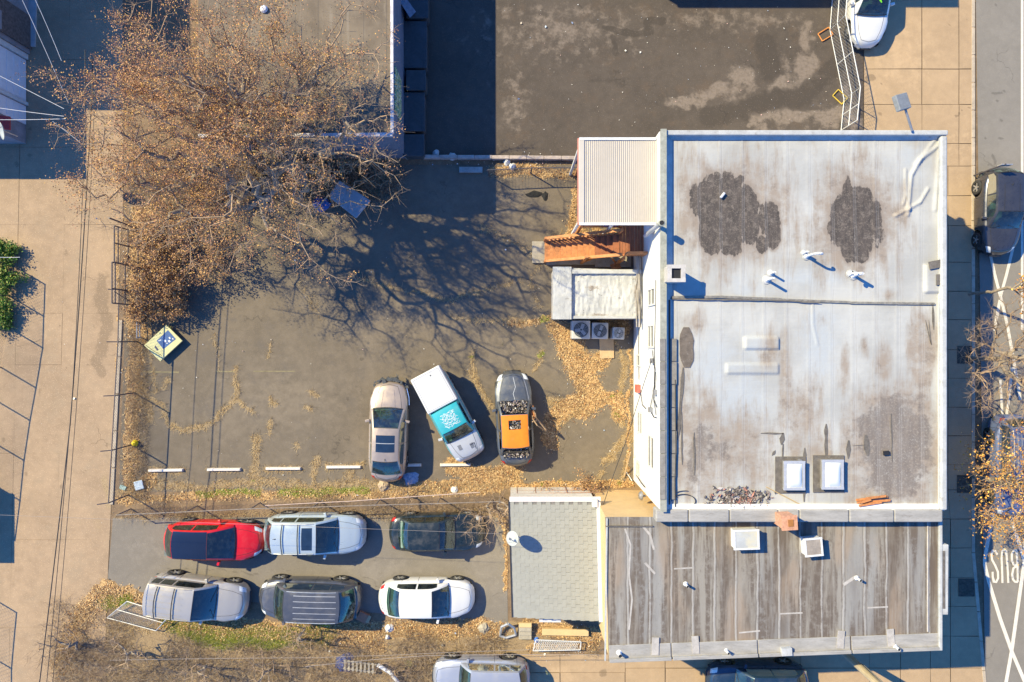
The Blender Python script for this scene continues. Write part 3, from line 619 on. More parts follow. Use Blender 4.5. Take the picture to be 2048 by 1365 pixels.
# grey patched strip along the rear parapet, laid in lengths
M_felt = gm('grey_roof_felt', (0.20, 0.185, 0.165), 0.85, 0.25, 3, coord='pos', dirt=(0.36, 0.34, 0.31))
ys = np.linspace(677, 1000, 8)
for i in range(7):
    a = rxy(1337, ys[i] + .8, 5.80); c_ = rxy(1352 + RNG.uniform(-2, 2), ys[i + 1] - .8, 5.80)
    b = MB(); b.box(((a[0] + c_[0]) / 2, (a[1] + c_[1]) / 2, 5.79 + .006 * (i % 2)), (c_[0] - a[0], a[1] - c_[1], .06)); b.obj('felt_sheet', M_felt, mb)
    a = rxy(1320, ys[i] + .8, 6.10); c_ = rxy(1331, ys[i + 1] - .8, 6.10)
    b = MB(); b.box(((a[0] + c_[0]) / 2, (a[1] + c_[1]) / 2, 6.105), (c_[0] - a[0], a[1] - c_[1], .03)); b.obj('felt_sheet', M_felt, mb)
# tar strips
def tarline(pts, w, z=RZ + .02, mat=M_tar):
    P_ = [RM(*p) for p in pts]; out = [P_[0]]
    for a, b_ in zip(P_[:-1], P_[1:]):
        n = max(2, int(math.hypot(b_[0] - a[0], b_[1] - a[1]) / .25))
        out += [(a[0] + (b_[0] - a[0]) * i / n + RNG.uniform(-.012, .012), a[1] + (b_[1] - a[1]) * i / n + RNG.uniform(-.012, .012)) for i in range(1, n + 1)]
    V = []; n = len(out)
    for i in range(n):
        a = out[max(0, i - 1)]; c2 = out[min(n - 1, i + 1)]; dx, dy = c2[0] - a[0], c2[1] - a[1]; L = math.hypot(dx, dy) + 1e-6
        ww = w / 2 * RNG.uniform(.7, 1.35); ww *= (.35 if i in (0, n - 1) else 1)
        V += [(out[i][0] - dy / L * ww, out[i][1] + dx / L * ww, z), (out[i][0] + dy / L * ww, out[i][1] - dx / L * ww, z)]
    MB().add(V, [(2 * i, 2 * i + 1, 2 * i + 3, 2 * i + 2) for i in range(n - 1)]).obj('tar_strip', mat, mb)
M_ridge = gm('section_ridge', (0.20, 0.185, 0.165), 0.85, 0.4, 6, coord='pos', dirt=(0.38, 0.36, 0.33))
b = MB()
for a, c_ in (((1330, 595), (1440, 594)), ((1440, 594), (1563, 599)), ((1563, 600), (1700, 605)), ((1700, 606), (1868, 608))):
    p, q = RM(*a), RM(*c_); b.add([(p[0], p[1] + .05, RZ), (q[0], q[1] + .05, RZ), (q[0], q[1] + .02, RZ + .08), (p[0], p[1] + .02, RZ + .08), (p[0], p[1] - .05, RZ + .07), (q[0], q[1] - .05, RZ + .07), (q[0], q[1] - .07, RZ), (p[0], p[1] - .07, RZ)], [(0, 3, 2, 1), (3, 4, 5, 2), (4, 7, 6, 5)])
b.obj('section_ridge', M_ridge, mb)
tarline([(1330, 598), (1563, 602), (1640, 607)], .06, RZ + .085)
tarline([(1372, 655), (1374, 735)], .52, RZ + .03, gm('brown_tar', (0.13, 0.105, 0.085), .85, .3, 4, coord='pos', dirt=(.3, .28, .26)))
tarline([(1366, 735), (1362, 800), (1354, 880)], .12, RZ + .025)
for pts, w in (([(1521, 867), (1566, 867)], .07), ([(1566, 866), (1563, 890)], .17), ([(1566, 888), (1565, 918)], .1), ([(1652, 848), (1652, 918)], .13), ([(1697, 881), (1696, 917)], .15), ([(1731, 870), (1735, 912)], .24),
               ([(1609, 896), (1608, 1004)], .1), ([(1782, 828), (1784, 925)], .05), ([(1363, 824), (1364, 930)], .07), ([(1388, 865), (1389, 950)], .06), ([(1705, 892), (1730, 890)], .03), ([(1545, 905), (1550, 908)], .22), ([(1857, 640), (1862, 690), (1850, 640)], .04), ([(1865, 610), (1867, 660)], .08)):
    tarline(pts, w)
# pond stain rims etc come from the membrane material. Rear wall windows
def wall_win(x, ya, yb2, za, zb, nm='window'):
    b = MB(); yc, zc = (ya + yb2) / 2, (za + zb) / 2; w, h = abs(ya - yb2), zb - za
    for dy, dz, sy, sz in ((0, h / 2, w, .07), (0, -h / 2, w, .07), (w / 2 - .03, 0, .06, h - .07), (-w / 2 + .03, 0, .06, h - .07), (0, 0, w - .12, .04)): b.box((x - .035, yc + dy, zc + dz), (.07, sy, sz))
    f = b.obj(nm, M_frame, mb)
    b = MB(); b.box((x - .012, yc, zc), (.02, w - .1, h - .1)); b.obj('pane', M_win, f)
    b = MB(); b.box((x - .07, yc, za - .06), (.16, w + .12, .05)); b.obj('sill', M_frame, f)
Wy = lambda py, z: (682.5 - py) / S * (1 - z / CAM_H)
for ya, yb2, za, zb in ((577, 612, 3.75, 5.1), (650, 696, 3.7, 4.9), (709, 733, 1.0, 1.9), (824, 867, 1.3, 2.4), (871, 936, 3.7, 4.95), (923, 953, .9, 1.9)):
    z = (za + zb) / 2; wall_win(x0, Wy(ya, z), Wy(yb2, z), za, zb)
# cables and meters on the rear wall
def wall_cable(pts, r=.018):
    MB().path([(x0 - .03 - RNG.uniform(0, .04), Wy(py, z), z) for py, z in pts], r, 4).obj('cable', M_cable, mb)
for pts in (([(560, 5.4), (640, 5.2), (700, 5.0), (760, 5.3), (790, 4.7)]), ([(700, 4.6), (740, 5.1), (800, 4.9), (830, 5.4)]), ([(790, 4.7), (820, 4.2), (835, 4.9), (835, 5.5)]), ([(640, 1.6), (690, 1.5), (760, 1.7)]), ([(780, 1.9), (810, 2.4), (818, 3.2)]), ([(950, 1.0), (965, 2.2), (975, 3.1)]), ([(745, 5.2), (800, 5.0), (815, 5.5)])): wall_cable(pts)
b = MB(); b.box((x0 - .09, Wy(779, 2), 1.6), (.18, .35, .5)); b.obj('meter_box', gm('red_box', (0.5, 0.12, 0.08), .6), mb)
for py, z in ((722, 4.7), (785, 5.3), (820, 4.4)): b = MB(); b.box((x0 - .08, Wy(py, z), z), (.14, .2, .22)); b.obj('junction_box', M_metal, mb)
b = MB(); b.lathe([(.12, 0), (.2, .08), (.2, .14), (.05, .2)], (x0 - .3, Wy(992, 3), 3.0), 'x', 14); b.tube((x0, Wy(992, 3), 3.), (x0 - .3, Wy(992, 3), 3.), .04); b.obj('wall_lamp', M_metal, mb)
# roof fittings
def pipe(px, py, h, r, lean=(0, 0), bend=None, nm='vent_pipe', base=True):
    x, y = RM(px, py); b = MB(); z0 = RZ + .02
    b.lathe([(r * 2.4, 0), (r * 2.0, .03), (r * 1.3, .12), (r, .14), (r, h - .001)], (x, y, z0), n=14, cap=False)
    if bend:
        p = [(x, y, z0 + h)]
        for i in range(1, 8):
            a = math.pi * i / 7; p.append((x + bend * (1 - math.cos(a)) * .5, y, z0 + h + bend * math.sin(a) * .5))
        b.path(p, r, 8)
    b.lathe([(r * .8, 0), (r * .8, .01)], (x, y, z0 + h - .02), n=10)
    o = b.obj(nm, M_pipe, mb, smooth=False)
    MB().lathe([(r * 3.4, 0), (r * 3.0, .02)], (x, y, z0 - .004), n=12).obj('flashing', M_memb_trim, o)
M_pipe = gm('white_pipe', (0.60, 0.60, 0.60), .6, .12, 8, dirt=(.4, .38, .35)); M_bright = gm('bright_flashing', (0.62, 0.63, 0.64), .6, .08, 4)
pipe(1612, 513, .75, .05, bend=.28); pipe(1607, 506, .45, .04); pipe(1541, 547, .5, .045); pipe(1533, 560, .75, .055); pipe(1706, 551, .75, .06, bend=-.24); pipe(1700, 548, .2, .05)
# chimney
cx, cy = rxy(1342, 551, 6.0); ch = MB(); ch.box((cx + .03, cy, 6.2), (.62, .60, .95)); M_chm = gm('rendered_chimney', (.45, .42, .39), .85, .15, 6, dirt=(.28, .26, .24)); co = ch.obj('chimney', M_chm, mb, bevel=.02)
b = MB(); ch_top = 6.68
for dx, dy, sx_, sy_ in ((0, .26, .7, .14), (0, -.26, .7, .14), (-.26, 0, .16, .38), (.26, 0, .16, .38)): b.box((cx + .03 + dx, cy + dy, ch_top + .05), (sx_, sy_, .1))
b.obj('chimney_cap', M_chm, co); b = MB(); b.box((cx + .03, cy, ch_top + .006), (.4, .4, .012)); b.obj('flue_opening', M_black, co)
# leaning flue pipe at the corner of the awning
p0 = G(1290, 472, 4.4); p1 = G(1321, 448, 6.5)
b = MB(); b.tube(p0, p1, .085, 14); fo = b.obj('flue_pipe', gm('zinc_flue', (.40, .43, .48), .45, .15, 6, metal=.3), mb, smooth=False)
b = MB(); b.lathe([(.085, 0), (.13, .04), (.13, .26), (.09, .28)], (p1[0], p1[1], p1[2] - .05), n=18, cap=False); b.obj('flue_cap', M_cap, fo); b = MB(); b.lathe([(.1, 0), (.1, .01)], (p1[0], p1[1], p1[2] + .2), n=14); b.obj('flue_opening', M_black, fo)
# skylights
M_dome = gm('skylight_dome', (0.62, 0.64, 0.63), 0.25, .06, 1.5, coat=.5, bump=0); M_alu = gm('skylight_frame', (.55, .55, .56), .4, .1, 6, metal=.4)
for (px, py), (kx, ky) in (((1583, 949), (.78, 1.12)), ((1659, 947), (.80, 1.14))):
    x, y = RM(px, py); z0 = RZ + .02
    b = MB(); b.box((x - .05, y - .02, z0 + .01), (kx + .42, ky + .32, .04)); pad = b.obj('skylight_pad', M_tar, mb)
    b = MB(); b.box((x, y, z0 + .12), (kx, ky, .2)); cu = b.obj('skylight_curb', M_felt, mb)
    b = MB()
    for dx, dy, sx_, sy_ in ((0, ky / 2 - .04, kx + .06, .1), (0, -ky / 2 + .04, kx + .06, .1), (-kx / 2 + .03, 0, .1, ky - .18), (kx / 2 - .03, 0, .1, ky - .18)): b.box((x + dx, y + dy, z0 + .25), (sx_, sy_, .06))
    b.obj('skylight_frame', M_alu, cu)
    n = 10; V = []; F = []
    for i in range(n + 1):
        for j in range(n + 1):
            u, w = i / n * 2 - 1, j / n * 2 - 1; V.append((x + u * (kx / 2 - .09), y + w * (ky / 2 - .09), z0 + .26 + .10 * (1 - u ** 4) * (1 - w ** 4)))
    for i in range(n):
        for j in range(n): F.append((i * (n + 1) + j, (i + 1) * (n + 1) + j, (i + 1) * (n + 1) + j + 1, i * (n + 1) + j + 1))
    mesh_np('skylight_dome', V, F, M_dome, cu, smooth=True)
MB().lathe([(.06, 0), (.05, .2)], (*rxy(1597, 920, RZ), RZ + .04), n=10).obj('drain_stub', M_metal, mb)
MB().box((*rxy(1771, 906, RZ), RZ + .06), (.22, .16, .08), .1).obj('roof_drain', M_black, mb)
b = MB(); hp = rxy(1866, 545, RZ + .1); b.box((hp[0] + .05, hp[1] + .3, RZ + .18), (.5, .3, .05), .2); b.box((hp[0] + .25, hp[1] - .3, RZ + .14), (.3, .42, .12)); b.obj('torn_flashing', M_tar, mb)
# cable loops on the roof
def loop(px, py, rx, ry, a0, a1, name='cable', r=.02):
    pts = [(*rxy(px + rx * math.cos(a), py + ry * math.sin(a), RZ + .05), RZ + .05) for a in np.linspace(a0, a1, 22)]
    MB().path(pts, r, 4).obj(name, M_cable, mb)
loop(1367, 1003, 24, 14, -math.pi * 1.0, .6); loop(1370, 990, 20, 8, 2.4, 5.0, r=.015)
b = MB(); P_ = [(*rxy(x, 0, 5.9)[:1], 0, 0) for x in (0,)]
MB().path([(x0 + .38, Wy(y, 5.9), RZ + .12) for y in (600, 700, 800, 900, 1010)], .035, 5).obj('cable', M_cable, mb)
MB().path([(x0 + .62 + .02 * math.sin(y), Wy(y, 5.9), RZ + .1) for y in (760, 820, 900, 960, 1015)], .025, 5).obj('cable', M_cable, mb)
# rubble and boards lying on the roof
M_rub = leaf_mat('roof_rubble', [(.16, .13, .11), (.25, .21, .18), (.10, .085, .08), (.42, .38, .36), (.35, .17, .13), (.07, .06, .06)])
n = 420; a = RNG.normal(1478, 26, n); c_ = np.clip(RNG.normal(998, 10, n), 975, 1012); C = np.array([(*rxy(p, q, RZ), RZ + .05) for p, q in zip(a, c_)]); V, F = quads(C, .2, .45, .6)
tag(mesh_np('roof_rubble', V, F, M_rub), 'pile of dark torn roofing scraps at the bottom edge of the white roof', 'roofing debris', kind='stuff')
M_plank = gm('orange_timber', (.48, .19, .06), .75, .3, 6, dirt=(.25, .12, .06)); bd = thing('board_pile', 'reddish brown timber offcuts stacked near the lower right corner of the white roof', 'timber', (*rxy(1742, 999, RZ), RZ + .02))
for k, (dx, dy, L, r) in enumerate(((0, .05, 1.25, .1), (.05, -.06, 1.3, .07), (-.1, -.15, .9, .16), (.1, .12, .8, .12), (-.3, -.02, .4, .3))): MB().box((dx, dy, .05 + .035 * k), (L, .08, .04), r).obj('board', M_plank, bd, local=True)
bt = MB().box((*rxy(1444, 392, RZ), RZ + .08), (.26, .1, .1), .9).obj('plastic_bottle', gm('clear_plastic', (.5, .5, .52), .3), bevel=.03); tag(bt, 'small pale bottle lying in the left dark roof stain', 'bottle')
b = MB(); q0 = (*rxy(1532, 974, RZ), RZ + .05); q1 = (*rxy(1598, 1008, RZ), RZ + .05); b.tube(q0, q1, .02, 5); bw = b.obj('thin_batten', M_straw); tag(bw, 'thin pale batten lying below the left skylight', 'batten')
# ------------------------------------------------------------------ BOTTOM BUILDING (streaked grey brown roof)
BZ = 5.3
t = NT('streaked_roof'); v = t.co('pos'); s1 = t.scaled(v, (1.6, 0.30, 1)); s2 = t.scaled(v, (5.5, 0.7, 1)); s3 = t.scaled(v, (1.0, .08, 1))
n1 = t.noise(1.0, 5, 0.6, s1); n2 = t.noise(1.0, 5, 0.65, s2)
f = t.math('ADD', t.math('MULTIPLY', n1, .45), t.math('ADD', t.math('MULTIPLY', n2, .25), t.math('MULTIPLY', t.noise(1.0, 1, .5, t.scaled(v, (1.25, .03, 1))), .3)))
c = t.mix(t.ss(f, 0.40, 0.60), (0.12, 0.092, 0.07), (0.245, 0.222, 0.19))
c = t.mix(t.ss(t.math('ADD', t.math('MULTIPLY', n2, .6), t.math('MULTIPLY', t.noise(3.5, 6, .7), .4)), 0.52, 0.62, 0, .6), c, (0.10, 0.078, 0.06))
c = t.mix(t.ss(t.noise(.6, 4, .5, t.scaled(v, (1.4, .5, 1))), .52, .66, 0, .55), c, (0.31, 0.235, 0.17))
c = t.mix(t.ss(t.noise(1, 3, .5, s3), .5, .62, 0, .45), c, (.27, .275, .275))
sx = t.n('ShaderNodeSeparateXYZ'); t.set(sx.inputs[0], v)
xx = t.math('ADD', sx.outputs[0], t.math('MULTIPLY', t.noise(.7, 4, .6), .16))
fr = t.math('FRACT', t.math('MULTIPLY', xx, 1 / .86)); d = t.math('ABSOLUTE', t.math('SUBTRACT', fr, .5))
c = t.mix(t.math('MULTIPLY', t.ss(d, .0, .07, .8, 0), t.ss(t.noise(1.5, 5, .7), .3, .55, .35, 1)), c, (.32, .305, .285)); c = t.mix(t.ss(t.math('ABSOLUTE', t.math('SUBTRACT', d, .085)), 0, .022, .75, 0), c, (.085, .068, .055))
c = t.mix(t.math('MULTIPLY', t.ss(t.noise(1.0, 6, .62, t.scaled(v, (3.0, .20, 1))), .46, .58), t.ss(t.noise(3.2, 6, .75), .34, .56, .25, .9)), c, (.105, .080, .062))
c = t.mix(t.math('MULTIPLY', t.ss(t.noise(1.0, 5, .6, t.scaled(v, (9, .6, 1))), .52, .62), .3), c, (.27, .245, .215))
c = t.mix(t.math('MULTIPLY', t.ss(d, 0, .06, .8, 0), t.ss(t.noise(1.8, 5, .7), .34, .5, .25, 1)), c, (.34, .32, .295))
c = t.mix(t.ss(t.noise(24, 4, .7, t.scaled(v, (1, .35, 1))), .6, .74, 0, .55), c, (.09, .075, .06))
M_streak = t.bsdf(c, .85, 0, t.math('ADD', n2, t.ss(d, 0, .07, .6, 0)), .4, .02)
M_yst = gm('yellow_stucco', (0.60, 0.42, 0.21), .9, .08, 1.2, coord='pos', dirt=(.48, .34, .19))
M_gcap = gm('grey_roof_edge', (0.30, 0.285, 0.265), .8, .2, 3, coord='pos', dirt=(.18, .15, .13), stretch=(.4, 2, 1))
TL, TR, BR, BL = rxy(1211, 1037, 5.4), rxy(1884, 1030, 5.4), rxy(1884, 1301, 5.4), rxy(1218, 1326, 5.4)
TL = (TL[0], -7.03)
bb = thing('streaked_roof_building', 'yellow stucco building with grey brown streaked flat roof below the white roof', 'building', ((TL[0] + BR[0]) / 2, (TL[1] + BR[1]) / 2, 0))
def inset(p, dx, dy): return (p[0] + dx, p[1] + dy)
# walls
MB().prism([inset(BL, .05, .05), inset(BR, -.05, .05), inset(TR, -.05, -.3), inset(TL, .05, -.05)], 0, BZ - .06).obj('wall', M_yst, bb)
qgrid('roof', [TL, (TR[0], TL[1]), BR, BL], BZ, .12, M_streak, bb)
# raised edges
def edge(a, c_, w, z, h, nm, mat, side=1):
    d = Vector((c_[0] - a[0], c_[1] - a[1])); L = d.length; d.normalize(); n = Vector((-d.y, d.x)) * side * w
    b = MB(); b.prism([a, c_, (c_[0] + n.x, c_[1] + n.y), (a[0] + n.x, a[1] + n.y)] if side > 0 else [(a[0] + n.x, a[1] + n.y), (c_[0] + n.x, c_[1] + n.y), c_, a], z, z + h); return b.obj(nm, mat, bb, bevel=.02)
segx = [0, .19, .45, .73, 1.0]
for i in range(4):
    a = tuple(BL[k] + (BR[k] - BL[k]) * (segx[i] + .002) for k in (0, 1)); c_ = tuple(BL[k] + (BR[k] - BL[k]) * (segx[i + 1] - .002) for k in (0, 1))
    edge(a, c_, .66, BZ + .003, .035 + .008 * (i % 2), 'edge_sheet', M_gcap); edge(inset(a, 0, .0), inset(c_, 0, .0), .14, BZ + .04, .1, 'edge_trim', M_gcap)
for px in (1310, 1390, 1680, 1780):
    p = rxy(px, 1305 - (px - 1218) * .036, BZ); MB().box((p[0], p[1] + .2, BZ + .06), (.28, .7, .03), RNG.uniform(-.1, .1)).obj('felt_patch', gm('pale_patch', (.38, .35, .32), .85, .2, 4, coord='pos'), bb)
edge(BR, (TR[0], TL[1]), .12, BZ + .003, .14, 'edge_trim', M_memb_trim)
edge(inset(BR, -.5, .7), (TR[0] - .5, TL[1] - .1), .06, BZ + .003, .06, 'edge_sheet', gm('pale_patch', (.38, .35, .32)))
a = rxy(1894, 1088, BZ); c_ = rxy(1893, 1228, BZ); MB().prism([(BR[0] - .02, c_[1]), (c_[0], c_[1]), (a[0], a[1]), (BR[0] - .02, a[1])], BZ - .3, BZ + .12).obj('bay_parapet', M_memb_trim, bb, bevel=.03)
M_sealant = gm('grey_sealant', (.27, .25, .23), .9, .2, 4, coord='pos')
MB().box((BR[0] + .0, (a[1] + c_[1]) / 2, BZ + .125), (.22, a[1] - c_[1] - .5, .02)).obj('bay_roof', M_tar, bb)
MB().box((TL[0] + .03, (TL[1] + BL[1]) / 2, BZ + .02), (.06, TL[1] - BL[1] - .1, .08), -.012).obj('edge_trim', M_memb_trim, bb)
# party wall between the two roofs
pa = rxy(1312, 1046, 5.9); 
b = MB(); yw = (TL[1] + ym0) / 2
xs = [rxy(x, 0, 5.95)[0] for x in (1312, 1378, 1460, 1558, 1600, 1700, 1790, 1888)]
for i in range(7): MB().prism([(xs[i] + .01, TL[1] - .06), (xs[i + 1] - .01, TL[1] - .06), (xs[i + 1] - .01, ym0 + .02), (xs[i] + .01, ym0 + .02)], BZ + .003, 5.90 + .012 * (i % 2)).obj('party_wall_cap', M_gcap, bb, bevel=.05)
MB().box(((TL[0] + xs[0]) / 2, TL[1] - .36, BZ + .04), (xs[0] - TL[0], .035, .07)).obj('edge_trim', M_tar, bb)
# chimney
cx, cy = rxy(1574, 1043, 6.4); MB().box((cx, cy, 5.95), (.52, .5, 1.3), .06).obj('chimney', gm('orange_brick', (.50, .25, .15), .9, .3, 8, dirt=(.3, .2, .15)), bb, bevel=.02)
MB().box((cx, cy, 6.63), (.6, .56, .06), .06).obj('chimney_cap', gm('orange_brick'  , (.5, .25, .15)), bb); MB().box((cx + .04, cy, 6.67), (.2, .26, .03), .06).obj('flue_opening', gm('flue_inside', (.3, .12, .03), .9), bb)
# skylights
M_pal = gm('hazy_glass', (.42, .43, .42), .3, .15, 1.2, coat=.4, bump=0, col2=(.52, .48, .36)); M_dirtg = gm('dirty_glass', (.28, .24, .2), .5, .2, 3, bump=0, col2=(.35, .29, .24))
for (px, py, w, h_, r, g) in ((1492, 1079, .94, .72, .03, M_pal), (1626, 1094, .64, .66, .09, M_dirtg)):
    x, y = rxy(px, py, BZ + .4); hh = .42
    b = MB(); b.box((x, y, BZ + hh / 2), (w, h_, hh), r); cu = b.obj('skylight_curb', M_pipe, bb)
    b = MB()
    for dx, dy, sx_, sy_ in ((0, h_ / 2, w + .08, .07), (0, -h_ / 2, w + .08, .07), (-w / 2, 0, .07, h_ - .08), (w / 2, 0, .07, h_ - .08)):
        ca, sa = math.cos(r), math.sin(r); b.box((x + dx * ca - dy * sa, y + dx * sa + dy * ca, BZ + hh + .03), (sx_, sy_, .06), r)
    b.obj('skylight_frame', M_pipe, cu); MB().box((x, y, BZ + hh + .02), (w - .07, h_ - .07, .05), r).obj('skylight_pane', g, cu)
for px, py, r in ((1371, 1168, .05), (1713, 1156, .05), (1238, 1305, .07), (1452, 1300, .05), (1789, 1292, .06)):
    x, y = rxy(px, py, BZ); b = MB(); b.lathe([(r * 2, 0), (r, .06), (r, .34)], (x, y, BZ + .02), n=12, cap=False); o_ = b.obj('vent_pipe', M_pipe, bb); MB().lathe([(r * .85, 0), (r * .85, .01)], (x, y, BZ + .34), n=10).obj('vent_opening', M_black, o_)
MB().box((*rxy(1570, 1300, BZ), BZ + .12), (.4, .3, .2), .05).obj('scupper_box', M_memb_trim, bb)
def seal(pts, w=.09, nm='sealant_strip'):
    MB().ribbon([rxy(*p, BZ) for p in pts], w, BZ + .006).obj(nm, gm('pale_patch', (.38, .35, .32)), bb)
seal([(1285, 1052), (1300, 1070), (1308, 1100)]); seal([(1290, 1126), (1310, 1148)]); seal([(1348, 1138), (1385, 1136)], .06); seal([(1250, 1058), (1261, 1090), (1258, 1150), (1264, 1200), (1258, 1260)], .07); seal([(1478, 1266), (1520, 1262)], .06); seal([(1560, 1228), (1605, 1226)], .06); seal([(1735, 1216), (1776, 1214)], .06); seal([(1687, 1170), (1712, 1153)], .12)

# ------------------------------------------------------------------ LOW GARAGE (shingle roof, satellite dish)
GZ = 3.0; ga = thing('shingled_garage', 'low white garage with pale grey shingle roof beside the lower parking lot', 'garage')
g0, g1, g2, g3 = rxy(1019, 1003, GZ), rxy(1192, 1003, GZ), rxy(1197, 1243, GZ), rxy(1026, 1235, GZ)
M_gw = gm('garage_white', (.60, .56, .50), .85, .1, 2, coord='pos', dirt=(.4, .34, .28))
MB().prism([inset(g3, .04, .05), inset(g2, -.02, .05), inset(g1, -.02, -.02), inset(g0, .04, -.02)], 0, GZ - .08).obj('wall', M_gw, ga)
MB().prism([g3, g2, g1, g0], GZ - .075, GZ - .02).obj('roof_deck', gm('felt_grey', (.2, .19, .18)), ga)
M_shA = gm('shingle_grey', (.298, .295, .262), .9, .07, 3, coord='pos', dirt=(.25, .245, .22), bump=.5); M_shB = gm('shingle_pale', (.30, .297, .264), .9, .07, 3, coord='pos', dirt=(.255, .25, .225), bump=.5)
cols, rows = 19, 15
def gp(u, w): 
    return tuple((g0[k] * (1 - u) + g1[k] * u) * (1 - w) + (g3[k] * (1 - u) + g2[k] * u) * w for k in (0, 1))
cache = {}
dxs = (g1[0] - g0[0]) / cols; dys = (g0[1] - g3[1]) / rows
for key, mt in ((0, M_shA), (1, M_shB)):
    m_ = MB(); m_.box((0, 0, 0), (dxs * .992, dys * .994, .012), 0); o_ = m_.obj('shingle', mt, None); cache[key] = o_.data; bpy.data.objects.remove(o_)
for i in range(cols):
    for j in range(rows):
        u = (i + .5) / cols; w = min(1 - .45 / rows, (j + .5 + (.5 if i % 2 else 0) * .8) / rows) 
        p = gp(u, w); o_ = bpy.data.objects.new('shingle', cache[int(RNG.random() < .5)]); COL.objects.link(o_); o_.parent = ga
        o_.location = (p[0], p[1], GZ - .004 + .006 * ((i + j) % 2)); o_.rotation_euler = (RNG.uniform(-.004, .004), .012, RNG.uniform(-.006, .006))
# gutter and party strip
MB().prism([(g0[0] - .06, g0[1]), (g3[0] - .06, g3[1]), (g3[0], g3[1]), (g0[0], g0[1])], GZ - .06, GZ + .03).obj('gutter', M_cable, ga)
b = MB(); b.prism([(g2[0] + .01, g2[1] + .05), (g2[0] + .17, g2[1] + .05), (g1[0] + .17, g1[1]), (g1[0] + .01, g1[1])], GZ - .1, GZ + .22); b.obj('parapet', gm('peeling_white', (.68, .62, .58), .85, .1, 3, coord='pos', dirt=(.25, .18, .15)), ga)
MB().box(((g0[0] + g1[0]) / 2 + .1, g0[1] + .09, GZ - .02), (g1[0] - g0[0] + .2, .2, .12)).obj('parapet', gm('peeling_white', (.68, .62, .58)), ga)
MB().box((*rxy(1189, 1006, GZ + .1), GZ + .15), (.22, .3, .25)).obj('parapet_end', M_frame, ga)
# small lean-to steps and passage right of garage, below it
MB().box((*rxy(1100, 1241, 2.6), 2.6), (.95, .12, .14), -.01).obj('hood', M_wire, ga)
# satellite dish
def dish(px, py, h, r, az, lab, parent_z, mat=None):
    x, y, z = G(px, py, h); d = thing('satellite_dish', lab, 'satellite dish', (x, y, parent_z))
    hz = h - parent_z; n = 20; V = [(0, 0, 0)]; F = []
    for k in range(1, 5):
        for i in range(n): a = 2 * math.pi * i / n; q = k / 4; V.append((r * q * math.cos(a), r * .82 * q * math.sin(a), .12 * r * q * q * 2))
    for i in range(n): F.append((0, 1 + i, 1 + (i + 1) % n))
    for k in range(3):
        for i in range(n): F.append((1 + k * n + i, 1 + (k + 1) * n + i, 1 + (k + 1) * n + (i + 1) % n, 1 + k * n + (i + 1) % n))
    from mathutils import Matrix
    M = Matrix.Rotation(az, 3, 'Z') @ Matrix.Rotation(math.radians(48), 3, 'Y')
    V = [tuple(M @ Vector(q) + Vector((0, 0, hz))) for q in V]
    o_ = mesh_np('reflector', V, F, gm('dish_grey', (.34, .36, .36), .6, .08, 5), d, smooth=True, local=True); so = o_.modifiers.new('thickness', 'SOLIDIFY'); so.thickness = .012
    MB().path([(0, 0, 0), (0, 0, hz - .1), tuple(M @ Vector((0, 0, -.05)) + Vector((0, 0, hz)))], .025, 6).obj('mast', M_galv, d, local=True)
    q = M @ Vector((-r * .35, 0, r * .95)) + Vector((0, 0, hz)); b = MB(); b.path([tuple(M @ Vector((-r * .9, 0, .1)) + Vector((0, 0, hz))), tuple(q)], .018, 5); b.box(tuple(q), (.1, .08, .08), az); b.obj('feed_arm', M_metal, d, local=True)
dish(1027, 1078, GZ + .75, .36, math.radians(150), 'pale satellite dish on the left edge of the shingled garage roof', GZ)
# dead vines and side passage
# ------------------------------------------------------------------ NEIGHBOUR GARAGE (top, tan roof, graffiti wall)
NZ = 4.16; n0, n1_, n2_, n3_ = rxy(395, -280, NZ), rxy(784, -280, NZ), rxy(785, 267, NZ), rxy(397, 270, NZ)
ng = thing('tan_roof_garage', 'garage with flat tan roof under the large tree', 'garage', ((n0[0] + n1_[0]) / 2, n2_[1], 0))
M_nw = gm('blue_wall', (.16, .18, .23), .85, .15, 1.5, coord='pos', dirt=(.1, .1, .12))
MB().prism([inset(n3_, .05, .05), inset(n2_, -.05, .05), inset(n1_, -.05, 0), inset(n0, .05, 0)], 0, NZ - .1).obj('wall', M_nw, ng)
t = NT('tan_roof'); v = t.co('pos'); c = t.mix(t.ss(t.noise(.8, 6, .65), .35, .65), (.125, .097, .070), (.19, .15, .108))
c = t.mix(t.ss(t.noise(1, 4, .6, t.scaled(v, (3, .3, 1))), .55, .68, 0, .6), c, (.24, .20, .155)); sx = t.n('ShaderNodeSeparateXYZ'); t.set(sx.inputs[0], v)
for ax, per in ((0, .95), (1, 2.6)):
    d = t.math('ABSOLUTE', t.math('SUBTRACT', t.math('FRACT', t.math('MULTIPLY', sx.outputs[ax], 1 / per)), .5)); c = t.mix(t.ss(d, 0, .03, .6, 0), c, (.07, .06, .055))
M_tanroof = t.bsdf(c, .9, 0, t.noise(6, 4, .6), .3, .02)
qgrid('roof', [n0, n1_, n2_, n3_], NZ - .03, .5, M_tanroof, ng)
MB().prism([(n2_[0] - .08, n2_[1]), (n2_[0] + .04, n2_[1]), (n1_[0] + .04, n1_[1]), (n1_[0] - .08, n1_[1])], NZ - .12, NZ + .03).obj('edge_trim', gm('pale_trim', (.55, .52, .55), .7), ng)
MB().prism([(n3_[0], n3_[1] - .12), (n2_[0], n2_[1] - .12), (n2_[0], n2_[1] + .02), (n3_[0], n3_[1] + .02)], NZ - .12, NZ + .04).obj('edge_trim', gm('pale_trim', (.55, .52, .55)), ng)
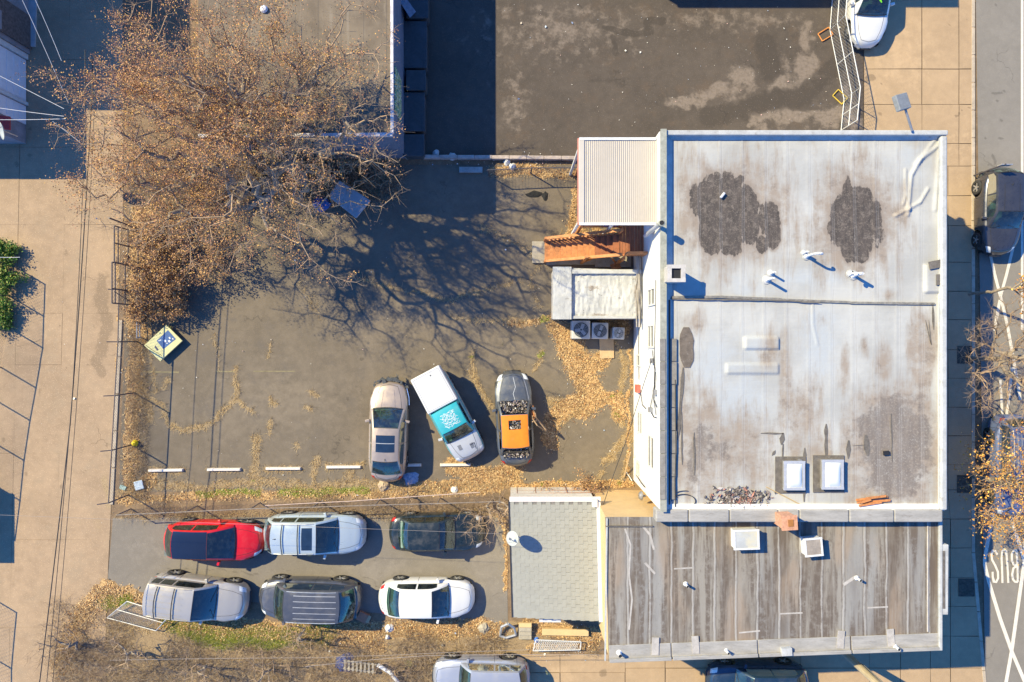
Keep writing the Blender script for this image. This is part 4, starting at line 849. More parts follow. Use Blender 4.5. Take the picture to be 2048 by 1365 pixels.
t = NT('graffiti_mural'); v = t.co('pos'); r_ = t.n('ShaderNodeValToRGB'); t.set(r_.inputs[0], t.noise(2.6, 2, .5, None, 2.5)); r_.color_ramp.interpolation = 'CONSTANT'
for i, (p, cc) in enumerate(((0, (.05, .08, .15)), (.42, (.35, .45, .12)), (.47, (.75, .75, .7)), (.52, (.55, .5, .05)), (.57, (.1, .3, .2)))):
    el = r_.color_ramp.elements[i] if i < 2 else r_.color_ramp.elements.new(p); el.position = p; el.color = (*cc, 1)
M_mural = t.bsdf(r_.outputs[0], .8)
wx = n2_[0] - .05 + .005; ya_, yb_ = Wy(150, 2.4), Wy(238, 2.4)
MB().box((wx + .02, (ya_ + yb_) / 2, 2.6), (.04, ya_ - yb_, 1.6)).obj('graffiti', M_mural, ng)
tb = MB().lathe([(.01, .16), (.12, .12), (.17, .04), (.15, 0)], (*rxy(528, 19, NZ), NZ - .02), n=9, cap=True).obj('plastic_bag', gm('white_plastic', (.7, .68, .7), .5, .1, 9)); tag(tb, 'crumpled white plastic bag on the tan garage roof', 'plastic bag')
# dark rounded bins along the garage in the shade
M_bin = gm('dark_bin', (.055, .06, .065), .7, .25, 2, dirt=(.10, .10, .1))
bins = [((812, -30), (857, 38), .9, 'dark rounded bin at the top end of the row beside the garage'), ((806, 42), (854, 138), .8, 'long dark bin second from the top beside the garage'), ((812, 140), (852, 182), .95, 'short dark rounded bin in the middle of the row beside the garage'),
        ((805, 184), (850, 264), .8, 'long dark bin beside the graffiti wall, fourth in the row'), ((806, 268), (849, 314), .75, 'dark bin at the lower end of the row by the low kerb wall')]
for (xa, ya), (xb, yb2), h, lb in bins:
    p, q = rxy(xa, ya, h), rxy(xb, yb2, h); cx, cy = (p[0] + q[0]) / 2, (p[1] + q[1]) / 2; d = thing('dark_bin', lb, 'bin', (cx, cy, 0), 0, 'dark bins along the garage wall')
    MB().box((0, 0, h / 2 - .03), (q[0] - p[0] - .06, p[1] - q[1] - .08, h - .06)).obj('body', M_bin, d, local=True, bevel=.12, seg=3)
    MB().box((0, 0, h), (q[0] - p[0], p[1] - q[1] - .04, .07)).obj('lid', M_bin, d, local=True, bevel=.03)
sh = MB().add([G(797, 0, 1.6), G(812, -4, 1.6), G(832, 24, 1.5), G(820, 36, 1.5), G(800, 0, .6), G(812, -4, .6), G(832, 24, .6), G(820, 36, .6)], [(0, 1, 2, 3), (4, 7, 6, 5), (0, 4, 5, 1), (1, 5, 6, 2), (2, 6, 7, 3), (3, 7, 4, 0)]).obj('tarp_bundle', gm('grey_tarp', (.25, .25, .3), .7, .3, 9)); tag(sh, 'grey folded tarp leaning at the top of the bin row', 'tarp')
# low kerb wall between the lots with rubbish
kw = thing('low_wall', 'low pale concrete wall between the two lots, littered with scraps', 'wall', XY(1000, 318) + (0,))
for i in range(10):
    xa = 812 + i * 34.5; p, q = XY(xa, 316 + i * .3), XY(xa + 34, 316 + i * .3); MB().box(((p[0] + q[0]) / 2, p[1], .14), (q[0] - p[0], .17, .28), RNG.uniform(-.01, .01)).obj('coping_stone', gm('pink_grey_stone', (.40, .33, .29), .85, .25, 4, coord='pos', dirt=(.2, .17, .15)), kw, bevel=.02)
b = thing('flat_box', 'flattened grey box lying in the shade below the low wall', 'box', (*XY(942, 341), .02)); MB().box((0, 0, .06), (1.1, .26, .12)).obj('box_body', gm('grey_card', (.30, .30, .28), .85), b, local=True)
# ------------------------------------------------------------------ LEFT TERRACE of blocks (top left)
def bpart(p, nm, x0_, x1_, y0_, y1_, z0, z1, mat, bev=0): return MB().box(((x0_ + x1_) / 2, (y0_ + y1_) / 2, (z0 + z1) / 2), (x1_ - x0_, abs(y1_ - y0_), z1 - z0)).obj(nm, mat, p, bevel=bev)
M_grw = gm('grey_render', (.26, .25, .27), .9, .2, 2, coord='pos', dirt=(.15, .14, .15)); M_white_d = gm('white_door', (.70, .72, .78), .6, .06, 3); M_brown = gm('brown_brick', (.13, .10, .09), .9, .4, 9, coord='pos')
X_ = lambda p: (p - 1024) / S
Y_ = lambda p: (682.5 - p) / S
la = thing('garage_block', 'low grey garage block with wide white doors on the left edge of the alley', 'garage', (X_(20), Y_(200), 0))
xw = X_(52)
bpart(la, 'wall', X_(-160), xw, Y_(109), Y_(288), 0, 2.7, M_grw); bpart(la, 'roof', X_(-160), xw + .1, Y_(107), Y_(290), 2.7, 2.8, M_tanroof)
for py0, py1, nm in ((122, 204, 'garage_door'), (214, 250, 'door')):
    d = bpart(la, nm, xw, xw + .04, Y_(py0), Y_(py1), .05, 2.2, M_white_d)
    for k in range(5): bpart(d, 'door_panel', xw + .04, xw + .055, Y_(py0 + 2), Y_(py1 - 2), .1 + k * .43, .1 + k * .43 + .38, M_white_d)
bpart(la, 'door_surround', xw, xw + .12, Y_(110), Y_(120), 0, 2.6, M_pipe); bpart(la, 'door_surround', xw, xw + .12, Y_(206), Y_(212), 0, 2.6, M_pipe)
b = MB(); b.add([(xw, Y_(262), 2.5), (xw, Y_(287), 2.5), (xw + .75, Y_(287), 2.1), (xw + .75, Y_(262), 2.1), (xw, Y_(262), 2.44), (xw, Y_(287), 2.44), (xw + .75, Y_(287), 2.04), (xw + .75, Y_(262), 2.04)], [(0, 1, 2, 3), (4, 7, 6, 5), (2, 1, 5, 6), (3, 2, 6, 7), (0, 3, 7, 4)]); b.obj('awning', gm('red_awning', (.35, .03, .03), .7, .15, 5), la)
lb_ = thing('brick_block', 'grey and brown block with a barred window in the top left corner', 'building', (X_(0), Y_(0), 0))
xw2 = X_(60); bpart(lb_, 'wall', X_(-200), xw2, Y_(-36), Y_(109), 0, 4.4, M_grw); bpart(lb_, 'roof', X_(-200), xw2 + .1, Y_(-36), Y_(110), 4.4, 4.5, M_tanroof)
bpart(lb_, 'brick_pier', xw2, xw2 + .1, Y_(35), Y_(100), 0, 2.4, M_brown); bpart(lb_, 'bay', xw2, xw2 + .5, Y_(72), Y_(106), 2.5, 4.3, M_grw, .01)
wn_ = bpart(lb_, 'window', xw2, xw2 + .06, Y_(5), Y_(38), 1.6, 3.1, M_frame); bpart(wn_, 'pane', xw2 + .06, xw2 + .07, Y_(8), Y_(35), 1.7, 3.0, M_win)
for k in range(7): bpart(wn_, 'bar', xw2 + .1, xw2 + .13, Y_(9 + k * 4.2), Y_(9.8 + k * 4.2), 1.65, 3.05, M_pipe)
pv = tag(MB().prism([XY(58, -60), XY(78, -60), XY(72, 95), XY(56, 95)][::-1], 0.012, .1).obj('pavement', gm('pale_step', (.36, .36, .36), .85, .15, 3, coord='pos')), kind='structure')
dishlab = 'satellite dish added on the low grey garage block roof to cast an oval shadow'
dish(8, 262, 3.6, .42, math.radians(200), dishlab, 2.8)  # dish added for the oval shadow it throws on the alley
lc = thing('tall_rear_house', 'tall grey house beyond the top left corner that shades the alley', 'house', (X_(-100), Y_(-160), 0)); bpart(lc, 'wall', X_(-330), X_(55), Y_(-420), Y_(-37), 0, 7.5, M_grw); bpart(lc, 'roof', X_(-332), X_(57), Y_(-422), Y_(-36.5), 7.5, 7.7, M_tanroof)
# off-frame buildings whose shadows fall into the picture
tn = thing('row_house', 'brick row house beyond the top edge that shades the back lot', 'house', (X_(1400), Y_(-220), 0)); bpart(tn, 'wall', X_(1130), X_(1685), Y_(-420), Y_(-121), 0, 5.4, M_brown); bpart(tn, 'roof', X_(1128), X_(1687), Y_(-420), Y_(-119), 5.4, 5.5, M_tanroof)
sh2 = thing('shed', 'small grey shed beyond the left edge of the alley', 'shed', (X_(-140), Y_(1000), 0)); bpart(sh2, 'wall', X_(-220), X_(-77), Y_(930), Y_(1063), 0, 2.4, M_grw); bpart(sh2, 'roof', X_(-222), X_(-75), Y_(928), Y_(1065), 2.4, 2.5, M_tanroof)
# ------------------------------------------------------------------ VEHICLES
M_glass = glass_mat(); M_glassd = glass_mat('tinted_glass', (0.05, 0.08, 0.10), .10)
M_tyre = gm('tyre', (.028, .027, .026), .85, .2, 9); M_rim = gm('alloy_rim', (.50, .50, .50), .35, .1, 8, metal=.7); M_chas = gm('underbody', (.012, .012, .012), .9, .2, 4)
M_int = gm('car_interior', (.13, .15, .145), .85, .3, 5); M_intd = gm('car_interior_dark', (.05, .06, .06), .85, .3, 5); M_gap = gm('panel_gap', (.02, .02, .022), .8, .1, 5)
M_lampc = gm('headlamp_glass', (.65, .68, .70), .15, .1, 12, coat=.6); M_lampr = gm('tail_lamp', (.45, .02, .02), .2, .2, 9, coat=.6); M_plast = gm('black_trim', (.03, .03, .032), .5, .2, 8)
class Shape:
    def __init__(s, L, W, deck, cab, zb, zr, wr=.74, p=6.0, bow=.09, z0=.2, axles=None, R=.34, taper=.05):
        s.L, s.W, s.zb, s.zr, s.wr, s.p, s.bow, s.z0, s.R, s.taper = L, W, zb, zr, wr, p, bow, z0, R, taper
        s.deck = deck; s.xa, s.xa2, s.xb2, s.xb = [c * L / 2 for c in cab]; s.ax = axles or (L * .315, -L * .285)
    def w(s, x):
        u = min(1, abs(x) / (s.L / 2)); return s.W / 2 * max(0.02, (1 - u ** s.p)) ** (1 / s.p * 1.15) * (1 - s.taper * u * u)
    def zd(s, x):
        xs = [d[0] * s.L / 2 for d in s.deck]; ys = [d[1] for d in s.deck]; z = np.mean([np.interp(x + q, xs, ys) for q in (-.12, -.06, 0, .06, .12)])
        u = abs(x) / (s.L / 2); return float(z - .26 * max(0, (u - .90) / .10) ** 2.2)
    def sec(s, x):
        w, zd = s.w(x), s.zd(x); z0 = s.z0 + .12 * max(0, (abs(x) / (s.L / 2) - .9) / .1)
        for a in s.ax:
            q = (s.R + .05) ** 2 - (x - a) ** 2
            if q > 0: z0 = max(z0, s.R - .01 + math.sqrt(q))
        z0 = min(z0, zd - .16); m = z0 + (zd - z0) * .5; c = .03
        return [(.93 * w, z0), (.985 * w, z0 + (zd - z0) * .18), (1.0 * w, m), (.985 * w, zd - .13 if zd - .13 > m + .01 else m + .01), (.95 * w, zd - .055), (.87 * w, zd - .012), (.6 * w, zd + c * .55), (.3 * w, zd + c), (0, zd + c * 1.15)]
    def warp(s, x, y): return x * (1 - s.bow * (abs(y) / (s.W / 2)) ** 2)
    def ev(s, pts, t):
        n = len(pts) - 1; a = (1 - abs(t)) * n; i = min(n - 1, int(a)); f = a - i; y = pts[i][0] * (1 - f) + pts[i + 1][0] * f; z = pts[i][1] * (1 - f) + pts[i + 1][1] * f
        return (y if t >= 0 else -y), z
    def B(s, x, t): y, z = s.ev(s.sec(x), t); return Vector((s.warp(x, y), y, z))
    def Z(s, x):
        if x >= s.xa2: f = (s.xa - x) / (s.xa - s.xa2)
        elif x <= s.xb2: f = (x - s.xb) / (s.xb2 - s.xb) if s.xb2 > s.xb else 1
        else: f = 1
        f = max(0, min(1, f)); f = math.sin(f * math.pi / 2) ** .9 * .3 + f * .7
        arch = .035 * (1 - ((x - (s.xa2 + s.xb2) / 2) / max(.3, (s.xa2 - s.xb2) / 2)) ** 2) if s.xb2 < x < s.xa2 else 0
        return s.zb + (s.zr - s.zb) * f + arch
    def gsec(s, x):
        Z = s.Z(x); wb = .90 * s.w(max(min(x, s.L * .36), -s.L * .36)); wt = s.wr * s.W / 2; zb = s.zb - .05
        hw = lambda z: wb + (wt - wb) * (z - zb) / (s.zr - zb); H = Z - zb
        return [(wb, zb), (hw(zb + H * .2), zb + H * .2), (hw(zb + H * .84), zb + H * .84), (hw(Z) * .965, Z - .015), (hw(Z) * .88, Z + .005), (hw(Z) * .45, Z + .028), (0, Z + .035)]
    def Gp(s, x, t): y, z = s.ev(s.gsec(x), t); return Vector((s.warp(x, y), y, z))
def patch(F, x0, x1, t0, t1, nx, nt, off, name, mat, parent, smooth=True, thick=0):
    V = []; e = .02
    for i in range(nx + 1):
        for j in range(nt + 1):
            x = x0 + (x1 - x0) * i / nx; t = t0 + (t1 - t0) * j / nt; p = F(x, t)
            a = F(x + e, t) - F(x - e, t); b = F(x, min(1, t + e)) - F(x, max(-1, t - e)); n = a.cross(b)
            n = n.normalized() if n.length > 1e-9 else Vector((0, 0, 1))
            if n.z < -.2 or (n.z < .3 and n.y * p.y < 0): n = -n
            V.append(tuple(p + n * off))
    Fc = [(i * (nt + 1) + j, (i + 1) * (nt + 1) + j, (i + 1) * (nt + 1) + j + 1, i * (nt + 1) + j + 1) for i in range(nx) for j in range(nt)]
    return mesh_np(name, V, Fc, mat, parent, smooth, local=True)
def gapline(F, pts, w, parent, name='panel_gap', mat=None, off=.004):
    V = []; P_ = []
    for (x0, t0), (x1, t1) in zip(pts[:-1], pts[1:]):
        n = max(2, int(max(abs(x1 - x0) / .12, abs(t1 - t0) / .05)))
        P_ += [(x0 + (x1 - x0) * i / n, t0 + (t1 - t0) * i / n) for i in range(n + 1)]
    Q = []
    for x, t in P_:
        p = F(x, t); a = F(x + .02, t) - F(x - .02, t); b = F(x, min(1, t + .02)) - F(x, max(-1, t - .02)); n = a.cross(b); n = n.normalized() if n.length > 1e-9 else Vector((0, 0, 1))
        if n.z < -.2 or (n.z < .3 and n.y * p.y < 0): n = -n
        Q.append((p + n * off, n))
    for i, (p, n) in enumerate(Q):
        d = Q[min(i + 1, len(Q) - 1)][0] - Q[max(i - 1, 0)][0]
        sd = n.cross(d).normalized() * w / 2 if d.length > 1e-6 else Vector((0, w / 2, 0)); V += [tuple(p + sd), tuple(p - sd)]
    return mesh_np(name, V, [(2 * i, 2 * i + 1, 2 * i + 3, 2 * i + 2) for i in range(len(Q) - 1)], mat or M_gap, parent, local=True)
def make_car(name, label, cat, px, py, deg, sh, body, roof=None, glass=None, hz=.8, opts=(), interior=None, group='parked cars', lampz=True, tail=None):
    x, y, _ = G(px, py, hz); r = thing(name, label, cat, (x, y, 0), math.radians(deg), group); roof = roof or body; glass = glass or M_glass; interior = interior or M_int
    L, W = sh.L, sh.W; hl = L / 2
    # body
    key = sorted(set([round(v_, 4) for v_ in list(hl * np.sin(np.linspace(-math.pi / 2, math.pi / 2, 33))) + [a + q for a in sh.ax for q in (-sh.R - .051, -sh.R - .04, -.3, -.2, -.1, 0, .1, .2, .3, sh.R + .04, sh.R + .051)] + [sh.xa - .12, sh.xb + .12]]))
    st = [key[0]]
    for k in key[1:]:
        if k - st[-1] > .008: st.append(k)
    V = []; n = 9; m = 2 * n - 1
    for x_ in st:
        s_ = sh.sec(x_)
        for j in range(m):
            i = j if j < n else m - 1 - j; yy = -s_[i][0] if j < n - 1 else s_[i][0]; V.append((sh.warp(x_, yy), yy, s_[i][1]))
    F = []
    bed = 'cap' in opts
    for a in range(len(st) - 1):
        incab = st[a] > sh.xb + .1 and st[a + 1] < sh.xa - .1
        for j in range(m - 1):
            i = min(j, m - 2 - j)
            if incab and i >= 5: continue
            F.append((a * m + j, (a + 1) * m + j, (a + 1) * m + j + 1, a * m + j + 1))
    F.append(tuple(range(m))); k = (len(st) - 1) * m; F.append(tuple(range(k + m - 1, k - 1, -1)))
    ids = sorted({i_ for q in F for i_ in q}); mp0 = {i_: k_ for k_, i_ in enumerate(ids)}
    bo = mesh_np('body', [V[i_] for i_ in ids], [tuple(mp0[i_] for i_ in q) for q in F], body, r, True, local=True)
    MB().box((0, 0, .33), (L * .93, W * .70, .22)).obj('underbody', M_chas, r, local=True)
    MB().box(((sh.xa + sh.xb) / 2, 0, .5), (sh.xa - sh.xb - .2, W * .80, .1)).obj('cabin_floor', M_intd, r, local=True)
    # seats and dash
    xs = sh.xa2 - .35 if not bed else sh.xa2 - .25
    for sy in (-1, 1):
        b = MB(); b.box((xs - .1, sy * .36, .68), (.5, .48, .18)); b.box((xs - .38, sy * .36, .95), (.16, .46, .55)); b.box((xs - .42, sy * .36, min(sh.zr - .22, 1.27)), (.1, .24, .16)); b.obj('front_seat', interior, r, local=True, bevel=.05)
    if not bed and sh.xb2 < xs - .9:
        b = MB(); b.box((xs - 1.1, 0, .68), (.5, 1.2, .2)); b.box((xs - 1.36, 0, .95), (.16, 1.2, .5)); b.obj('rear_seat', interior, r, local=True, bevel=.05)
    b = MB(); b.box((sh.xa - .32, 0, sh.zb - .12), (.5, W * .78, .16)); b.obj('dashboard', M_intd, r, local=True, bevel=.04)
    b = MB(); b.lathe([(.17, -.012), (.19, 0), (.17, .012)], (sh.xa - .62, .36, sh.zb - .03), 'x', 14, cap=False); b.obj('steering_wheel', M_plast, r, local=True)
    if sh.xb > -hl * .95 and not bed: MB().box((sh.xb + .25, 0, sh.zb - .07), (.55, W * .76, .08)).obj('parcel_shelf', interior, r, local=True)
    # cabin frame with real openings
    lo, hi = sh.xb, sh.xa; a2, b2 = sh.xa2, sh.xb2; ws0, ws1 = a2 + .03, sh.xa - .04; rg0, rg1 = sh.xb + .05, b2 - .04
    bp = (a2 + b2) / 2 + .02; front = a2 + .32 * (sh.xa - a2); rear = b2 - .30 * (b2 - sh.xb) if b2 - sh.xb > .25 else b2 + .08
    sw = [(bp + .05, front), (rear, bp - .05)] if not bed else [(b2 + .12, front)]
    if 'third' in opts: mid = (rear + bp) / 2 - .12; sw = [(bp + .05, front), (mid + .04, bp - .05), (rear, mid - .04)]
    cs = list(np.linspace(lo, hi, 30)) + [ws0, ws1, rg0, rg1, a2, b2] + [v_ for q in sw for v_ in q]
    if 'hole' in opts: hx0, hx1 = a2 - .66, a2 - .24; cs += [hx0, hx1]
    if 'rear_solid' in opts: rg0 = rg1 = lo - 1
    cs = sorted(cs); st2 = [cs[0]]; keyv = {round(v_, 5) for v_ in [ws0, ws1, rg0, rg1, a2, b2] + [v_ for q in sw for v_ in q] + ([hx0, hx1] if 'hole' in opts else [])}
    for c_ in cs[1:]:
        if c_ - st2[-1] > .03: st2.append(c_)
        elif round(c_, 5) in keyv: 
            if round(st2[-1], 5) in keyv: st2.append(c_)
            else: st2[-1] = c_
    st2 = [v_ for i_, v_ in enumerate(st2) if i_ == 0 or v_ > st2[i_ - 1] + 1e-4]
    n = 7; m = 13; V = []
    for x_ in st2:
        s_ = sh.gsec(x_)
        for j in range(m):
            i = j if j < n else m - 1 - j; yy = -s_[i][0] if j < n - 1 else s_[i][0]; V.append((sh.warp(x_, yy), yy, s_[i][1]))
    Fr, Fp = [], []
    for a in range(len(st2) - 1):
        c0, c1 = st2[a] + 1e-4, st2[a + 1] - 1e-4
        for j in range(m - 1):
            i = min(j, m - 2 - j); q = (a * m + j, (a + 1) * m + j, (a + 1) * m + j + 1, a * m + j + 1)
            if i >= 4 and c0 > ws0 and c1 < ws1: continue
            if i >= 4 and c0 > rg0 and c1 < rg1: continue
            if i == 1 and any(c0 >= u0 - 2e-4 and c1 <= u1 + 2e-4 for u0, u1 in sw): continue
            if 'hole' in opts and i >= 5 and c0 > hx0 - 2e-4 and c1 < hx1 + 2e-4: continue
            if 'hole' in opts and i == 4 and False: continue
            (Fr if (i >= 3 and c0 > b2 - .002 and c1 < a2 + .002) else Fp).append(q)
    def used(Fx):
        ids = sorted({i_ for q in Fx for i_ in q}); mp_ = {i_: k_ for k_, i_ in enumerate(ids)}; return [V[i_] for i_ in ids], [tuple(mp_[i_] for i_ in q) for q in Fx]
    ro = mesh_np('roof', *used(Fr), roof, r, True, local=True); mesh_np('pillars', *used(Fp), roof if 'roof_pillars' in opts else body, r, True, local=True)
    if 'noglass' not in opts:
        wsg = patch(sh.Gp, ws0 - .02, ws1 + .03, -.345, .345, 6, 10, .006, 'windshield', glass, r)
        gapline(sh.Gp, [(ws0 - .01, .335), (ws0 - .01, -.335)], .035, wsg, 'seal', M_plast, .012); gapline(sh.Gp, [(ws1 + .03, .38), (ws1 + .03, -.38)], .07, wsg, 'wiper_cowl', M_plast, .006)
        for sy in (-1, 1): gapline(sh.Gp, [(ws1 + .03, .3 * sy), (ws1 - .1, .12 * sy), (ws1 - .14, -.06 + .1 * sy)], .018, wsg, 'wiper', M_plast, .022)
        if rg1 > rg0 + .05: rw = patch(sh.Gp, rg0 - .02, rg1 + .02, -.345, .345, 5, 10, .006, 'rear_window', glass, r); gapline(sh.Gp, [(rg1 + .01, .335), (rg1 + .01, -.335)], .03, rw, 'seal', M_plast, .01)
        for u0, u1 in sw:
            for sy in (-1, 1): patch(sh.Gp, u0 - .01, u1 + .01, sy * .655, sy * .845, 5, 2, .005, 'side_window', glass, r)
    # trim and gaps
    xh = sh.xa - .02; tn_ = hl * .90
    if 'nohood' not in opts:
        gapline(sh.B, [(xh, .30), (hl * .72, .27), (tn_, .22), (tn_ + .05, 0), (tn_, -.22), (hl * .72, -.27), (xh, -.30)], .014, r)
        if sh.xb > -hl * .9 and not bed: gapline(sh.B, [(sh.xb + .0, .28), (-hl * .9, .24), (-hl * .93, 0), (-hl * .9, -.24), (sh.xb + .0, -.28)], .014, r)
    for sy in (-1, 1):
        for xd in ([front - .02, bp, rear + .15] if not bed else [front - .02, b2 + .05]): gapline(sh.B, [(xd, sy * .45), (xd, sy * .9)], .014, r)
        gapline(sh.B, [(rear + .1 if not bed else b2 + .05, sy * .93), (front, sy * .93)], .012, r)
        for xd in ([bp + .12, rear + .28] if not bed else [b2 + .18]): gapline(sh.B, [(xd, sy * .62), (xd + .16, sy * .62)], .03, r, 'door_handle', body if body is not None else M_plast, .02)
        if lampz: patch(sh.B, hl * .86, hl * .965, sy * .30, sy * .52, 3, 4, .007, 'headlight', M_lampc, r)
        patch(sh.B, -hl * .965, -hl * .89, sy * .33, sy * .6, 3, 4, .007, 'tail_light', M_lampr, r)
        # mirror
        mp = sh.Gp(front - .02, sy * .93); b = MB(); b.box((mp.x + .05, mp.y + sy * .13, mp.z + .05), (.11, .2, .14), sy * .25); b.tube((mp.x, mp.y - sy * .03, mp.z), (mp.x + .04, mp.y + sy * .09, mp.z + .03), .022); b.obj('mirror', body, r, local=True, bevel=.03)
        for ax_ in sh.ax:
            R = sh.R; yc = sy * (sh.w(ax_) - .115); wh = thing('wheel', None, None); wh.parent = r; wh.location = (ax_, yc, R)
            MB().lathe([(R * .62, -.10), (R * .93, -.105), (R, -.08), (R, .08), (R * .93, .105), (R * .62, .10)], (0, 0, 0), 'y', 26, cap=False).obj('tyre', M_tyre, wh, smooth=True, local=True)
            b = MB(); b.lathe([(R * .63, -.07), (R * .66, -.03), (R * .66, .03), (R * .63, .07)], (0, 0, 0), 'y', 20, cap=False); b.lathe([(.07, sy * .05), (.06, sy * .085)], (0, 0, 0), 'y', 10)
            for k in range(5):
                a_ = 2 * math.pi * k / 5 + .3; b.tube((.05 * math.cos(a_), sy * .065, .05 * math.sin(a_)), (R * .64 * math.cos(a_), sy * .075, R * .64 * math.sin(a_)), .035, 4)
            b.obj('rim', M_rim, wh, local=True); MB().lathe([(R * .6, -.02), (R * .6, .02)], (0, 0, 0), 'y', 16).obj('brake_disc', M_chas, wh, local=True)
    b = MB(); b.path([tuple(sh.B(hl - .01 - .02 * 0, t_) + Vector((.02, 0, -.06))) for t_ in (.5, .3, 0, -.3, -.5)], .045, 6); b.obj('grille', M_plast, r, local=True)
    return r
def rails(r, sh, cross=2, color=None, ribs=0):
    a, b_ = sh.xa2 - .1, sh.xb2 + .1
    for sy in (-1, 1):
        pts = [sh.Gp(a + (b_ - a) * k / 6, sy * .42) + Vector((0, 0, .055 if 0 < k < 6 else .01)) for k in range(7)]
        MB().path([tuple(p) for p in pts], .018, 6).obj('roof_rail', color or M_galv, r, local=True)
    for k in range(cross):
        x_ = a + (b_ - a) * (.38 + .4 * k); pts = [sh.Gp(x_, t_) + Vector((0, 0, .075)) for t_ in (.42, .2, 0, -.2, -.42)]; MB().path([tuple(p) for p in pts], .022, 6).obj('cross_bar', M_plast, r, local=True)
    for k in range(ribs):
        t_ = -.26 + .52 * k / (ribs - 1); gapline(sh.Gp, [(b_ + .05, t_), (a - .35, t_)], .03, r, 'roof_rib', color or M_galv, .012)
def antenna(r, sh, x, name='antenna'):
    p = sh.Gp(x, 0); MB().tube(tuple(p), (p.x - .12, p.y, p.z + .07), .02, 6, .006).obj(name, M_plast, r, local=True)
sedan_deck = [(-1, .78), (-.93, .93), (-.6, .99), (-.1, .95), (.35, .93), (.6, .86), (.85, .74), (1, .62)]
suv_deck = [(-1, 1.0), (-.9, 1.05), (0, 1.03), (.4, 1.04), (.65, .98), (.88, .88), (1, .74)]
# 1 gold sedan, nose up
s1 = Shape(4.75, 1.80, sedan_deck, (.48, .10, -.54, -.84), .95, 1.43, wr=.70)
P_gold = paint('gold_paint', (.42, .335, .27), .3, .5)
c1 = make_car('gold_sedan', 'champagne gold sedan with smashed front end and open sunroof panel, parked beside the pickup', 'car', 776, 864, 88.7, s1, P_gold, opts=('nosing',), lampz=False)
patch(s1.Gp, -.86, -.08, -.26, .26, 5, 6, .008, 'sunroof', gm('dark_sunroof', (.015, .03, .06), .12, .2, 3, coat=.5, bump=0), c1); gapline(s1.Gp, [(-.45, .26), (-.45, -.26)], .03, c1, 'sunroof_bar', M_galv, .014); antenna(c1, s1, -1.15)
b = MB()
for k in range(46):
    y_ = RNG.uniform(-.78, .78); x_ = 2.36 - .30 * (abs(y_) / .9) ** 2 + RNG.uniform(-.14, .10); b.box((x_, y_, RNG.uniform(.35, .62)), (RNG.uniform(.04, .22), RNG.uniform(.08, .35), RNG.uniform(.03, .08)), RNG.uniform(-1, 1))
for k in range(6): b.tube((2.3, -.1 + RNG.uniform(-.3, .3), .5), (2.62 + RNG.uniform(-.1, .1), -.15 + RNG.uniform(-.2, .25), .4), .02, 4)
b.obj('wrecked_bumper', gm('broken_plastic', (.05, .055, .06), .6, .5, 9, dirt=(.3, .3, .32)), c1, local=True)
MB().path([(2.02, -.82, .72), (1.6, -.93, .72), (1.25, -.95, .74)], .02, 4).obj('torn_fender_edge', gm('blue_film', (.15, .25, .55), .5), c1, local=True)
gapline(s1.B, [(1.95, .12), (.72, .17)], .012, c1, 'hood_crease', P_gold, .012); gapline(s1.B, [(1.95, -.12), (.72, -.17)], .012, c1, 'hood_crease', P_gold, .012)
pb = MB().lathe([(.02, .12), (.14, .1), (.2, .03), (.17, 0)], (0, 0, 0), n=9).obj('yellow_toy', gm('yellow_plush', (.7, .65, .2), .9, .2, 9), c1, local=True); pb.location = (-1.62, -.1, .96)
# 2 pickup with hard white bed cap, nose down right
s2 = Shape(4.55, 1.66, [(-1, .92), (-.9, .96), (0, .95), (.35, .95), (.7, .90), (.9, .82), (1, .70)], (.50, .26, -.20, -.24), .95, 1.50, wr=.80, p=9, bow=.05, R=.33)
P_silv = paint('silver_paint', (.52, .53, .54), .35, .35, .1); P_teal = paint('teal_paint', (.02, .36, .42), .4, .1, .08)
c2 = make_car('pickup_truck', 'small silver pickup with white bed cap and teal cab roof covered in pale scribbles', 'pickup', 899, 832, -61.8, s2, P_silv, roof=P_teal, opts=('cap', 'rear_solid', 'roof_pillars'), hz=.9)
b = MB(); b.prism([(-2.30, -.74), (-.52, -.76), (-.52, .76), (-2.30, .74)], .97, 1.50); capo = b.obj('bed_cap', gm('white_fibreglass', (.56, .56, .56), .5, .04, 1.5, dirt=(.45, .44, .42), coat=.2), c2, local=True, bevel=.06, seg=3)
MB().ribbon([(-2.2, -.64), (-.62, -.66), (-.62, .66), (-2.2, .64), (-2.2, -.62)], .012, 1.503).obj('cap_groove', M_metal, capo, local=True); MB().lathe([(.035, 0), (.03, .01)], (-2.05, .18, 1.50), n=8).obj('rivet', M_plast, capo, local=True)
for sy in (-1, 1): gapline(s2.B, [(2.1, .52 * sy), (.2, .5 * sy), (-2.1, .52 * sy)], .06, c2, 'teal_stripe', P_teal, .006)
M_scr = gm('white_scribble', (.72, .75, .76), .7, .1, 5)
rs = np.random.default_rng(5)
for q in range(4):
    pts = []; x_, t_ = .38 - .17 * q, .17
    for k in range(26):
        pts.append((max(-.36, min(.50, x_ + .085 * math.sin(k * 1.25 + q) + rs.normal(0, .02))), .2 - .015 * k + .045 * math.sin(k * 2.1 + q) ))
    gapline(s2.Gp, pts, .013, c2, 'scribble', M_scr, .008 + .002 * q)
for xx_, tt in ((1.72, .14), (1.55, -.14)):
    for k in range(4): gapline(s2.B, [(xx_ - .14, tt + .022 * k - .03), (xx_ + .12, tt + .022 * k - .03)], .018, c2, 'hood_vent', M_plast, .01)
gapline(s2.B, [(1.95, .20), (1.65, .22), (1.65, .12)], .03, c2, 'tape_mark', M_plast, .008)
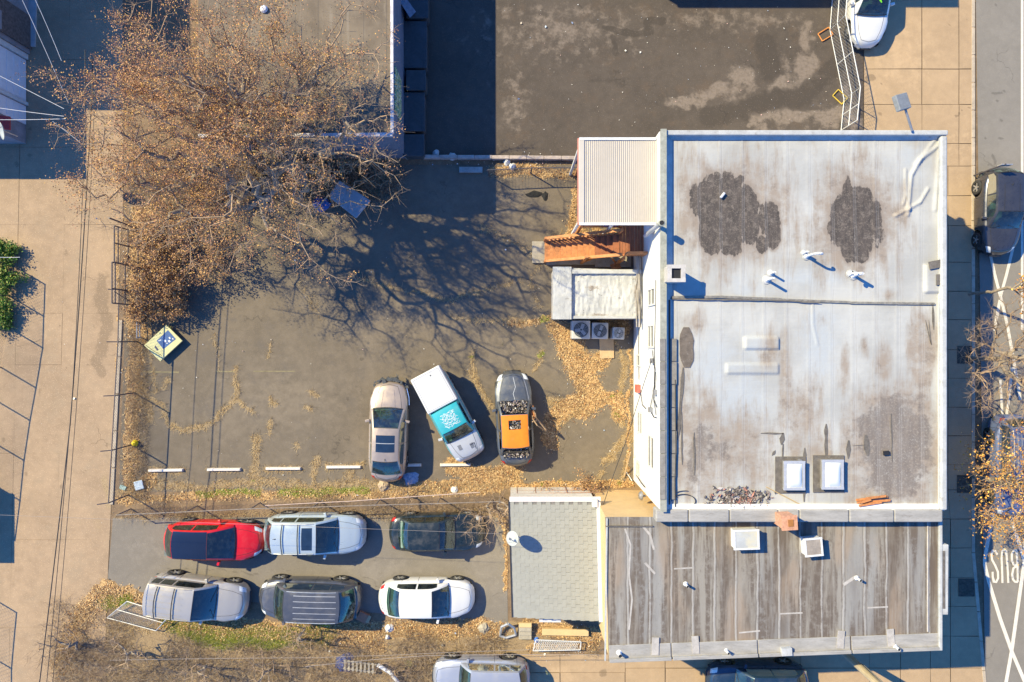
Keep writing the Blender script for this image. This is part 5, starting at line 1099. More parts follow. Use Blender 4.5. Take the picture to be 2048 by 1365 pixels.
# 3 burnt out car, nose up
s3 = Shape(4.45, 1.76, sedan_deck, (.42, .12, -.56, -.78), .95, 1.42, wr=.72)
P_grey = paint('faded_grey_paint', (.09, .10, .115), .35, .4, .15); P_or = gm('scorched_orange', (.72, .20, .01), .75, .12, 2, dirt=(.62, .22, .04))
c3 = make_car('burnt_car', 'burnt out grey car with scorched orange roof, missing glass and a bent open door', 'car', 1029, 839, 93, s3, P_grey, roof=P_or, opts=('noglass', 'hole'), interior=gm('charred', (.03, .027, .025), .9, .4, 8))
M_deb = leaf_mat('burnt_debris', [(.04, .04, .04), (.42, .38, .34), (.10, .09, .08), (.18, .15, .13), (.30, .24, .19), (.02, .02, .02), (.25, .2, .2), (.60, .55, .5), (.06, .05, .045)])
for nm, x0_, x1_, yw_, z_, n_ in (('dashboard_debris', .32, .88, .60, 1.06, 700), ('rear_debris', -1.72, -1.27, .55, 1.14, 600), ('seat_debris', -.52, .1, .42, 1.36, 420)):
    C = np.stack([RNG.uniform(x0_, x1_, n_), RNG.uniform(-yw_, yw_, n_), z_ + RNG.uniform(-.12, .06, n_)], 1); V, F = quads(C, .11, .6, .3); mesh_np(nm, V, F, M_deb, c3, local=True)['kind'] = 'stuff'
gapline(s3.B, [(.78, .20), (.76, 0), (.78, -.20)], .05, c3, 'hood_vent', M_plast, .008)
gapline(s3.B, [(1.95, -.02), (1.5, -.06), (1.2, .0), (.9, -.03)], .015, c3, 'hood_scratch', M_lampc, .007)
for sy in (-1, 1): gapline(s3.B, [(2.0, .28 * sy), (.8, .36 * sy)], .02, c3, 'hood_edge', M_galv, .008)
# bent door hanging open on the right flank
M_rust = gm('rusty_brown', (.36, .24, .14), .8, .4, 6, dirt=(.12, .07, .04)); do = MB()
h0 = Vector((.15, -.84, .35)); d_ = Vector((-1.0, -.78, 0)).normalized()
for q0, q1, z0_, z1_, th in ((0, .98, .0, .5, .06),):
    nrm = Vector((-d_.y, d_.x, 0)) * th; a_ = h0 + d_ * q0; b_ = h0 + d_ * q1; do.prism([(a_.x, a_.y), (b_.x, b_.y), (b_.x + nrm.x, b_.y + nrm.y), (a_.x + nrm.x, a_.y + nrm.y)], .35, .88)
dob = do.obj('open_door', M_rust, c3, local=True, bevel=.02)
fr = [h0 + Vector((0, 0, .5)), h0 + d_ * .15 + Vector((0, .1, .92)), h0 + d_ * .55 + Vector((0, .15, 1.0)), h0 + d_ * .98 + Vector((0, 0, .52))]; MB().path([tuple(p) for p in fr], .025, 5).obj('door_frame', M_rust, dob, local=True)
fr = [Vector((.55, -.8, .95)), Vector((.2, -.98, 1.0)), Vector((-.1, -1.0, .95)), Vector((-.1, -.82, 1.3))]; MB().path([tuple(p) for p in fr], .03, 5).obj('bent_pillar', M_rust, c3, local=True)
for xa_, xb_, o_ in ((-.05, .6, 0),): MB().box((.25, -.90, .8), (.7, .07, .3), .1).obj('scorched_panel', gm('burnt_orange_panel', (.45, .18, .06), .8, .4, 6, dirt=(.2, .12, .08)), c3, local=True)
MB().tube((-1.2, -.55, 1.2), (-.3, -.62, 1.43), .03, 5).obj('bare_pillar', M_rust, c3, local=True)
for k in range(0): pass
# 4 red hatchback, nose right
s4 = Shape(4.62, 1.84, [(-1, .98), (-.9, 1.04), (0, .98), (.4, .96), (.7, .86), (.9, .72), (1, .6)], (.48, .02, -.68, -.93), .98, 1.58, wr=.70, p=4.5, bow=.10)
P_red = paint('red_paint', (.62, .008, .012), .25, .1, .05)
c4 = make_car('red_hatchback', 'bright red electric hatchback with dark glass roof in the lower parking lot', 'car', 425, 1083, -1.5, s4, P_red, roof=gm('black_glass_roof', (.012, .016, .03), .08, .1, 2, coat=.8, bump=0), glass=M_glassd, hz=.85)
# 5 silver blue wagon
s5 = Shape(4.75, 1.88, suv_deck, (.50, .13, -.74, -.93), 1.05, 1.66, wr=.78, p=5.5, R=.36)
P_ice = paint('ice_silver_paint', (.46, .53, .56), .25, .4, .08)
c5 = make_car('silver_suv', 'pale silver blue SUV with sunroof and black crossbars, between red car and dark sedan', 'car', 627, 1070, -.5, s5, P_ice, opts=('third',), hz=.95); rails(c5, s5, 2); patch(s5.Gp, -.34, .14, -.26, .26, 3, 4, .008, 'sunroof', gm('dark_sunroof', (.015, .03, .06), .12), c5); antenna(c5, s5, -1.5)
# 6 dark green black sedan
s6 = Shape(4.5, 1.74, sedan_deck, (.39, .08, -.54, -.79), .95, 1.42, wr=.74, p=8)
P_dk = paint('black_green_paint', (.012, .022, .026), .25, .2, .10)
c6 = make_car('dark_sedan', 'black green sedan partly under bare twigs at the right end of the lower lot', 'car', 873, 1066, 0.5, s6, P_dk, hz=.8, interior=gm('green_interior', (.18, .26, .2), .8, .2, 5))
# 7 beige SUV with rack
s7 = Shape(4.65, 1.86, suv_deck, (.43, .08, -.88, -.97), 1.08, 1.75, wr=.82, p=7, R=.38)
P_bei = paint('beige_silver_paint', (.44, .41, .37), .3, .4, .12)
c7 = make_car('beige_suv', 'beige silver SUV with ribbed roof rack parked beside the fallen chain link panel', 'car', 391, 1199, -7.5, s7, P_bei, opts=('third', 'rear_solid'), hz=1.0, glass=M_glassd); rails(c7, s7, 2, ribs=5, color=P_bei)
# 8 dark grey SUV nose left
s8 = Shape(4.8, 1.92, suv_deck, (.65, .38, -.68, -.93), 1.05, 1.72, wr=.78, p=5, R=.38)
P_dg = paint('slate_paint', (.085, .09, .105), .28, .4, .10)
c8 = make_car('dark_grey_suv', 'dark slate grey SUV with silver roof ribs in the lower row, facing left', 'car', 616, 1203, 178.5, s8, P_dg, opts=('third',), hz=1.0); rails(c8, s8, 0, ribs=5)
# 9 white sedan
s9 = Shape(4.5, 1.82, sedan_deck, (.49, .15, -.51, -.81), .96, 1.45, wr=.72, p=5)
P_wh = paint('white_paint', (.66, .65, .63), .3, .05, .03)
c9 = make_car('white_sedan', 'clean white sedan at the right end of the lower row', 'car', 852, 1199, 0, s9, P_wh, hz=.8)
# 10 silver SUV cut by the bottom edge
P_sv2 = paint('cool_silver_paint', (.36, .38, .44), .3, .4, .1)
c10 = make_car('silver_suv', 'silver grey SUV half cut off by the bottom edge of the photo', 'car', 962, 1362, 179, Shape(4.55, 1.86, suv_deck, (.44, .2, -.80, -.95), 1.05, 1.68, wr=.8, p=6, R=.37), P_sv2, opts=('third',), hz=1.0)
P_nv = paint('navy_paint', (.015, .04, .085), .25, .3, .06)
c11 = make_car('navy_suv', 'navy blue SUV in the shade below the streaked roof, cut off by the bottom edge', 'car', 1520, 1374, 180, Shape(4.7, 1.95, suv_deck, (.5, .22, -.62, -.9), 1.05, 1.72, wr=.8, p=6, R=.38), P_nv, hz=1.0)
c12 = make_car('white_hatchback', 'white hatchback with green scribble on its windshield beside the temporary fence', 'car', 1740, -7, -91, Shape(4.5, 1.78, sedan_deck, (.44, .1, -.60, -.92), .97, 1.5, wr=.72, p=4.2, bow=.11), P_wh, hz=.8)
M_lime = gm('lime_paint', (.25, .85, .02), .6, .05, 5); gapline(Shape(4.5, 1.78, sedan_deck, (.44, .1, -.60, -.92), .97, 1.5, wr=.72, p=4.2, bow=.11).Gp, [(.55, .14), (.42, .05), (.5, .12), (.34, .02), (.3, .06)], .05, c12, 'lime_scribble', M_lime, .02)
s13 = Shape(4.1, 1.80, suv_deck, (.45, .07, -.78, -.95), .99, 1.52, wr=.72, p=4.6, R=.34, bow=.11)
P_gm = paint('gunmetal_paint', (.06, .063, .078), .22, .5, .05)
c13 = make_car('grey_hatchback', 'gunmetal grey hatchback parked at the kerb on the right edge', 'car', 2004, 421, -90.5, s13, P_gm, hz=.9); antenna(c13, s13, -1.0)
for t_ in (-.2, .2): gapline(s13.Gp, [(.1, t_), (-1.1, t_)], .02, c13, 'roof_groove', M_gap, .004)
s14 = Shape(4.8, 1.9, suv_deck, (.42, .2, -.82, -.95), 1.08, 1.75, wr=.82, p=6, R=.37)
c14 = make_car('blue_grey_van', 'blue grey SUV half hidden under the orange leafed street tree', 'car', 2034, 934, -90, s14, paint('blue_grey_paint', (.12, .16, .30), .3, .3, .1), hz=1.0, opts=('third',)); rails(c14, s14, 0, ribs=7)
# ------------------------------------------------------------------ AWNING, DECK, STAIRS, ANNEX
AZ = 5.25
aw = thing('awning_roof', 'cream corrugated metal awning roof over the rear deck', 'awning')
ax0, ay1 = rxy(1157, 277, AZ); ax1, ay0 = rxy(1318, 450, AZ); ax1 = x0 - .01
M_awn = gm('cream_metal', (.50, .45, .385), .45, .05, .7, coord='pos', dirt=(.44, .39, .33), bump=.1); M_redtrim = gm('red_trim', (.50, .20, .16), .7, .15, 5)
npan = 8; pw = (ax1 - ax0) / npan
for k in range(npan):
    V = []; F = []; nr = 5; xs_ = []
    for i in range(nr):
        b0 = ax0 + k * pw + i * pw / nr; w_ = pw / nr; xs_ += [(b0, 0), (b0 + w_ * .62, 0), (b0 + w_ * .70, .022), (b0 + w_ * .92, .022)]
    xs_.append((ax0 + (k + 1) * pw, 0))
    for x_, z_ in xs_: V += [(x_, ay0, AZ + z_), (x_, ay1, AZ + z_)]
    F = [(2 * i, 2 * i + 2, 2 * i + 3, 2 * i + 1) for i in range(len(xs_) - 1)]
    mesh_np('panel', V, F, M_awn, aw)
MB().box((ax0 + .0, (ay0 + ay1) / 2, AZ - .05), (.07, ay1 - ay0, .14)).obj('edge_trim', M_redtrim, aw); MB().box((ax0 + .12, (ay0 + ay1) / 2, AZ + .03), (.22, ay1 - ay0 - .1, .03)).obj('gutter', M_awn, aw, bevel=.01)
MB().box(((ax0 + ax1) / 2, ay0 + .03, AZ + .02), (ax1 - ax0 - .05, .1, .07)).obj('edge_trim', M_pipe, aw); MB().box(((ax0 + ax1) / 2, ay1 - .03, AZ + .02), (ax1 - ax0 - .05, .1, .07)).obj('edge_trim', M_pipe, aw)
for x_, y_ in ((ax0 + .1, ay0 + .25), (ax0 + .1, ay1 - .2), ((ax0 + ax1) / 2, ay0 + .25), ((ax0 + ax1) / 2, ay1 - .2)): MB().box((x_, y_, AZ / 2 - .05), (.1, .1, AZ - .1)).obj('post', M_pipe, aw)
DZ = 2.6; M_wood = gm('orange_wood', (.47, .20, .075), .75, .3, 5, coord='pos', dirt=(.30, .18, .11), bump=.3); M_woodd = gm('red_and_shaded_wood', (.30, .11, .05), .75, .2, 5, coord='pos', dirt=(.2, .08, .04))
dk = thing('wooden_deck', 'red brown wooden deck with railings at the back wall under the awning', 'deck', (4.9, 5.2, 0))
dx0, dxm, dx1, dy0, dym, dy1 = 2.95, 4.72, x0 - .02, 3.72, 4.98, 8.0
n = 8
for k in range(n): w_ = (dx1 - dxm) / n; MB().box((dxm + (k + .5) * w_, (dy0 + dy1) / 2, DZ - .02), (w_ - .012, dy1 - dy0, .04)).obj('board', M_woodd, dk)
n = 13
for k in range(n): w_ = (dxm - dx0) / n; MB().box((dx0 + (k + .5) * w_, (dym + dy1) / 2, DZ - .02), (w_ - .012, dy1 - dym, .04)).obj('board', M_wood if k < 8 else M_woodd, dk)
def railing(p, q, z0_, z1_, mat, n, nm='railing', h=.92):
    p = Vector((*p, z0_)); q = Vector((*q, z1_)); r_ = thing(nm, None, None, tuple((p + q) / 2)); r_.parent = dk; r_.location = (p + q) / 2 - dk.location
    b = MB(); d = q - p; L = d.length; a_ = math.atan2(d.y, d.x); cs_ = Vector((-math.sin(a_), math.cos(a_), 0))
    def bar(z_, w_, t_):
        P0, P1 = p + Vector((0, 0, z_)), q + Vector((0, 0, z_)); V = []
        for P in (P0, P1):
            for s1_, s2_ in ((-1, -1), (1, -1), (1, 1), (-1, 1)): V.append(tuple(P + cs_ * s1_ * w_ / 2 + Vector((0, 0, s2_ * t_ / 2))))
        return MB().add(V, [(0, 1, 2, 3), (7, 6, 5, 4), (0, 4, 5, 1), (1, 5, 6, 2), (2, 6, 7, 3), (3, 7, 4, 0)])
    bar(h, .12, .04).obj('top_rail', mat, r_); bar(.1, .05, .04).obj('bottom_rail', mat, r_)
    for i in range(n):
        c_ = p + d * ((i + .5) / n); MB().box((c_.x, c_.y, c_.z + h / 2 + .04), (.045, .045, h - .12), a_).obj('baluster', mat, r_)
    for c_ in (p, q): MB().box((c_.x, c_.y, c_.z + h / 2), (.1, .1, h + .1), a_).obj('post', mat, r_)
railing((dxm + .22, dy0 + .03), (dx1 - .05, dy0 + .03), DZ, DZ, M_wood, 9)
railing((dx0 + .05, dym + .03), (dxm - .02, dym + .03), DZ, DZ, M_wood, 15)
railing((dx0 + .04, dym + .15), (dx0 + .04, dy1 - .1), DZ, DZ, M_wood, 18)
# stair flight
sx0, sx1, sy0, sy1 = 1.55, 4.70, 3.76, 4.72; ns = 13
for k in range(ns):
    f_ = (k + .5) / ns; x_ = sx0 + (sx1 - sx0) * f_; z_ = .18 + (DZ - .2) * f_; w_ = (sx1 - sx0) / ns
    MB().box((x_, (sy0 + sy1) / 2, z_), (w_ + .02, sy1 - sy0 - .08, .04)).obj('stair_tread', M_wood if k < 9 else M_woodd, dk)  # upper treads take the darker wood: awning shade put into their colour
    MB().box((x_ + w_ / 2, (sy0 + sy1) / 2, z_ + .08), (.02, sy1 - sy0 - .1, .13)).obj('stair_riser', M_woodd, dk)
for y_ in (sy0, sy1):
    b = MB(); b.add([(sx0 - .05, y_ - .025, .02), (sx1, y_ - .025, DZ - .3), (sx1, y_ - .025, DZ), (sx0 - .05, y_ - .025, .34), (sx0 - .05, y_ + .025, .02), (sx1, y_ + .025, DZ - .3), (sx1, y_ + .025, DZ), (sx0 - .05, y_ + .025, .34)], [(0, 1, 2, 3), (7, 6, 5, 4), (0, 4, 5, 1), (1, 5, 6, 2), (2, 6, 7, 3), (3, 7, 4, 0)]); b.obj('stringer', M_wood, dk)
railing((sx0, sy1 + .02), (sx1, sy1 + .02), .16, DZ - .05, M_wood, 18, 'stair_railing'); railing((sx0, sy0 - .02), (sx1, sy0 - .02), .16, DZ - .05, M_wood, 0, 'stair_railing', h=.55)
for x_, y_ in ((4.92, 3.64), (3.3, 3.72), (4.92, 4.9), (dx0 + .1, dym + .1), (dx0 + .1, dy1 - .1)): MB().box((x_, y_, 1.3), (.12, .12, 2.56)).obj('deck_post', M_wood, dk)
MB().tube((4.92, 3.64, .3), (4.55, 3.74, 1.5), .045, 5).obj('brace', M_wood, dk); MB().tube((3.3, 3.72, .1), (3.65, 3.76, 1.2), .045, 5).obj('brace', M_wood, dk)
MB().box((4.92, 3.55, .06), (.45, .3, .12), .3).obj('post_footing', M_wood, dk)
for x_, w_, m_, lb, ct in ((3.55, .75, M_wood, 'orange wooden box standing at the awning edge of the deck', 'box'), (4.3, .62, gm('blue_plastic', (.01, .02, .55), .4, .1, 5), 'deep blue plastic tub standing on the deck under the awning edge', 'tub')):
    o = MB().box((x_, 5.2, DZ + .3), (w_, .40, .56)).obj('storage_box' if ct == 'box' else 'blue_tub', m_, bevel=.03); tag(o, lb, ct)
# landing slabs under the stairs
M_pad = gm('old_concrete', (.34, .30, .235), .9, .2, 3, coord='pos', dirt=(.17, .15, .12))
for (xa, ya), (xb, yb2), h, lb in (((1064, 484), (1092, 527), .14, 'stained concrete landing at the foot of the wooden stairs'), ((1190, 512), (1262, 535), .05, 'sunlit concrete pad beneath the wooden deck'), ((1092, 486), (1190, 530), .04, 'dark concrete strip in the shade of the stairs')):
    p, q = XY(xa, ya), XY(xb, yb2); o = MB().box(((p[0] + q[0]) / 2, (p[1] + q[1]) / 2, h / 2 + .008), (q[0] - p[0] - .01, p[1] - q[1], h)).obj('concrete_pad', M_pad, bevel=.01); tag(o, lb, 'concrete pad')
# annex
XZ = 2.35; an = thing('white_annex', 'low annex with wrinkled white roof beside the air conditioners', 'annex')
a0, a1, a2, a3 = rxy(1107, 535, XZ), rxy(1284, 541, XZ), rxy(1284, 638, XZ), rxy(1107, 638, XZ); a1 = (x0 - .01, a1[1]); a2 = (x0 - .01, a2[1])
MB().prism([inset(a3, .04, .04), inset(a2, 0, .04), inset(a1, 0, -.04), inset(a0, .04, -.04)], 0, XZ - .08).obj('wall', gm('annex_wall', (.45, .42, .4), .85, .15, 3, coord='pos'), an)
t = NT('wrinkled_membrane'); v = t.co('pos'); c = t.mix(t.ss(t.noise(1.2, 5, .6), .35, .65), (.37, .37, .36), (.45, .45, .44)); c = t.mix(t.ss(t.noise(5, 7, .75), .60, .68, 0, .85), c, (.12, .10, .085)); c = t.mix(t.math('MULTIPLY', t.mask('dark', 5, .9, .12), .7), c, (.20, .15, .11))
wr_ = t.noise(1.2, 4, .6, t.scaled(v, (2.2, .9, 1)), 1.5)
M_wrk = t.bsdf(c, .6, 0, wr_, .6, .08)
qgrid('roof', [a0, a1, a2, a3], XZ - .05, .04, M_wrk, an, smooth=True, fields=lambda a, b: dict(dark=ell(a, b, [(1275, 600, 8, 50, .8), (1190, 575, 40, 8, .55), (1200, 630, 40, 4, .6), (1130, 615, 20, 5, .6)])),
      zf=lambda a, b: .018 * vnoise(a, b, 7, 9) + .018 * vnoise(a * 1.5, b * .35, 6, 10))
l1 = rxy(1143, 535, XZ + .1); qgrid('raised_ledge', [rxy(1106, 534, XZ + .12), rxy(1143, 534, XZ + .12), rxy(1143, 639, XZ + .12), rxy(1106, 639, XZ + .12)], XZ + .12, .06, M_wrk, an, smooth=True, fields=lambda a, b: dict(dark=a * 0), zf=lambda a, b: .012 * vnoise(a, b, 6, 12))
MB().prism([rxy(1106, 639, XZ + .1), rxy(1143, 639, XZ + .1), rxy(1143, 534, XZ + .1), rxy(1106, 534, XZ + .1)], XZ - .12, XZ + .105).obj('ledge_edge', M_memb_trim, an)
p, q = rxy(1144, 539, XZ + .1), rxy(1283, 548, XZ + .1); MB().prism([(p[0], q[1]), (x0 - .02, q[1]), (x0 - .02, p[1]), (p[0], p[1])], XZ - .06, XZ + .1).obj('parapet', M_memb_trim, an, bevel=.03)
p, q = rxy(1144, 632, XZ), rxy(1283, 638, XZ); MB().prism([(p[0], q[1]), (x0 - .02, q[1]), (x0 - .02, p[1]), (p[0], p[1])], XZ - .06, XZ + .03).obj('parapet', M_memb_trim, an, bevel=.02)
for k in range(5): 
    xx = x0 - .10 - .05 * k; MB().path([(xx + RNG.uniform(-.04, .04), Wy(y_, XZ), XZ + .06 + RNG.uniform(0, .05)) for y_ in (500, 540, 570, 600, 640, 655)], .018 + .008 * (k % 3), 5).obj('cable', M_cable if k % 3 == 0 else gm('cable_grey', (.3, .27, .24), .7), an)
# air conditioners
M_acb = gm('ac_beige', (.45, .44, .42), .6, .08, 6, dirt=(.3, .29, .27)); M_acd = gm('ac_inside', (.03, .045, .05), .6, .4, 7)
for px, py, s_, rz_, lb in ((1162, 660, .86, .0, 'large square air conditioner at the left end of the row of three'), (1200, 662, .76, -.02, 'middle square air conditioner with a pale fan blade'), (1237, 667, .56, -.05, 'small air conditioner at the right end of the row of three')):
    x_, y_, _ = G(px, py, .8); ac = thing('air_conditioner', lb, 'air conditioner', (x_, y_, .01), rz_, 'air conditioners beside the annex'); hh = .85
    MB().box((0, 0, hh / 2), (s_, s_, hh)).obj('casing', M_acb, ac, local=True, bevel=.05, seg=3)
    MB().lathe([(s_ * .39, 0), (s_ * .39, .012)], (0, 0, hh), n=28).obj('fan_opening', M_acd, ac, local=True)
    b = MB()
    for r_ in (.40, .33, .26, .19): b.lathe([(s_ * r_ + .008, .02), (s_ * r_ + .008, .032), (s_ * r_ - .008, .032), (s_ * r_ - .008, .02)], (0, 0, hh), n=28, cap=False)
    for k in range(12): a_ = 2 * math.pi * k / 12; b.tube((.05 * math.cos(a_), .05 * math.sin(a_), hh + .03), (s_ * .40 * math.cos(a_), s_ * .40 * math.sin(a_), hh + .03), .005, 4)
    b.obj('fan_grille', M_galv if s_ < .6 else M_metal, ac, local=True); b = MB()
    for k in range(3 if s_ > .8 else 2): a_ = 2 * math.pi * k / (3 if s_ > .8 else 2) + 1.2; b.box((s_ * .19 * math.cos(a_), s_ * .19 * math.sin(a_), hh + .014), (s_ * .3, s_ * .17, .004), a_)
    b.obj('fan_blade', M_galv, ac, local=True)
M_cardb = gm('cardboard', (.46, .32, .18), .9, .12, 3, dirt=(.36, .24, .13))
for px, py, w_, h_, r_, lb in ((1213, 697, .68, .95, .03, 'flattened cardboard sheet below the air conditioners'), (888 , 0, 0, 0, 0, None)):
    if lb: o = MB().box((*XY(px, py), .05), (w_, h_, .04), r_).obj('cardboard_sheet', M_cardb, bevel=.005); tag(o, lb, 'cardboard')
cb = thing('cardboard_box', 'small reddish cardboard box behind the dark grey SUV', 'box', (*XY(727, 1233), .01), -.45); MB().box((0, 0, .08), (.5, .42, .16)).obj('box_body', gm('red_card', (.42, .18, .10), .85, .15, 5), cb, local=True); MB().box((.28, .05, .17), (.14, .36, .012)).obj('flap', M_cardb, cb, local=True)
# pieces of timber, cable and pipe by the rear wall
for pts, r_, nm, lb, ct, mt in (([(1248, 955, .05), (1261, 905, .7)], .03, 'leaning_batten', 'pale batten leaning against the lower white wall', 'batten', M_cardb), ([(1253, 945, .05), (1264, 962, .1)], .025, 'short_pole', 'short pale pole lying at the wall corner', 'pole', M_pipe)):
    o = MB().path([G(*p) for p in pts], r_, 5).obj(nm, mt); tag(o, lb, ct)
# ------------------------------------------------------------------ FENCES
M_fpost = gm('fence_post', (.10, .09, .10), .6, .2, 6, metal=.3); M_fgrey = gm('fence_grey', (.36, .36, .38), .5, .15, 6, metal=.4)
def chain(parent, p, q, h, mat, pitch=.09, z0_=.05, r=.0035, lean=(0, 0)):
    p = np.array(p); q = np.array(q); L = np.linalg.norm(q - p); d = (q - p) / L; P0, P1 = [], []
    for sgn in (1, -1):
        for s_ in np.arange(-h, L + h, pitch * 1.41):
            a, b_ = s_, s_ + sgn * h; za, zb = z0_, z0_ + h
            # clip to 0..L
            lo, hi = 0.0, 1.0
            for v0, v1 in ((a, b_),):
                if v1 == v0: continue
                t0, t1 = (0 - v0) / (v1 - v0), (L - v0) / (v1 - v0); lo = max(lo, min(t0, t1)); hi = min(hi, max(t0, t1))
            if hi <= lo: continue
            f0, f1 = a + (b_ - a) * lo, a + (b_ - a) * hi; za, zb = z0_ + h * lo, z0_ + h * hi
            P0.append((*(p + d * f0), za)); P1.append((*(p + d * f1), zb))
    P0, P1 = np.array(P0), np.array(P1)
    for P in (P0, P1): P[:, 0] += lean[0] * P[:, 2]; P[:, 1] += lean[1] * P[:, 2]
    V, F = segs(P0, P1, r, r, 3); return tag(mesh_np('chain_link', V, F, mat, parent), kind='stuff')
def fence(name, lab, pts, h, mat, arm=0.0, rails_=(1.0,), step=None, cat='fence', pitch=.10, post_r=.03, r=.004, lean=(0, 0), mesh_mat=None):
    W_ = [XY(*p) for p in pts]; fz = thing(name, lab, cat, (*W_[0], 0))
    for (a, b_) in zip(W_[:-1], W_[1:]):
        chain(fz, a, b_, h, mesh_mat or mat, pitch, r=r, lean=lean)
        for rr in rails_:
            MB().tube((a[0] + lean[0] * rr * h, a[1] + lean[1] * rr * h, rr * h + .03), (b_[0] + lean[0] * rr * h, b_[1] + lean[1] * rr * h, rr * h + .03), post_r * .75, 6).obj('rail', mat, fz)
    for a in W_:
        b = MB(); b.tube((a[0], a[1], 0), (a[0] + lean[0] * h, a[1] + lean[1] * h, h + .05), post_r, 7)
        if arm: b.tube((a[0], a[1], h), (a[0] - arm, a[1], h + arm * .9), .022, 5)
        b.obj('post', mat, fz)
    return fz
fl = fence('chain_link_fence', 'dark chain link fence between the alley and the parking lot', [(278, 585), (276, 684), (270, 786), (264, 890), (258, 990)], 1.65, M_fpost, arm=.35)
# double sliding gate with heavier frames
gt = thing('gate', 'tall steel pipe gate frames at the top of the lot fence, overgrown with shrubs', 'gate', (*XY(282, 520), 0))
def fr(xg, ya, yb2, zs, nm, mat, posts):
    xw_ = X_(xg)
    for z_ in zs: MB().tube((xw_, Y_(ya), z_), (xw_, Y_(yb2), z_), .028, 6).obj('rail', mat, gt)
    for py in posts: MB().tube((xw_, Y_(py), .05), (xw_, Y_(py), max(zs)), .032, 6).obj('post', mat, gt)
    chain(gt, (xw_, Y_(ya)), (xw_, Y_(yb2)), max(zs), mat, .12, r=.0035)
fr(284, 468, 536, (.35, 1.2, 2.0, 2.3), 'frame', M_fpost, (468, 500, 536)); fr(281, 536, 612, (.3, 1.3, 2.1, 2.35), 'frame', M_fpost, (536, 585, 612)); fr(285, 540, 676, (.25, .5), 'frame', M_fgrey, (612, 676))
MB().tube((X_(285), Y_(615), .3), (X_(281), Y_(590), 2.2), .02, 5).obj('brace', M_fpost, gt); MB().tube((X_(288), Y_(462), .2), (X_(279), Y_(455), 2.5), .04, 6).obj('brace', M_fpost, gt)
for k in range(60): pass
ft = fence('chain_link_fence', 'sagging chain link fence in front of the low wall at the top of the lot', [(978, 352), (1062, 348), (1152, 347)], 1.1, M_fpost, pitch=.11)
# fence between the lots: top rail with dead vines
fm = fence('wire_fence', 'rusty pipe fence with dead vines between the upper and lower parking lots', [(262, 1018), (395, 1012), (520, 1006), (640, 1003), (760, 999), (880, 996), (1000, 992)], 1.15, gm('old_rail', (.22, .18, .15), .7, .3, 6), pitch=.16, mesh_mat=M_fpost, r=.003)
rp = fence('pipe_railing', 'thin rusty pipe railing along the white garage wall', [(1034, 975), (1070, 975), (1130, 974), (1190, 973)], 1.3, gm('rust_pipe', (.30, .17, .12), .8, .3, 8), rails_=(1.0, .55), pitch=.3, post_r=.022, r=.002)
# left alley fence with ivy
fence('chain_link_fence', 'dark chain link fence with ivy along the left edge of the alley', [(20, 528), (18, 592), (16, 655), (2, 735), (-10, 800), (-22, 880), (-30, 960), (-40, 1040)], 1.65, M_fpost, pitch=.11)
fence('mesh_fence', 'broken mesh fence at the lower left corner of the alley', [(-30, 1188), (-40, 1300), (-40, 1365)], 1.5, M_fpost, pitch=.13)
# temporary fence, top right
tf = thing('temporary_fence', 'silver temporary chain link fence panels with orange feet by the white car', 'fence', (*XY(1680, 120), 0))
T_ = [XY(1668, -60), XY(1659, 62), XY(1687, 200), XY(1681, 262)]
for a, b_ in zip(T_[:-1], T_[1:]):
    chain(tf, a, b_, 1.55, M_galv, .13, r=.0045)
    for z_ in (.06, .8, 1.6): MB().tube((*a, z_), (*b_, z_), .022, 6).obj('rail', M_pipe, tf)
    m_ = ((a[0] + b_[0]) / 2, (a[1] + b_[1]) / 2)
    for c_ in (a, b_, m_): MB().tube((*c_, 0), (*c_, 1.6), .022, 6).obj('post', M_pipe, tf)
M_orp = gm('orange_foot', (.65, .25, .06), .6, .15, 5); M_ylp = gm('yellow_foot', (.60, .42, .05), .6, .15, 5)
for (px, py), a_, m_ in (((1650, 70), .55, M_orp), ((1679, 195), -.75, M_ylp)):
    x_, y_ = XY(px, py); f_ = MB(); c_, s_ = math.cos(a_), math.sin(a_); L, w_ = .30, .20; cr = [(x_ + u * c_ * L - v_ * s_ * w_, y_ + u * s_ * L + v_ * c_ * w_, .06) for u, v_ in ((-1, -1), (1, -1), (1, 1), (-1, 1))]
    f_.path(cr + [cr[0]], .025, 5); f_.obj('foot_frame', m_, tf)
# fallen chain link panel, lower left
fp = thing('fence_panel', 'loose grey chain link gate panel lying slanted on the weeds by the beige SUV', 'fence panel', (*XY(270, 1232), 0))
p_ = [Vector(G(254, 1203, .35)), Vector(G(340, 1230, .55)), Vector(G(312, 1262, .25)), Vector(G(214, 1236, .1))]
MB().path([tuple(q) for q in p_ + [p_[0]]], .022, 6).obj('frame', M_galv, fp); MB().tube(tuple((p_[0] + p_[3]) / 2), tuple((p_[1] + p_[2]) / 2), .02, 6).obj('frame_bar', M_galv, fp)
P0, P1 = [], []
for k in range(1, 30):
    f_ = k / 30; 
    P0.append(p_[0].lerp(p_[1], f_)); P1.append(p_[3].lerp(p_[2], max(0, f_ - .22))); P0.append(p_[0].lerp(p_[1], max(0, f_ - .22))); P1.append(p_[3].lerp(p_[2], f_))
V, F = segs(np.array(P0), np.array(P1), .004, .004, 3); tag(mesh_np('chain_link', V, F, M_galv, fp), kind='stuff')
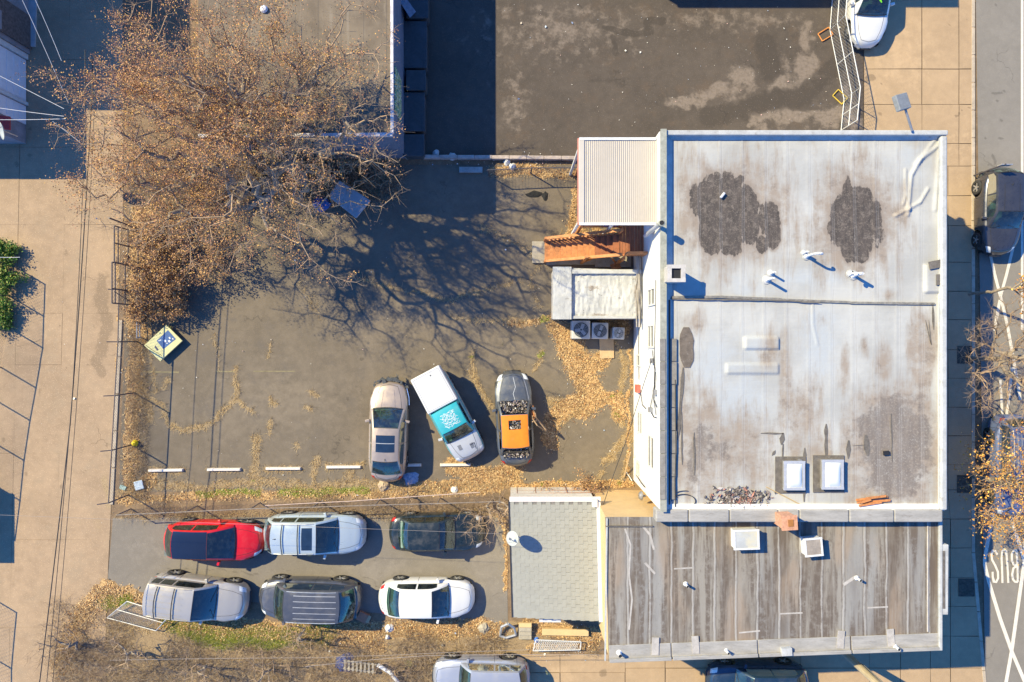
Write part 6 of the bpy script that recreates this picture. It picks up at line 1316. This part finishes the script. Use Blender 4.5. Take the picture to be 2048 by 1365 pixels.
# yellow board with a blue panel and white marks
yb_ = thing('yellow_board', 'worn yellow board with a blue panel and white marks lying tilted by the fence', 'board', G(330, 687, .25), math.radians(0))
from mathutils import Matrix
def onboard(c4, z, mat, nm, par, th=.0):
    V = [(x, y, z) for x, y in c4]; 
    if th: V += [(x, y, z - th) for x, y in c4]; F = [(0, 1, 2, 3), (7, 6, 5, 4), (0, 4, 5, 1), (1, 5, 6, 2), (2, 6, 7, 3), (3, 7, 4, 0)]
    else: F = [(0, 1, 2, 3)]
    return MB().add(V, F).obj(nm, mat, par)
zb_ = .30; BZc = lambda x, y, z=zb_: rxy(210 + x / 4.405, 430 + y / 4.405, z)
M_yb = gm('yellow_enamel', (.52, .50, .26), .7, .12, 5, dirt=(.36, .32, .16)); M_ybs = gm('board_side', (.05, .06, .12), .7); M_bp = gm('blue_print', (.02, .08, .24), .6, .2, 5)
c4 = [BZc(540, 970), BZc(345, 1150), BZc(485, 1290), BZc(680, 1110)]
onboard(c4, zb_, M_yb, 'board_top', yb_, .10); onboard([BZc(555, 1015), BZc(455, 1110), BZc(515, 1185), BZc(625, 1095)], zb_ + .004, M_bp, 'blue_panel', yb_)
for q in ([(560, 1080), (572, 1075), (580, 1090), (568, 1096)], [(515, 1108), (530, 1100), (543, 1114), (530, 1124)], [(552, 1110), (568, 1103), (580, 1116), (566, 1126)], [(470, 1108), (495, 1098), (498, 1104), (474, 1115)], [(590, 1090), (598, 1085), (606, 1096), (598, 1102)], [(540, 1130), (548, 1126), (554, 1134), (546, 1138)]): onboard([BZc(*r_) for r_ in q][::-1], zb_ + .008, M_pipe, 'white_mark', yb_)
onboard([BZc(445, 1150), BZc(435, 1165), BZc(460, 1198), BZc(473, 1190)], zb_ + .006, M_ybs, 'slot', yb_)
MB().path([(*BZc(360, 1150), zb_ + .01), (*BZc(430, 1200), zb_ + .01), (*BZc(500, 1240), zb_ + .01)], .012, 4).obj('wire', M_cable, yb_)
for q in ((540, 1010), (400, 1150), (490, 1240), (630, 1110)): p = BZc(*q); MB().tube((p[0], p[1], .02), (p[0], p[1], zb_ - .1), .03, 5).obj('leg', M_fpost, yb_)
tag(MB().lathe([(.01, .28), (.1, .22), (.16, .08), (.12, 0)], (*XY(273, 886), .05), n=9).obj('yellow_bag', gm('yellow_bag', (.65, .48, .01), .5, .2, 9)), 'bright yellow plastic bag caught at the foot of the lot fence', 'bag')
tag(MB().box((*XY(280, 970), .1), (.42, .42, .05), .25).obj('plastic_crate', gm('pale_blue_plastic', (.42, .50, .58), .5, .15, 9), bevel=.02), 'pale blue square plastic lid in the leaves at the corner of the lot', 'lid')
tag(MB().box((*XY(247, 975), .06), (.3, .2, .04), -.4).obj('torn_carton', gm('teal_card', (.25, .35, .33), .7, .3, 9)), 'torn teal carton in the leaves beside the alley corner', 'carton')
# grey slab on a blue crate pile under the tree
sb = thing('foam_slab', 'grey rectangular foam slab propped above blue bags under the large tree', 'slab', G(699, 400, 1.0), 0)
c4 = [G(678, 360, 1.1), G(741, 401, 1.1), G(712, 437, .95), G(656, 393, .95)]
MB().add([tuple(Vector(q) + Vector((0, 0, dz))) for dz in (0, -.14) for q in c4], [(3, 2, 1, 0), (4, 5, 6, 7), (0, 1, 5, 4), (1, 2, 6, 5), (2, 3, 7, 6), (3, 0, 4, 7)]).obj('slab_body', gm('grey_foam', (.30, .31, .34), .9, .1, 3, dirt=(.30, .28, .27)), sb, bevel=.05, seg=3)
for q in c4: 
    cc = Vector(G(699, 400, 0)); d_ = (Vector(q) - cc) * .7; MB().tube((cc.x + d_.x, cc.y + d_.y, .02), (cc.x + d_.x, cc.y + d_.y, .85), .03, 6).obj('leg', M_fpost, sb)
M_blt = gm('blue_tarp', (.01, .09, .34), .5, .35, 12, dirt=(.02, .03, .1))
def lump(px, py, r_, h_, nm, lab, cat, mat, z0_=.01, asp=1):
    x_, y_ = XY(px, py); n = 12; V = [(x_, y_, z0_ + h_)]; F = []
    for k in range(1, 5):
        for i in range(n): a = 2 * math.pi * i / n; q = k / 4 * r_ * RNG.uniform(.75, 1.2); V.append((x_ + q * math.cos(a) * asp, y_ + q * math.sin(a), z0_ + h_ * (1 - (k / 4) ** 2) * RNG.uniform(.7, 1.1)))
    for i in range(n): F.append((0, 1 + i, 1 + (i + 1) % n))
    for k in range(3):
        for i in range(n): F.append((1 + k * n + i, 1 + (k + 1) * n + i, 1 + (k + 1) * n + (i + 1) % n, 1 + k * n + (i + 1) % n))
    return tag(mesh_np(nm, V, F, mat), lab, cat)
lump(643, 407, .42, .35, 'blue_bag', 'crumpled bright blue tarp beside the grey foam slab', 'tarp', M_blt); lump(617, 368, .38, .3, 'blue_bag', 'blue plastic bag under the twigs above the bright blue tarp', 'bag', M_blt)
lump(822, 957, .34, .1, 'blue_plastic', 'pale blue plastic sheeting at the rear corner of the gold sedan', 'plastic sheet', gm('pale_blue_sheet', (.25, .32, .44), .5, .3, 12, dirt=(.5, .52, .6)), asp=1.2)
lump(768, 971, .3, .18, 'boulder', 'pale tan rock behind the gold sedan', 'rock', gm('tan_rock', (.40, .30, .20), .9, .15, 5)); lump(909, 980, .18, .1, 'paper_scrap', 'white paper scrap in the leaves below the pickup', 'paper', M_lit)
lump(1068, 389, .16, .05, 'black_rag', 'black torn rag at the left on the asphalt near the awning', 'rag', M_chas, asp=2.4); lump(1090, 393, .24, .05, 'black_rag', 'black torn rag at the right on the asphalt near the awning', 'rag', M_chas, asp=.6)
for px, py, lb in ((1014, 324, 'long white rag tangled on the sunny part of the low wall'), (1024, 334, 'small white rag just below the long rag at the low wall'), (905, 313, 'white crumpled rag on the shaded part of the low wall'), (872, 308, 'thin white scrap on the low wall beside the dark bins')): lump(px, py, .18, .25, 'white_rag', lb, 'rag', M_pipe)
for i, (px, py, lb) in enumerate(((778, 1256, 'white crumpled sack at the lower edge of the white sedan'), (968, 1256, 'grey concrete block beside the leaning broken pipe frame'), (775, 1274, 'small white scrap below the crumpled sack'))):
    lump(px, py, (.22, .3, .12)[i], .18, ('sack', 'concrete_block', 'paper_scrap')[i], lb, ('sack', 'block', 'paper')[i], (M_pipe, M_pad, M_pipe)[i])
jf = thing('broken_frame', 'bent grey metal frame lying in leaves beside the garage steps', 'frame', (*XY(1015, 1262), 0)); MB().path([G(1000, 1272, .1), G(1003, 1254, .3), G(1016, 1248, .5), G(1028, 1256, .3), G(1032, 1270, .1), G(1012, 1276, .1), G(1000, 1272, .1)], .06, 6).obj('frame_tube', M_galv, jf)
# white lattice panel and cellar steps right of the lower lot
lt = thing('lattice_panel', 'white diamond lattice panel lying in leaves below the shingled garage', 'lattice panel', (*XY(1112, 1286), 0))
q0, q1, q2, q3 = [Vector(G(*p, .3)) for p in ((1072, 1280), (1162, 1284), (1160, 1300), (1066, 1302))]; P0, P1 = [], []
for k in range(26):
    f_ = k / 25; g_ = f_ + .09
    if g_ <= 1: P0 += [q0.lerp(q1, f_), q0.lerp(q1, g_)]; P1 += [q3.lerp(q2, g_), q3.lerp(q2, f_)]
V, F = segs(np.array(P0), np.array(P1), .009, .009, 4); tag(mesh_np('lattice', V, F, M_pipe, lt), kind='stuff'); MB().path([tuple(q) for q in (q0, q1, q2, q3, q0)], .025, 4).obj('frame', M_pipe, lt)
for k in range(4): o = MB().box((*XY(1040 + 10, 1245 + k * 9), .30 - .06 * k), (.6, .2, .12)).obj('step', M_yst if k < 1 else M_pad, ); tag(o, ['topmost', 'second', 'third', 'lowest'][k] + ' concrete step below the left corner of the shingled garage', 'step')
tag(MB().box((*XY(1130, 1262), .10), (2.2, .3, .2), -.02).obj('low_yellow_wall', M_yst), 'low yellow garden wall among the leaves below the shingled garage', 'wall')
lump(1073, 1280, .13, .2, 'blue_cup', 'small blue ball on the leaves by the white lattice', 'ball', gm('blue_ball', (.05, .15, .5), .5))
# floodlight head on an arm at the top right corner
fd = thing('floodlight', 'grey box shaped floodlight on an arm above the top edge of the white roof', 'floodlight', (*rxy(1822, 262, 5.9), 5.9))
p0, p1 = Vector(G(1824, 262, 6.1)), Vector(G(1811, 220, 6.3)); MB().tube(tuple(p0), tuple(p1), .045, 8).obj('arm', M_metal, fd)
cc = Vector(G(1803, 205, 6.35)); MB().box(tuple(cc), (.56, .62, .22), math.radians(18), Matrix.Rotation(.25, 3, 'Y')).obj('lamp_head', gm('lamp_grey', (.20, .21, .22), .6, .15, 9), fd, bevel=.03)
# wooden pole bottom right
up = thing('utility_pole', 'pale wooden utility pole rising beside the lower edge of the streaked roof', 'utility pole', (*XY(1673, 1291), 0)); MB().tube((0, 0, 0), (0, 0, 8), .17, 12, .13).obj('pole', gm('weathered_wood', (.40, .33, .23), .85, .2, 3, dirt=(.25, .2, .14), stretch=(1, 1, .2)), up, local=True)
MB().path([(.2, .05, 2.0), (.24, .05, 5), (.22, .05, 8)], .03, 5).obj('conduit', M_galv, up, local=True)
# small street things on the right
sg = thing('street_sign', 'slim metal sign post with a crossbar at the kerb by the gunmetal hatchback', 'sign', (*XY(1946, 352), 0)); MB().tube((0, 0, 0), (0, 0, 2.2), .03, 6).obj('post', M_fpost, sg, local=True); MB().box((.1, 0, 2.0), (.5, .04, .3)).obj('sign_plate', M_galv, sg, local=True)
# ------------------------------------------------------------------ WIRES
M_pinkw = gm('dull_wire', (.30, .25, .22), .7, .1, 5)
def wire(pts, r, mat, lab, cat='cable', name='power_line', sag=.25, n=14):
    P_ = []
    for a, b_ in zip(pts[:-1], pts[1:]):
        a, b_ = Vector(a), Vector(b_)
        for k in range(n + 1):
            f = k / n; q = a.lerp(b_, f); q.z -= sag * 4 * f * (1 - f); P_.append(q)
    V, F = segs(np.array([tuple(q) for q in P_[:-1]]), np.array([tuple(q) for q in P_[1:]]), r, r, 5); return tag(mesh_np(name, V, F, mat), lab, cat, 'overhead cables')
wire([G(185, 120, 4.2), G(174, 360, 4.1), G(140, 850, 4.1), G(72, 1420, 4.1)], .022, M_cable, 'thick dark overhead cable running down the alley', sag=.05)
wire([G(170, 100, 4.4), G(166, 360, 4.4), G(144, 800, 4.3), G(88, 1420, 4.3)], .014, M_cable, 'thin dark overhead cable beside the thick one down the alley', sag=.05)
wire([G(190, 130, 3.4), G(182, 360, 3.4), G(150, 850, 3.4), G(100, 1420, 3.4)], .012, M_cable, 'lowest dark overhead cable down the alley', sag=.05)
for a, b_, h0_, h1_, lb in (((40, -10), (137, 207), 6, 5, 'pale wire from the top left corner down to the tree, left of two'), ((66, -10), (123, 122), 6, 5.4, 'pale wire from the top left corner, right of two'), ((-5, 150), (128, 218), 5, 5, 'pale wire crossing the white garage doors'),
        ((-5, 216), (128, 233), 4.6, 4.8, 'upper pale wire below the white garage doors'), ((-5, 240), (132, 238), 4.4, 4.6, 'level pale wire above the red awning'), ((105, 243), (160, 285), 4.5, 4.2, 'short thin wire near the upper left alley'), ((-5, 515), (40, 515), 5, 5, 'pale wire over the ivy at the left edge')):
    wire([G(*a, h0_), G(*b_, h1_)], .010, M_wire, lb, sag=.05, n=4)
wire([G(-10, 1030, 5), G(250, 1040, 5), G(1000, 1068, 5)], .006, M_pinkw, 'thin wire over the lower parking lot row', sag=.0)
wire([G(1303, 722, 5.0), G(1254, 878, 3.8), G(1206, 1012, 3.0)], .014, M_cable, 'drooping cable from the white wall to the garage corner', sag=.1)
wire([G(530, 1012, 2.2), G(700, 1003, 2.2), G(960, 985, 2.4)], .018, gm('pink_rope', (.52, .38, .30), .8), 'pinkish pipe rail along the dead vines between the lots', sag=.05)
wire([G(220, 1321, 2), G(640, 1316, 2), G(760, 1312, 2), G(1060, 1300, 2)], .009, M_pinkw, 'upper pale wire over the brush at the bottom', sag=.05); wire([G(610, 1334, 2.2), G(850, 1312, 2.2), G(1200, 1310, 2.0)], .011, M_pinkw, 'lower pale wire over the brush at the bottom', sag=.08)
# ------------------------------------------------------------------ TREES AND SHRUBS
M_bark = gm('grey_bark', (.27, .22, .17), .9, .3, 6, coord='pos', dirt=(.08, .06, .05), bump=.5); M_twig = gm('pale_twig', (.36, .25, .16), .85, .3, 4, coord='pos')
M_tleaf = leaf_mat('brown_leaves', [(.48, .23, .10), (.37, .17, .09), (.56, .30, .10), (.28, .13, .07), (.46, .24, .13), (.62, .36, .09)])
M_oleaf = leaf_mat('orange_leaves', [(.62, .32, .05), (.70, .42, .10), (.50, .22, .04), (.40, .17, .04)]); M_bleaf = leaf_mat('dry_shrub_leaves', [(.44, .24, .11), (.30, .16, .08), (.56, .34, .14), (.20, .12, .07)])
def tree(name, label, cat, base, crotch, env, N, seed, leaf_n=0, leaf_fn=None, leaf_m=None, leaf_s=.09, r_tip=.009, expo=.5, limit=.05, pen=.35, jit=.10, twigs=3, twig_l=.6, trunk_max=.34, bark=None, group=None, wood=None, step=.35, shellp=.5, leafspread=.12, clump=0, clump_r=.5):
    R = np.random.default_rng(seed); base = np.array(base, float); crotch = np.array(crotch, float)
    o = thing(name, label, cat, tuple(base), 0, group)
    pos = [base]; par = [-1]; pl = [0.0]; k = max(2, int(np.linalg.norm(crotch - base) / step))
    for i in range(1, k + 1): pos.append(base + (crotch - base) * i / k + R.normal(0, .02, 3) * [1, 1, 0]); par.append(i - 1); pl.append(0)
    start = k; T = []
    for c, r_, n_ in env:
        nc = max(3, int(n_ / clump)) if clump else n_; d = R.normal(size=(nc, 3)); d /= np.linalg.norm(d, axis=1, keepdims=True); cc = np.array(c) + d * np.array(r_) * (R.uniform(0, 1, (nc, 1)) ** shellp)
        T.append(cc[R.integers(0, nc, n_)] + R.normal(0, clump_r, (n_, 3)) if clump else cc)
    T = np.concatenate(T); T = T[T[:, 2] > .25]; T = T[np.argsort(np.linalg.norm(T - crotch, axis=1))]
    PA = np.zeros((60000, 3)); LA = np.zeros(60000); cnt = len(pos); PA[:cnt] = pos; LA[:cnt] = pl; PAR = list(par); ends = []
    for q in T:
        d = np.linalg.norm(PA[start:cnt] - q, axis=1); dz = q[2] - PA[start:cnt, 2]
        j = start + int(np.argmin(d + pen * LA[start:cnt] + .25 * np.maximum(0, -dz))); D = q - PA[j]; L = np.linalg.norm(D); m = max(1, int(L / step)); prev = j
        side = R.normal(size=3); side -= D * side.dot(D) / (L * L + 1e-9); side *= jit * L / (np.linalg.norm(side) + 1e-9)
        for i in range(1, m + 1):
            f = i / m; p = PA[j] + D * f + side * math.sin(math.pi * f) + np.array([0, 0, .10 * L * math.sin(math.pi * f)]) + R.normal(0, .03, 3)
            PA[cnt] = p; LA[cnt] = LA[prev] + np.linalg.norm(p - PA[prev]); PAR.append(prev); prev = cnt; cnt += 1
        ends.append(prev)
    ch = np.zeros(cnt); 
    for e_ in ends: ch[e_] += 1
    for i in range(cnt - 1, 0, -1): ch[PAR[i]] += ch[i]
    rad = np.minimum(trunk_max, r_tip * np.maximum(ch, 1) ** expo); idx = np.arange(1, cnt); pr = np.array(PAR[1:])
    big = rad[idx] > limit; P = PA
    V, F = segs(P[pr[big]], P[idx[big]], np.minimum(rad[pr[big]], rad[idx[big]] * 1.25), rad[idx[big]], 8)
    if big.any(): mesh_np('trunk', V, F, bark or M_bark, o, smooth=True)
    sm = ~big; A0, A1 = [P[pr[sm]]], [P[idx[sm]]]; R0, R1 = [np.minimum(rad[pr[sm]], rad[idx[sm]] * 1.2)], [rad[idx[sm]]]
    # twigs
    cand = idx[rad[idx] < r_tip * 4.5]; tw = R.choice(cand, int(len(cand) * twigs)); out = P[tw] - crotch; out /= np.linalg.norm(out, axis=1, keepdims=True) + 1e-9
    d = R.normal(size=(len(tw), 3)) * .8 + out * .9 + np.array([0, 0, .25]); d /= np.linalg.norm(d, axis=1, keepdims=True); L = R.uniform(.4, 1.2, (len(tw), 1)) * twig_l
    mid = P[tw] + d * L * .5 + R.normal(0, .04, (len(tw), 3)); tip = mid + (d + R.normal(0, .35, d.shape)) * L * .5
    mid[:, 2] = np.maximum(mid[:, 2], .05); tip[:, 2] = np.maximum(tip[:, 2], .05)
    A0 += [P[tw], mid]; A1 += [mid, tip]; R0 += [np.full(len(tw), r_tip * .6), np.full(len(tw), r_tip * .45)]; R1 += [np.full(len(tw), r_tip * .45), np.full(len(tw), r_tip * .25)]
    V, F = segs(np.concatenate(A0), np.concatenate(A1), np.concatenate(R0), np.concatenate(R1), 3); cr = mesh_np('crown', V, F, wood or M_twig, o)
    if leaf_n:
        src = np.concatenate([tip, mid, P[ends]]); 
        if leaf_fn: w = leaf_fn(src); src = src[R.uniform(0, 1, len(src)) < w]
        C = src[R.integers(0, len(src), leaf_n)] + R.normal(0, leafspread, (leaf_n, 3)); C[:, 2] = np.maximum(C[:, 2], .05); V, F = quads(C, leaf_s, .65, .1); lf = mesh_np('leaves', V, F, leaf_m or M_tleaf, cr); lf['kind'] = 'stuff'
    return o
# the large tree: leafy to the left and above, bare on the right and towards the lot
def big_leaf(p):
    imx = 1024 + p[:, 0] * S * CAM_H / (CAM_H - p[:, 2]); imy = 682.5 - p[:, 1] * S * CAM_H / (CAM_H - p[:, 2])
    right = np.clip((p[:, 0] + 10.5) / 4.5, 0, 1) * np.clip((10.2 - p[:, 1]) / 3, 0, 1); cl = np.clip(vnoise(p[:, 0] + p[:, 2] * .6, p[:, 1] + p[:, 2] * .5, 1.1, 33) * 1.6 + .55, .06, 1); return np.clip(1.0 - .72 * right, .22, 1) * cl
bx, by = XY(618, 373)
tree('large_tree', 'large old tree with grey limbs and brown autumn leaves spreading over the upper left', 'tree', (bx, by, 0), (bx + .1, by + .15, 2.6),
     [((-11.2, 8.2, 6.6), (5.6, 4.9, 2.9), 640), ((-8.3, 6.8, 7.2), (4.0, 4.2, 2.4), 250), ((-12.9, 8.8, 7.4), (3.8, 3.4, 1.8), 200), ((-12.0, 4.8, 4.4), (3.0, 2.2, 1.6), 80), ((-7.2, 10.2, 6.8), (3.0, 2.6, 1.8), 190), ((-14.4, 6.4, 5.2), (2.8, 2.2, 1.4), 140)], 0, 4, leaf_n=90000, leaf_fn=big_leaf, leaf_s=.056, r_tip=.0115, expo=.565, twigs=3.6, twig_l=.7, limit=.05, pen=.22, step=.4, trunk_max=.30, clump=5.5, clump_r=.62, shellp=.62)
# shrubs
def shrub(px, py, h, r, N, seed, label, leafn=0, mat=None, leafm=None, lean=(0, 0), name='shrub', tw=3, ls=.08, grp=None, rt=.006, flat=1.0, wood=None):
    x, y = XY(px, py); return tree(name, label, 'shrub', (x, y, 0), (x + lean[0] * .1, y + lean[1] * .1, .15), [((x + lean[0], y + lean[1], h * .55), (r, r * flat, h * .45), N)], 0, seed, leaf_n=leafn, leaf_m=leafm or M_bleaf, leaf_s=ls, r_tip=rt, expo=.42, limit=.03, pen=.15, twigs=tw, twig_l=.35, step=.2, jit=.12, shellp=.6, group=grp, wood=wood, leafspread=.10)
shrub(352, 480, 1.9, 1.6, 130, 21, 'brown leaved shrub at the top end of the lot fence', 9000); shrub(330, 560, 1.7, 1.5, 130, 22, 'dense rust brown shrub behind the steel gate frames', 9000); shrub(345, 598, 1.1, .95, 80, 23, 'low rust brown shrub just above the yellow board', 5000)
shrub(292, 625, .8, .6, 50, 24, 'small dry shrub between the fence and the yellow board', 2500); shrub(440, 520, 1.6, 1.5, 70, 25, 'thin brown shrub in the lot below the large tree', 3500)
shrub(655, 352, 2.3, 2.6, 260, 26, 'wide fan of bare pale twigs beside the tan garage wall', 0, lean=(1.0, .2), rt=.009, tw=3.5, flat=.55); shrub(600, 340, 2.0, 2.0, 150, 27, 'brown tangled shrub between the tree trunk and garage wall', 5000); shrub(500, 350, 2.2, 2.2, 140, 28, 'brown tangled shrub left of the tree trunk', 6000)
shrub(400, 370, 2.0, 2.0, 130, 29, 'brown shrub at the lower left corner of the tan garage', 5500)
shrub(985, 1000, 2.2, 1.2, 90, 31, 'bare pale shrub at the garage corner hanging over the dark sedan', 0, lean=(-.5, -.6), rt=.008); shrub(1010, 1020, 2.6, 1.1, 60, 32, 'bare shrub throwing its shadow on the shingled roof', 0, lean=(.0, .3), rt=.012)
shrub(815, 990, 1.2, .75, 35, 33, 'small bare bush behind the gold sedan', 0, rt=.008); shrub(1170, 975, 1.0, .8, 60, 34, 'dry brown bush on the pipe railing at the garage wall', 1200); shrub(1085, 978, .9, .5, 25, 35, 'dry weed bush at the left part of the pipe railing', 300)
shrub(160, 1300, 2.2, 1.3, 60, 36, 'bare leaning shrub at the alley edge, lower left', 0, lean=(-.4, .7), rt=.011, tw=2); shrub(280, 1310, 2.6, 1.3, 60, 37, 'tall bare shrub below the loose chain link panel', 0, rt=.011, lean=(0, .5), tw=2.5); shrub(612, 1280, 2.8, .9, 55, 38, 'bare shrub reaching over the roof of the dark grey SUV', 0, rt=.010, lean=(.1, .9), tw=2.2)
shrub(540, 1335, 2.2, 1.5, 70, 39, 'pale bare shrub at the bottom centre left', 0, rt=.010, tw=2.5); shrub(420, 1330, 2.0, 1.4, 70, 40, 'grey bare shrub in the brush at the bottom', 0, rt=.010, tw=2.5); shrub(790, 1345, 1.4, 1.2, 60, 41, 'bare brush beside the stacked junk at the bottom', 0, rt=.009)
# ivy on the left fence
for i, (px, py, h, r, lb) in enumerate(((12, 508, .45, .55, 'green ivy bush at the top of the left fence'), (15, 562, .4, .7, 'green ivy clump in the middle of the left fence'), (8, 628, .4, .7, 'mixed green and brown ivy at the lower part of the left fence'))):
    shrub(px, py, h, r, 60, 50 + i, lb, 4200, leafm=leaf_mat('ivy_leaves', [(.08, .20, .02), (.16, .28, .03), (.05, .12, .015), (.34, .34, .08)]), name='ivy', ls=.09)
# street trees on the right
def street(px, py, rad, h, label, seed, n_, leafn, leafm, fn=None, tw=3.4):
    x, y = XY(px, py); return tree('street_tree', label, 'tree', (x, y, 0), (x + .05, y, 2.2), [((x + .25, y, h * .62), (rad, rad, h * .32), n_)], 0, seed, leaf_n=leafn, leaf_m=leafm, leaf_fn=fn, leaf_s=.085, r_tip=.008, expo=.45, limit=.04, pen=.25, twigs=tw, twig_l=.55, step=.3, jit=.08, trunk_max=.12, group='street trees on the right sidewalk', leafspread=.10)
street(1938, 716, 3.2, 6.5, 'bare street tree with pale twigs over the bus box', 61, 620, 0, None, tw=6); street(1938, 948, 3.0, 6.3, 'street tree with orange leaves above the BUS marking', 62, 460, 6500, M_oleaf)
x_, y_ = XY(1962, 600); tree('sapling', 'thin sapling with yellow leaves just below the gunmetal hatchback', 'tree', (*XY(1938, 590), 0), (*XY(1940, 588), 1.5), [((x_ - .1, y_ + .2, 4.0), (.9, 1.3, 1.4), 60)], 0, 63, leaf_n=700, leaf_m=M_oleaf, leaf_s=.13, r_tip=.009, limit=.03, twigs=1.5, twig_l=.4, step=.3)
# brush: a thicket nobody could count
def brush(name, label, n, region, hmin, hmax, seed, mat, rr=.006):
    R = np.random.default_rng(seed); xa, xb, ya, yb2 = region; px = R.uniform(xa, xb, n); py = R.uniform(ya, yb2, n)
    dn = vnoise(px, py, 40, seed) * .5 + .5; top = ya + 26 * (vnoise(px, py * 0, 60, seed + 1) + 1); k = (dn > R.uniform(0, .75, n)) & (py > top); px, py = px[k], py[k]; n = len(px)
    p = np.stack([(px - 1024) / S, (682.5 - py) / S, np.full(n, .01)], 1); d = R.normal(size=(n, 3)) * [1, 1, .3] + [0, .1, .75]; d /= np.linalg.norm(d, axis=1, keepdims=True); L = R.uniform(hmin, hmax, (n, 1)); A0, A1, Ra, Rb = [], [], [], []
    for s_ in range(3):
        q = p + d * L / 3; A0.append(p); A1.append(q); Ra.append(np.full(n, rr * (1 - s_ * .27))); Rb.append(np.full(n, rr * (.73 - s_ * .27))); p = q; d = d + R.normal(0, .3, d.shape) + [0, 0, -.25]; d /= np.linalg.norm(d, axis=1, keepdims=True)
    V, F = segs(np.concatenate(A0), np.concatenate(A1), np.concatenate(Ra), np.concatenate(Rb), 3); V[:, 2] = np.maximum(V[:, 2], .01); return tag(mesh_np(name, V, F, mat), label, 'brush', kind='stuff')
M_br1 = leaf_mat('brush_twigs', [(.34, .24, .15), (.46, .34, .22), (.22, .15, .09), (.56, .44, .30), (.16, .11, .07)])
brush('brush', 'dense brown leafless brush along the bottom of the photo', 15000, (110, 1010, 1262, 1420), .4, 1.5, 71, M_br1)
brush('dead_vines', 'dead vines and twigs tangled in the fence between the two lots', 7000, (235, 1010, 985, 1040), .2, .7, 72, M_br1, .004)
brush('undergrowth', 'dry undergrowth beneath the large tree along the garage wall', 9000, (260, 800, 318, 400), .3, 1.1, 73, M_br1, .005)
brush('undergrowth', 'brown twigs and stalks along the foot of the lot fence', 5000, (258, 296, 640, 1000), .15, .5, 74, M_br1, .004)
brush('undergrowth', 'dry stalks around the lattice panel below the garage', 2200, (1055, 1195, 1270, 1312), .2, .6, 75, M_br1, .004)
brush('undergrowth', 'dead twigs scattered at the lower left alley corner', 2600, (100, 260, 1190, 1330), .3, .9, 76, M_br1, .005)
# junk by the bottom edge
lump(690, 1325, .5, .3, 'blue_rag', 'dark blue cloth heap in the brush at the bottom', 'cloth', gm('navy_cloth', (.05, .07, .2), .9, .4, 9)); 
st_ = thing('pallet', 'weathered slatted pallet lying in the brush at the bottom', 'pallet', (*XY(722, 1328), .3), -.12)
for k in range(8): MB().box((-.7 + k * .19, 0, 0), (.09, .5, .03), .12).obj('slat', M_pad, st_, local=True)
for y_ in (-.18, .18): MB().box((0, y_, -.04), (1.55, .06, .05)).obj('bearer', M_pad, st_, local=True)
tag(MB().path([G(755, 1330, .3), G(780, 1345, .35), G(800, 1370, .3)], .09, 8).obj('bent_pipe', M_pipe), 'pale bent pipe lying among junk at the bottom', 'pipe')
tag(MB().box((*XY(885, 1290), .02), (.1, .1, .1)).obj('stone', M_pad), 'small grey stone in the brush right of centre', 'stone')
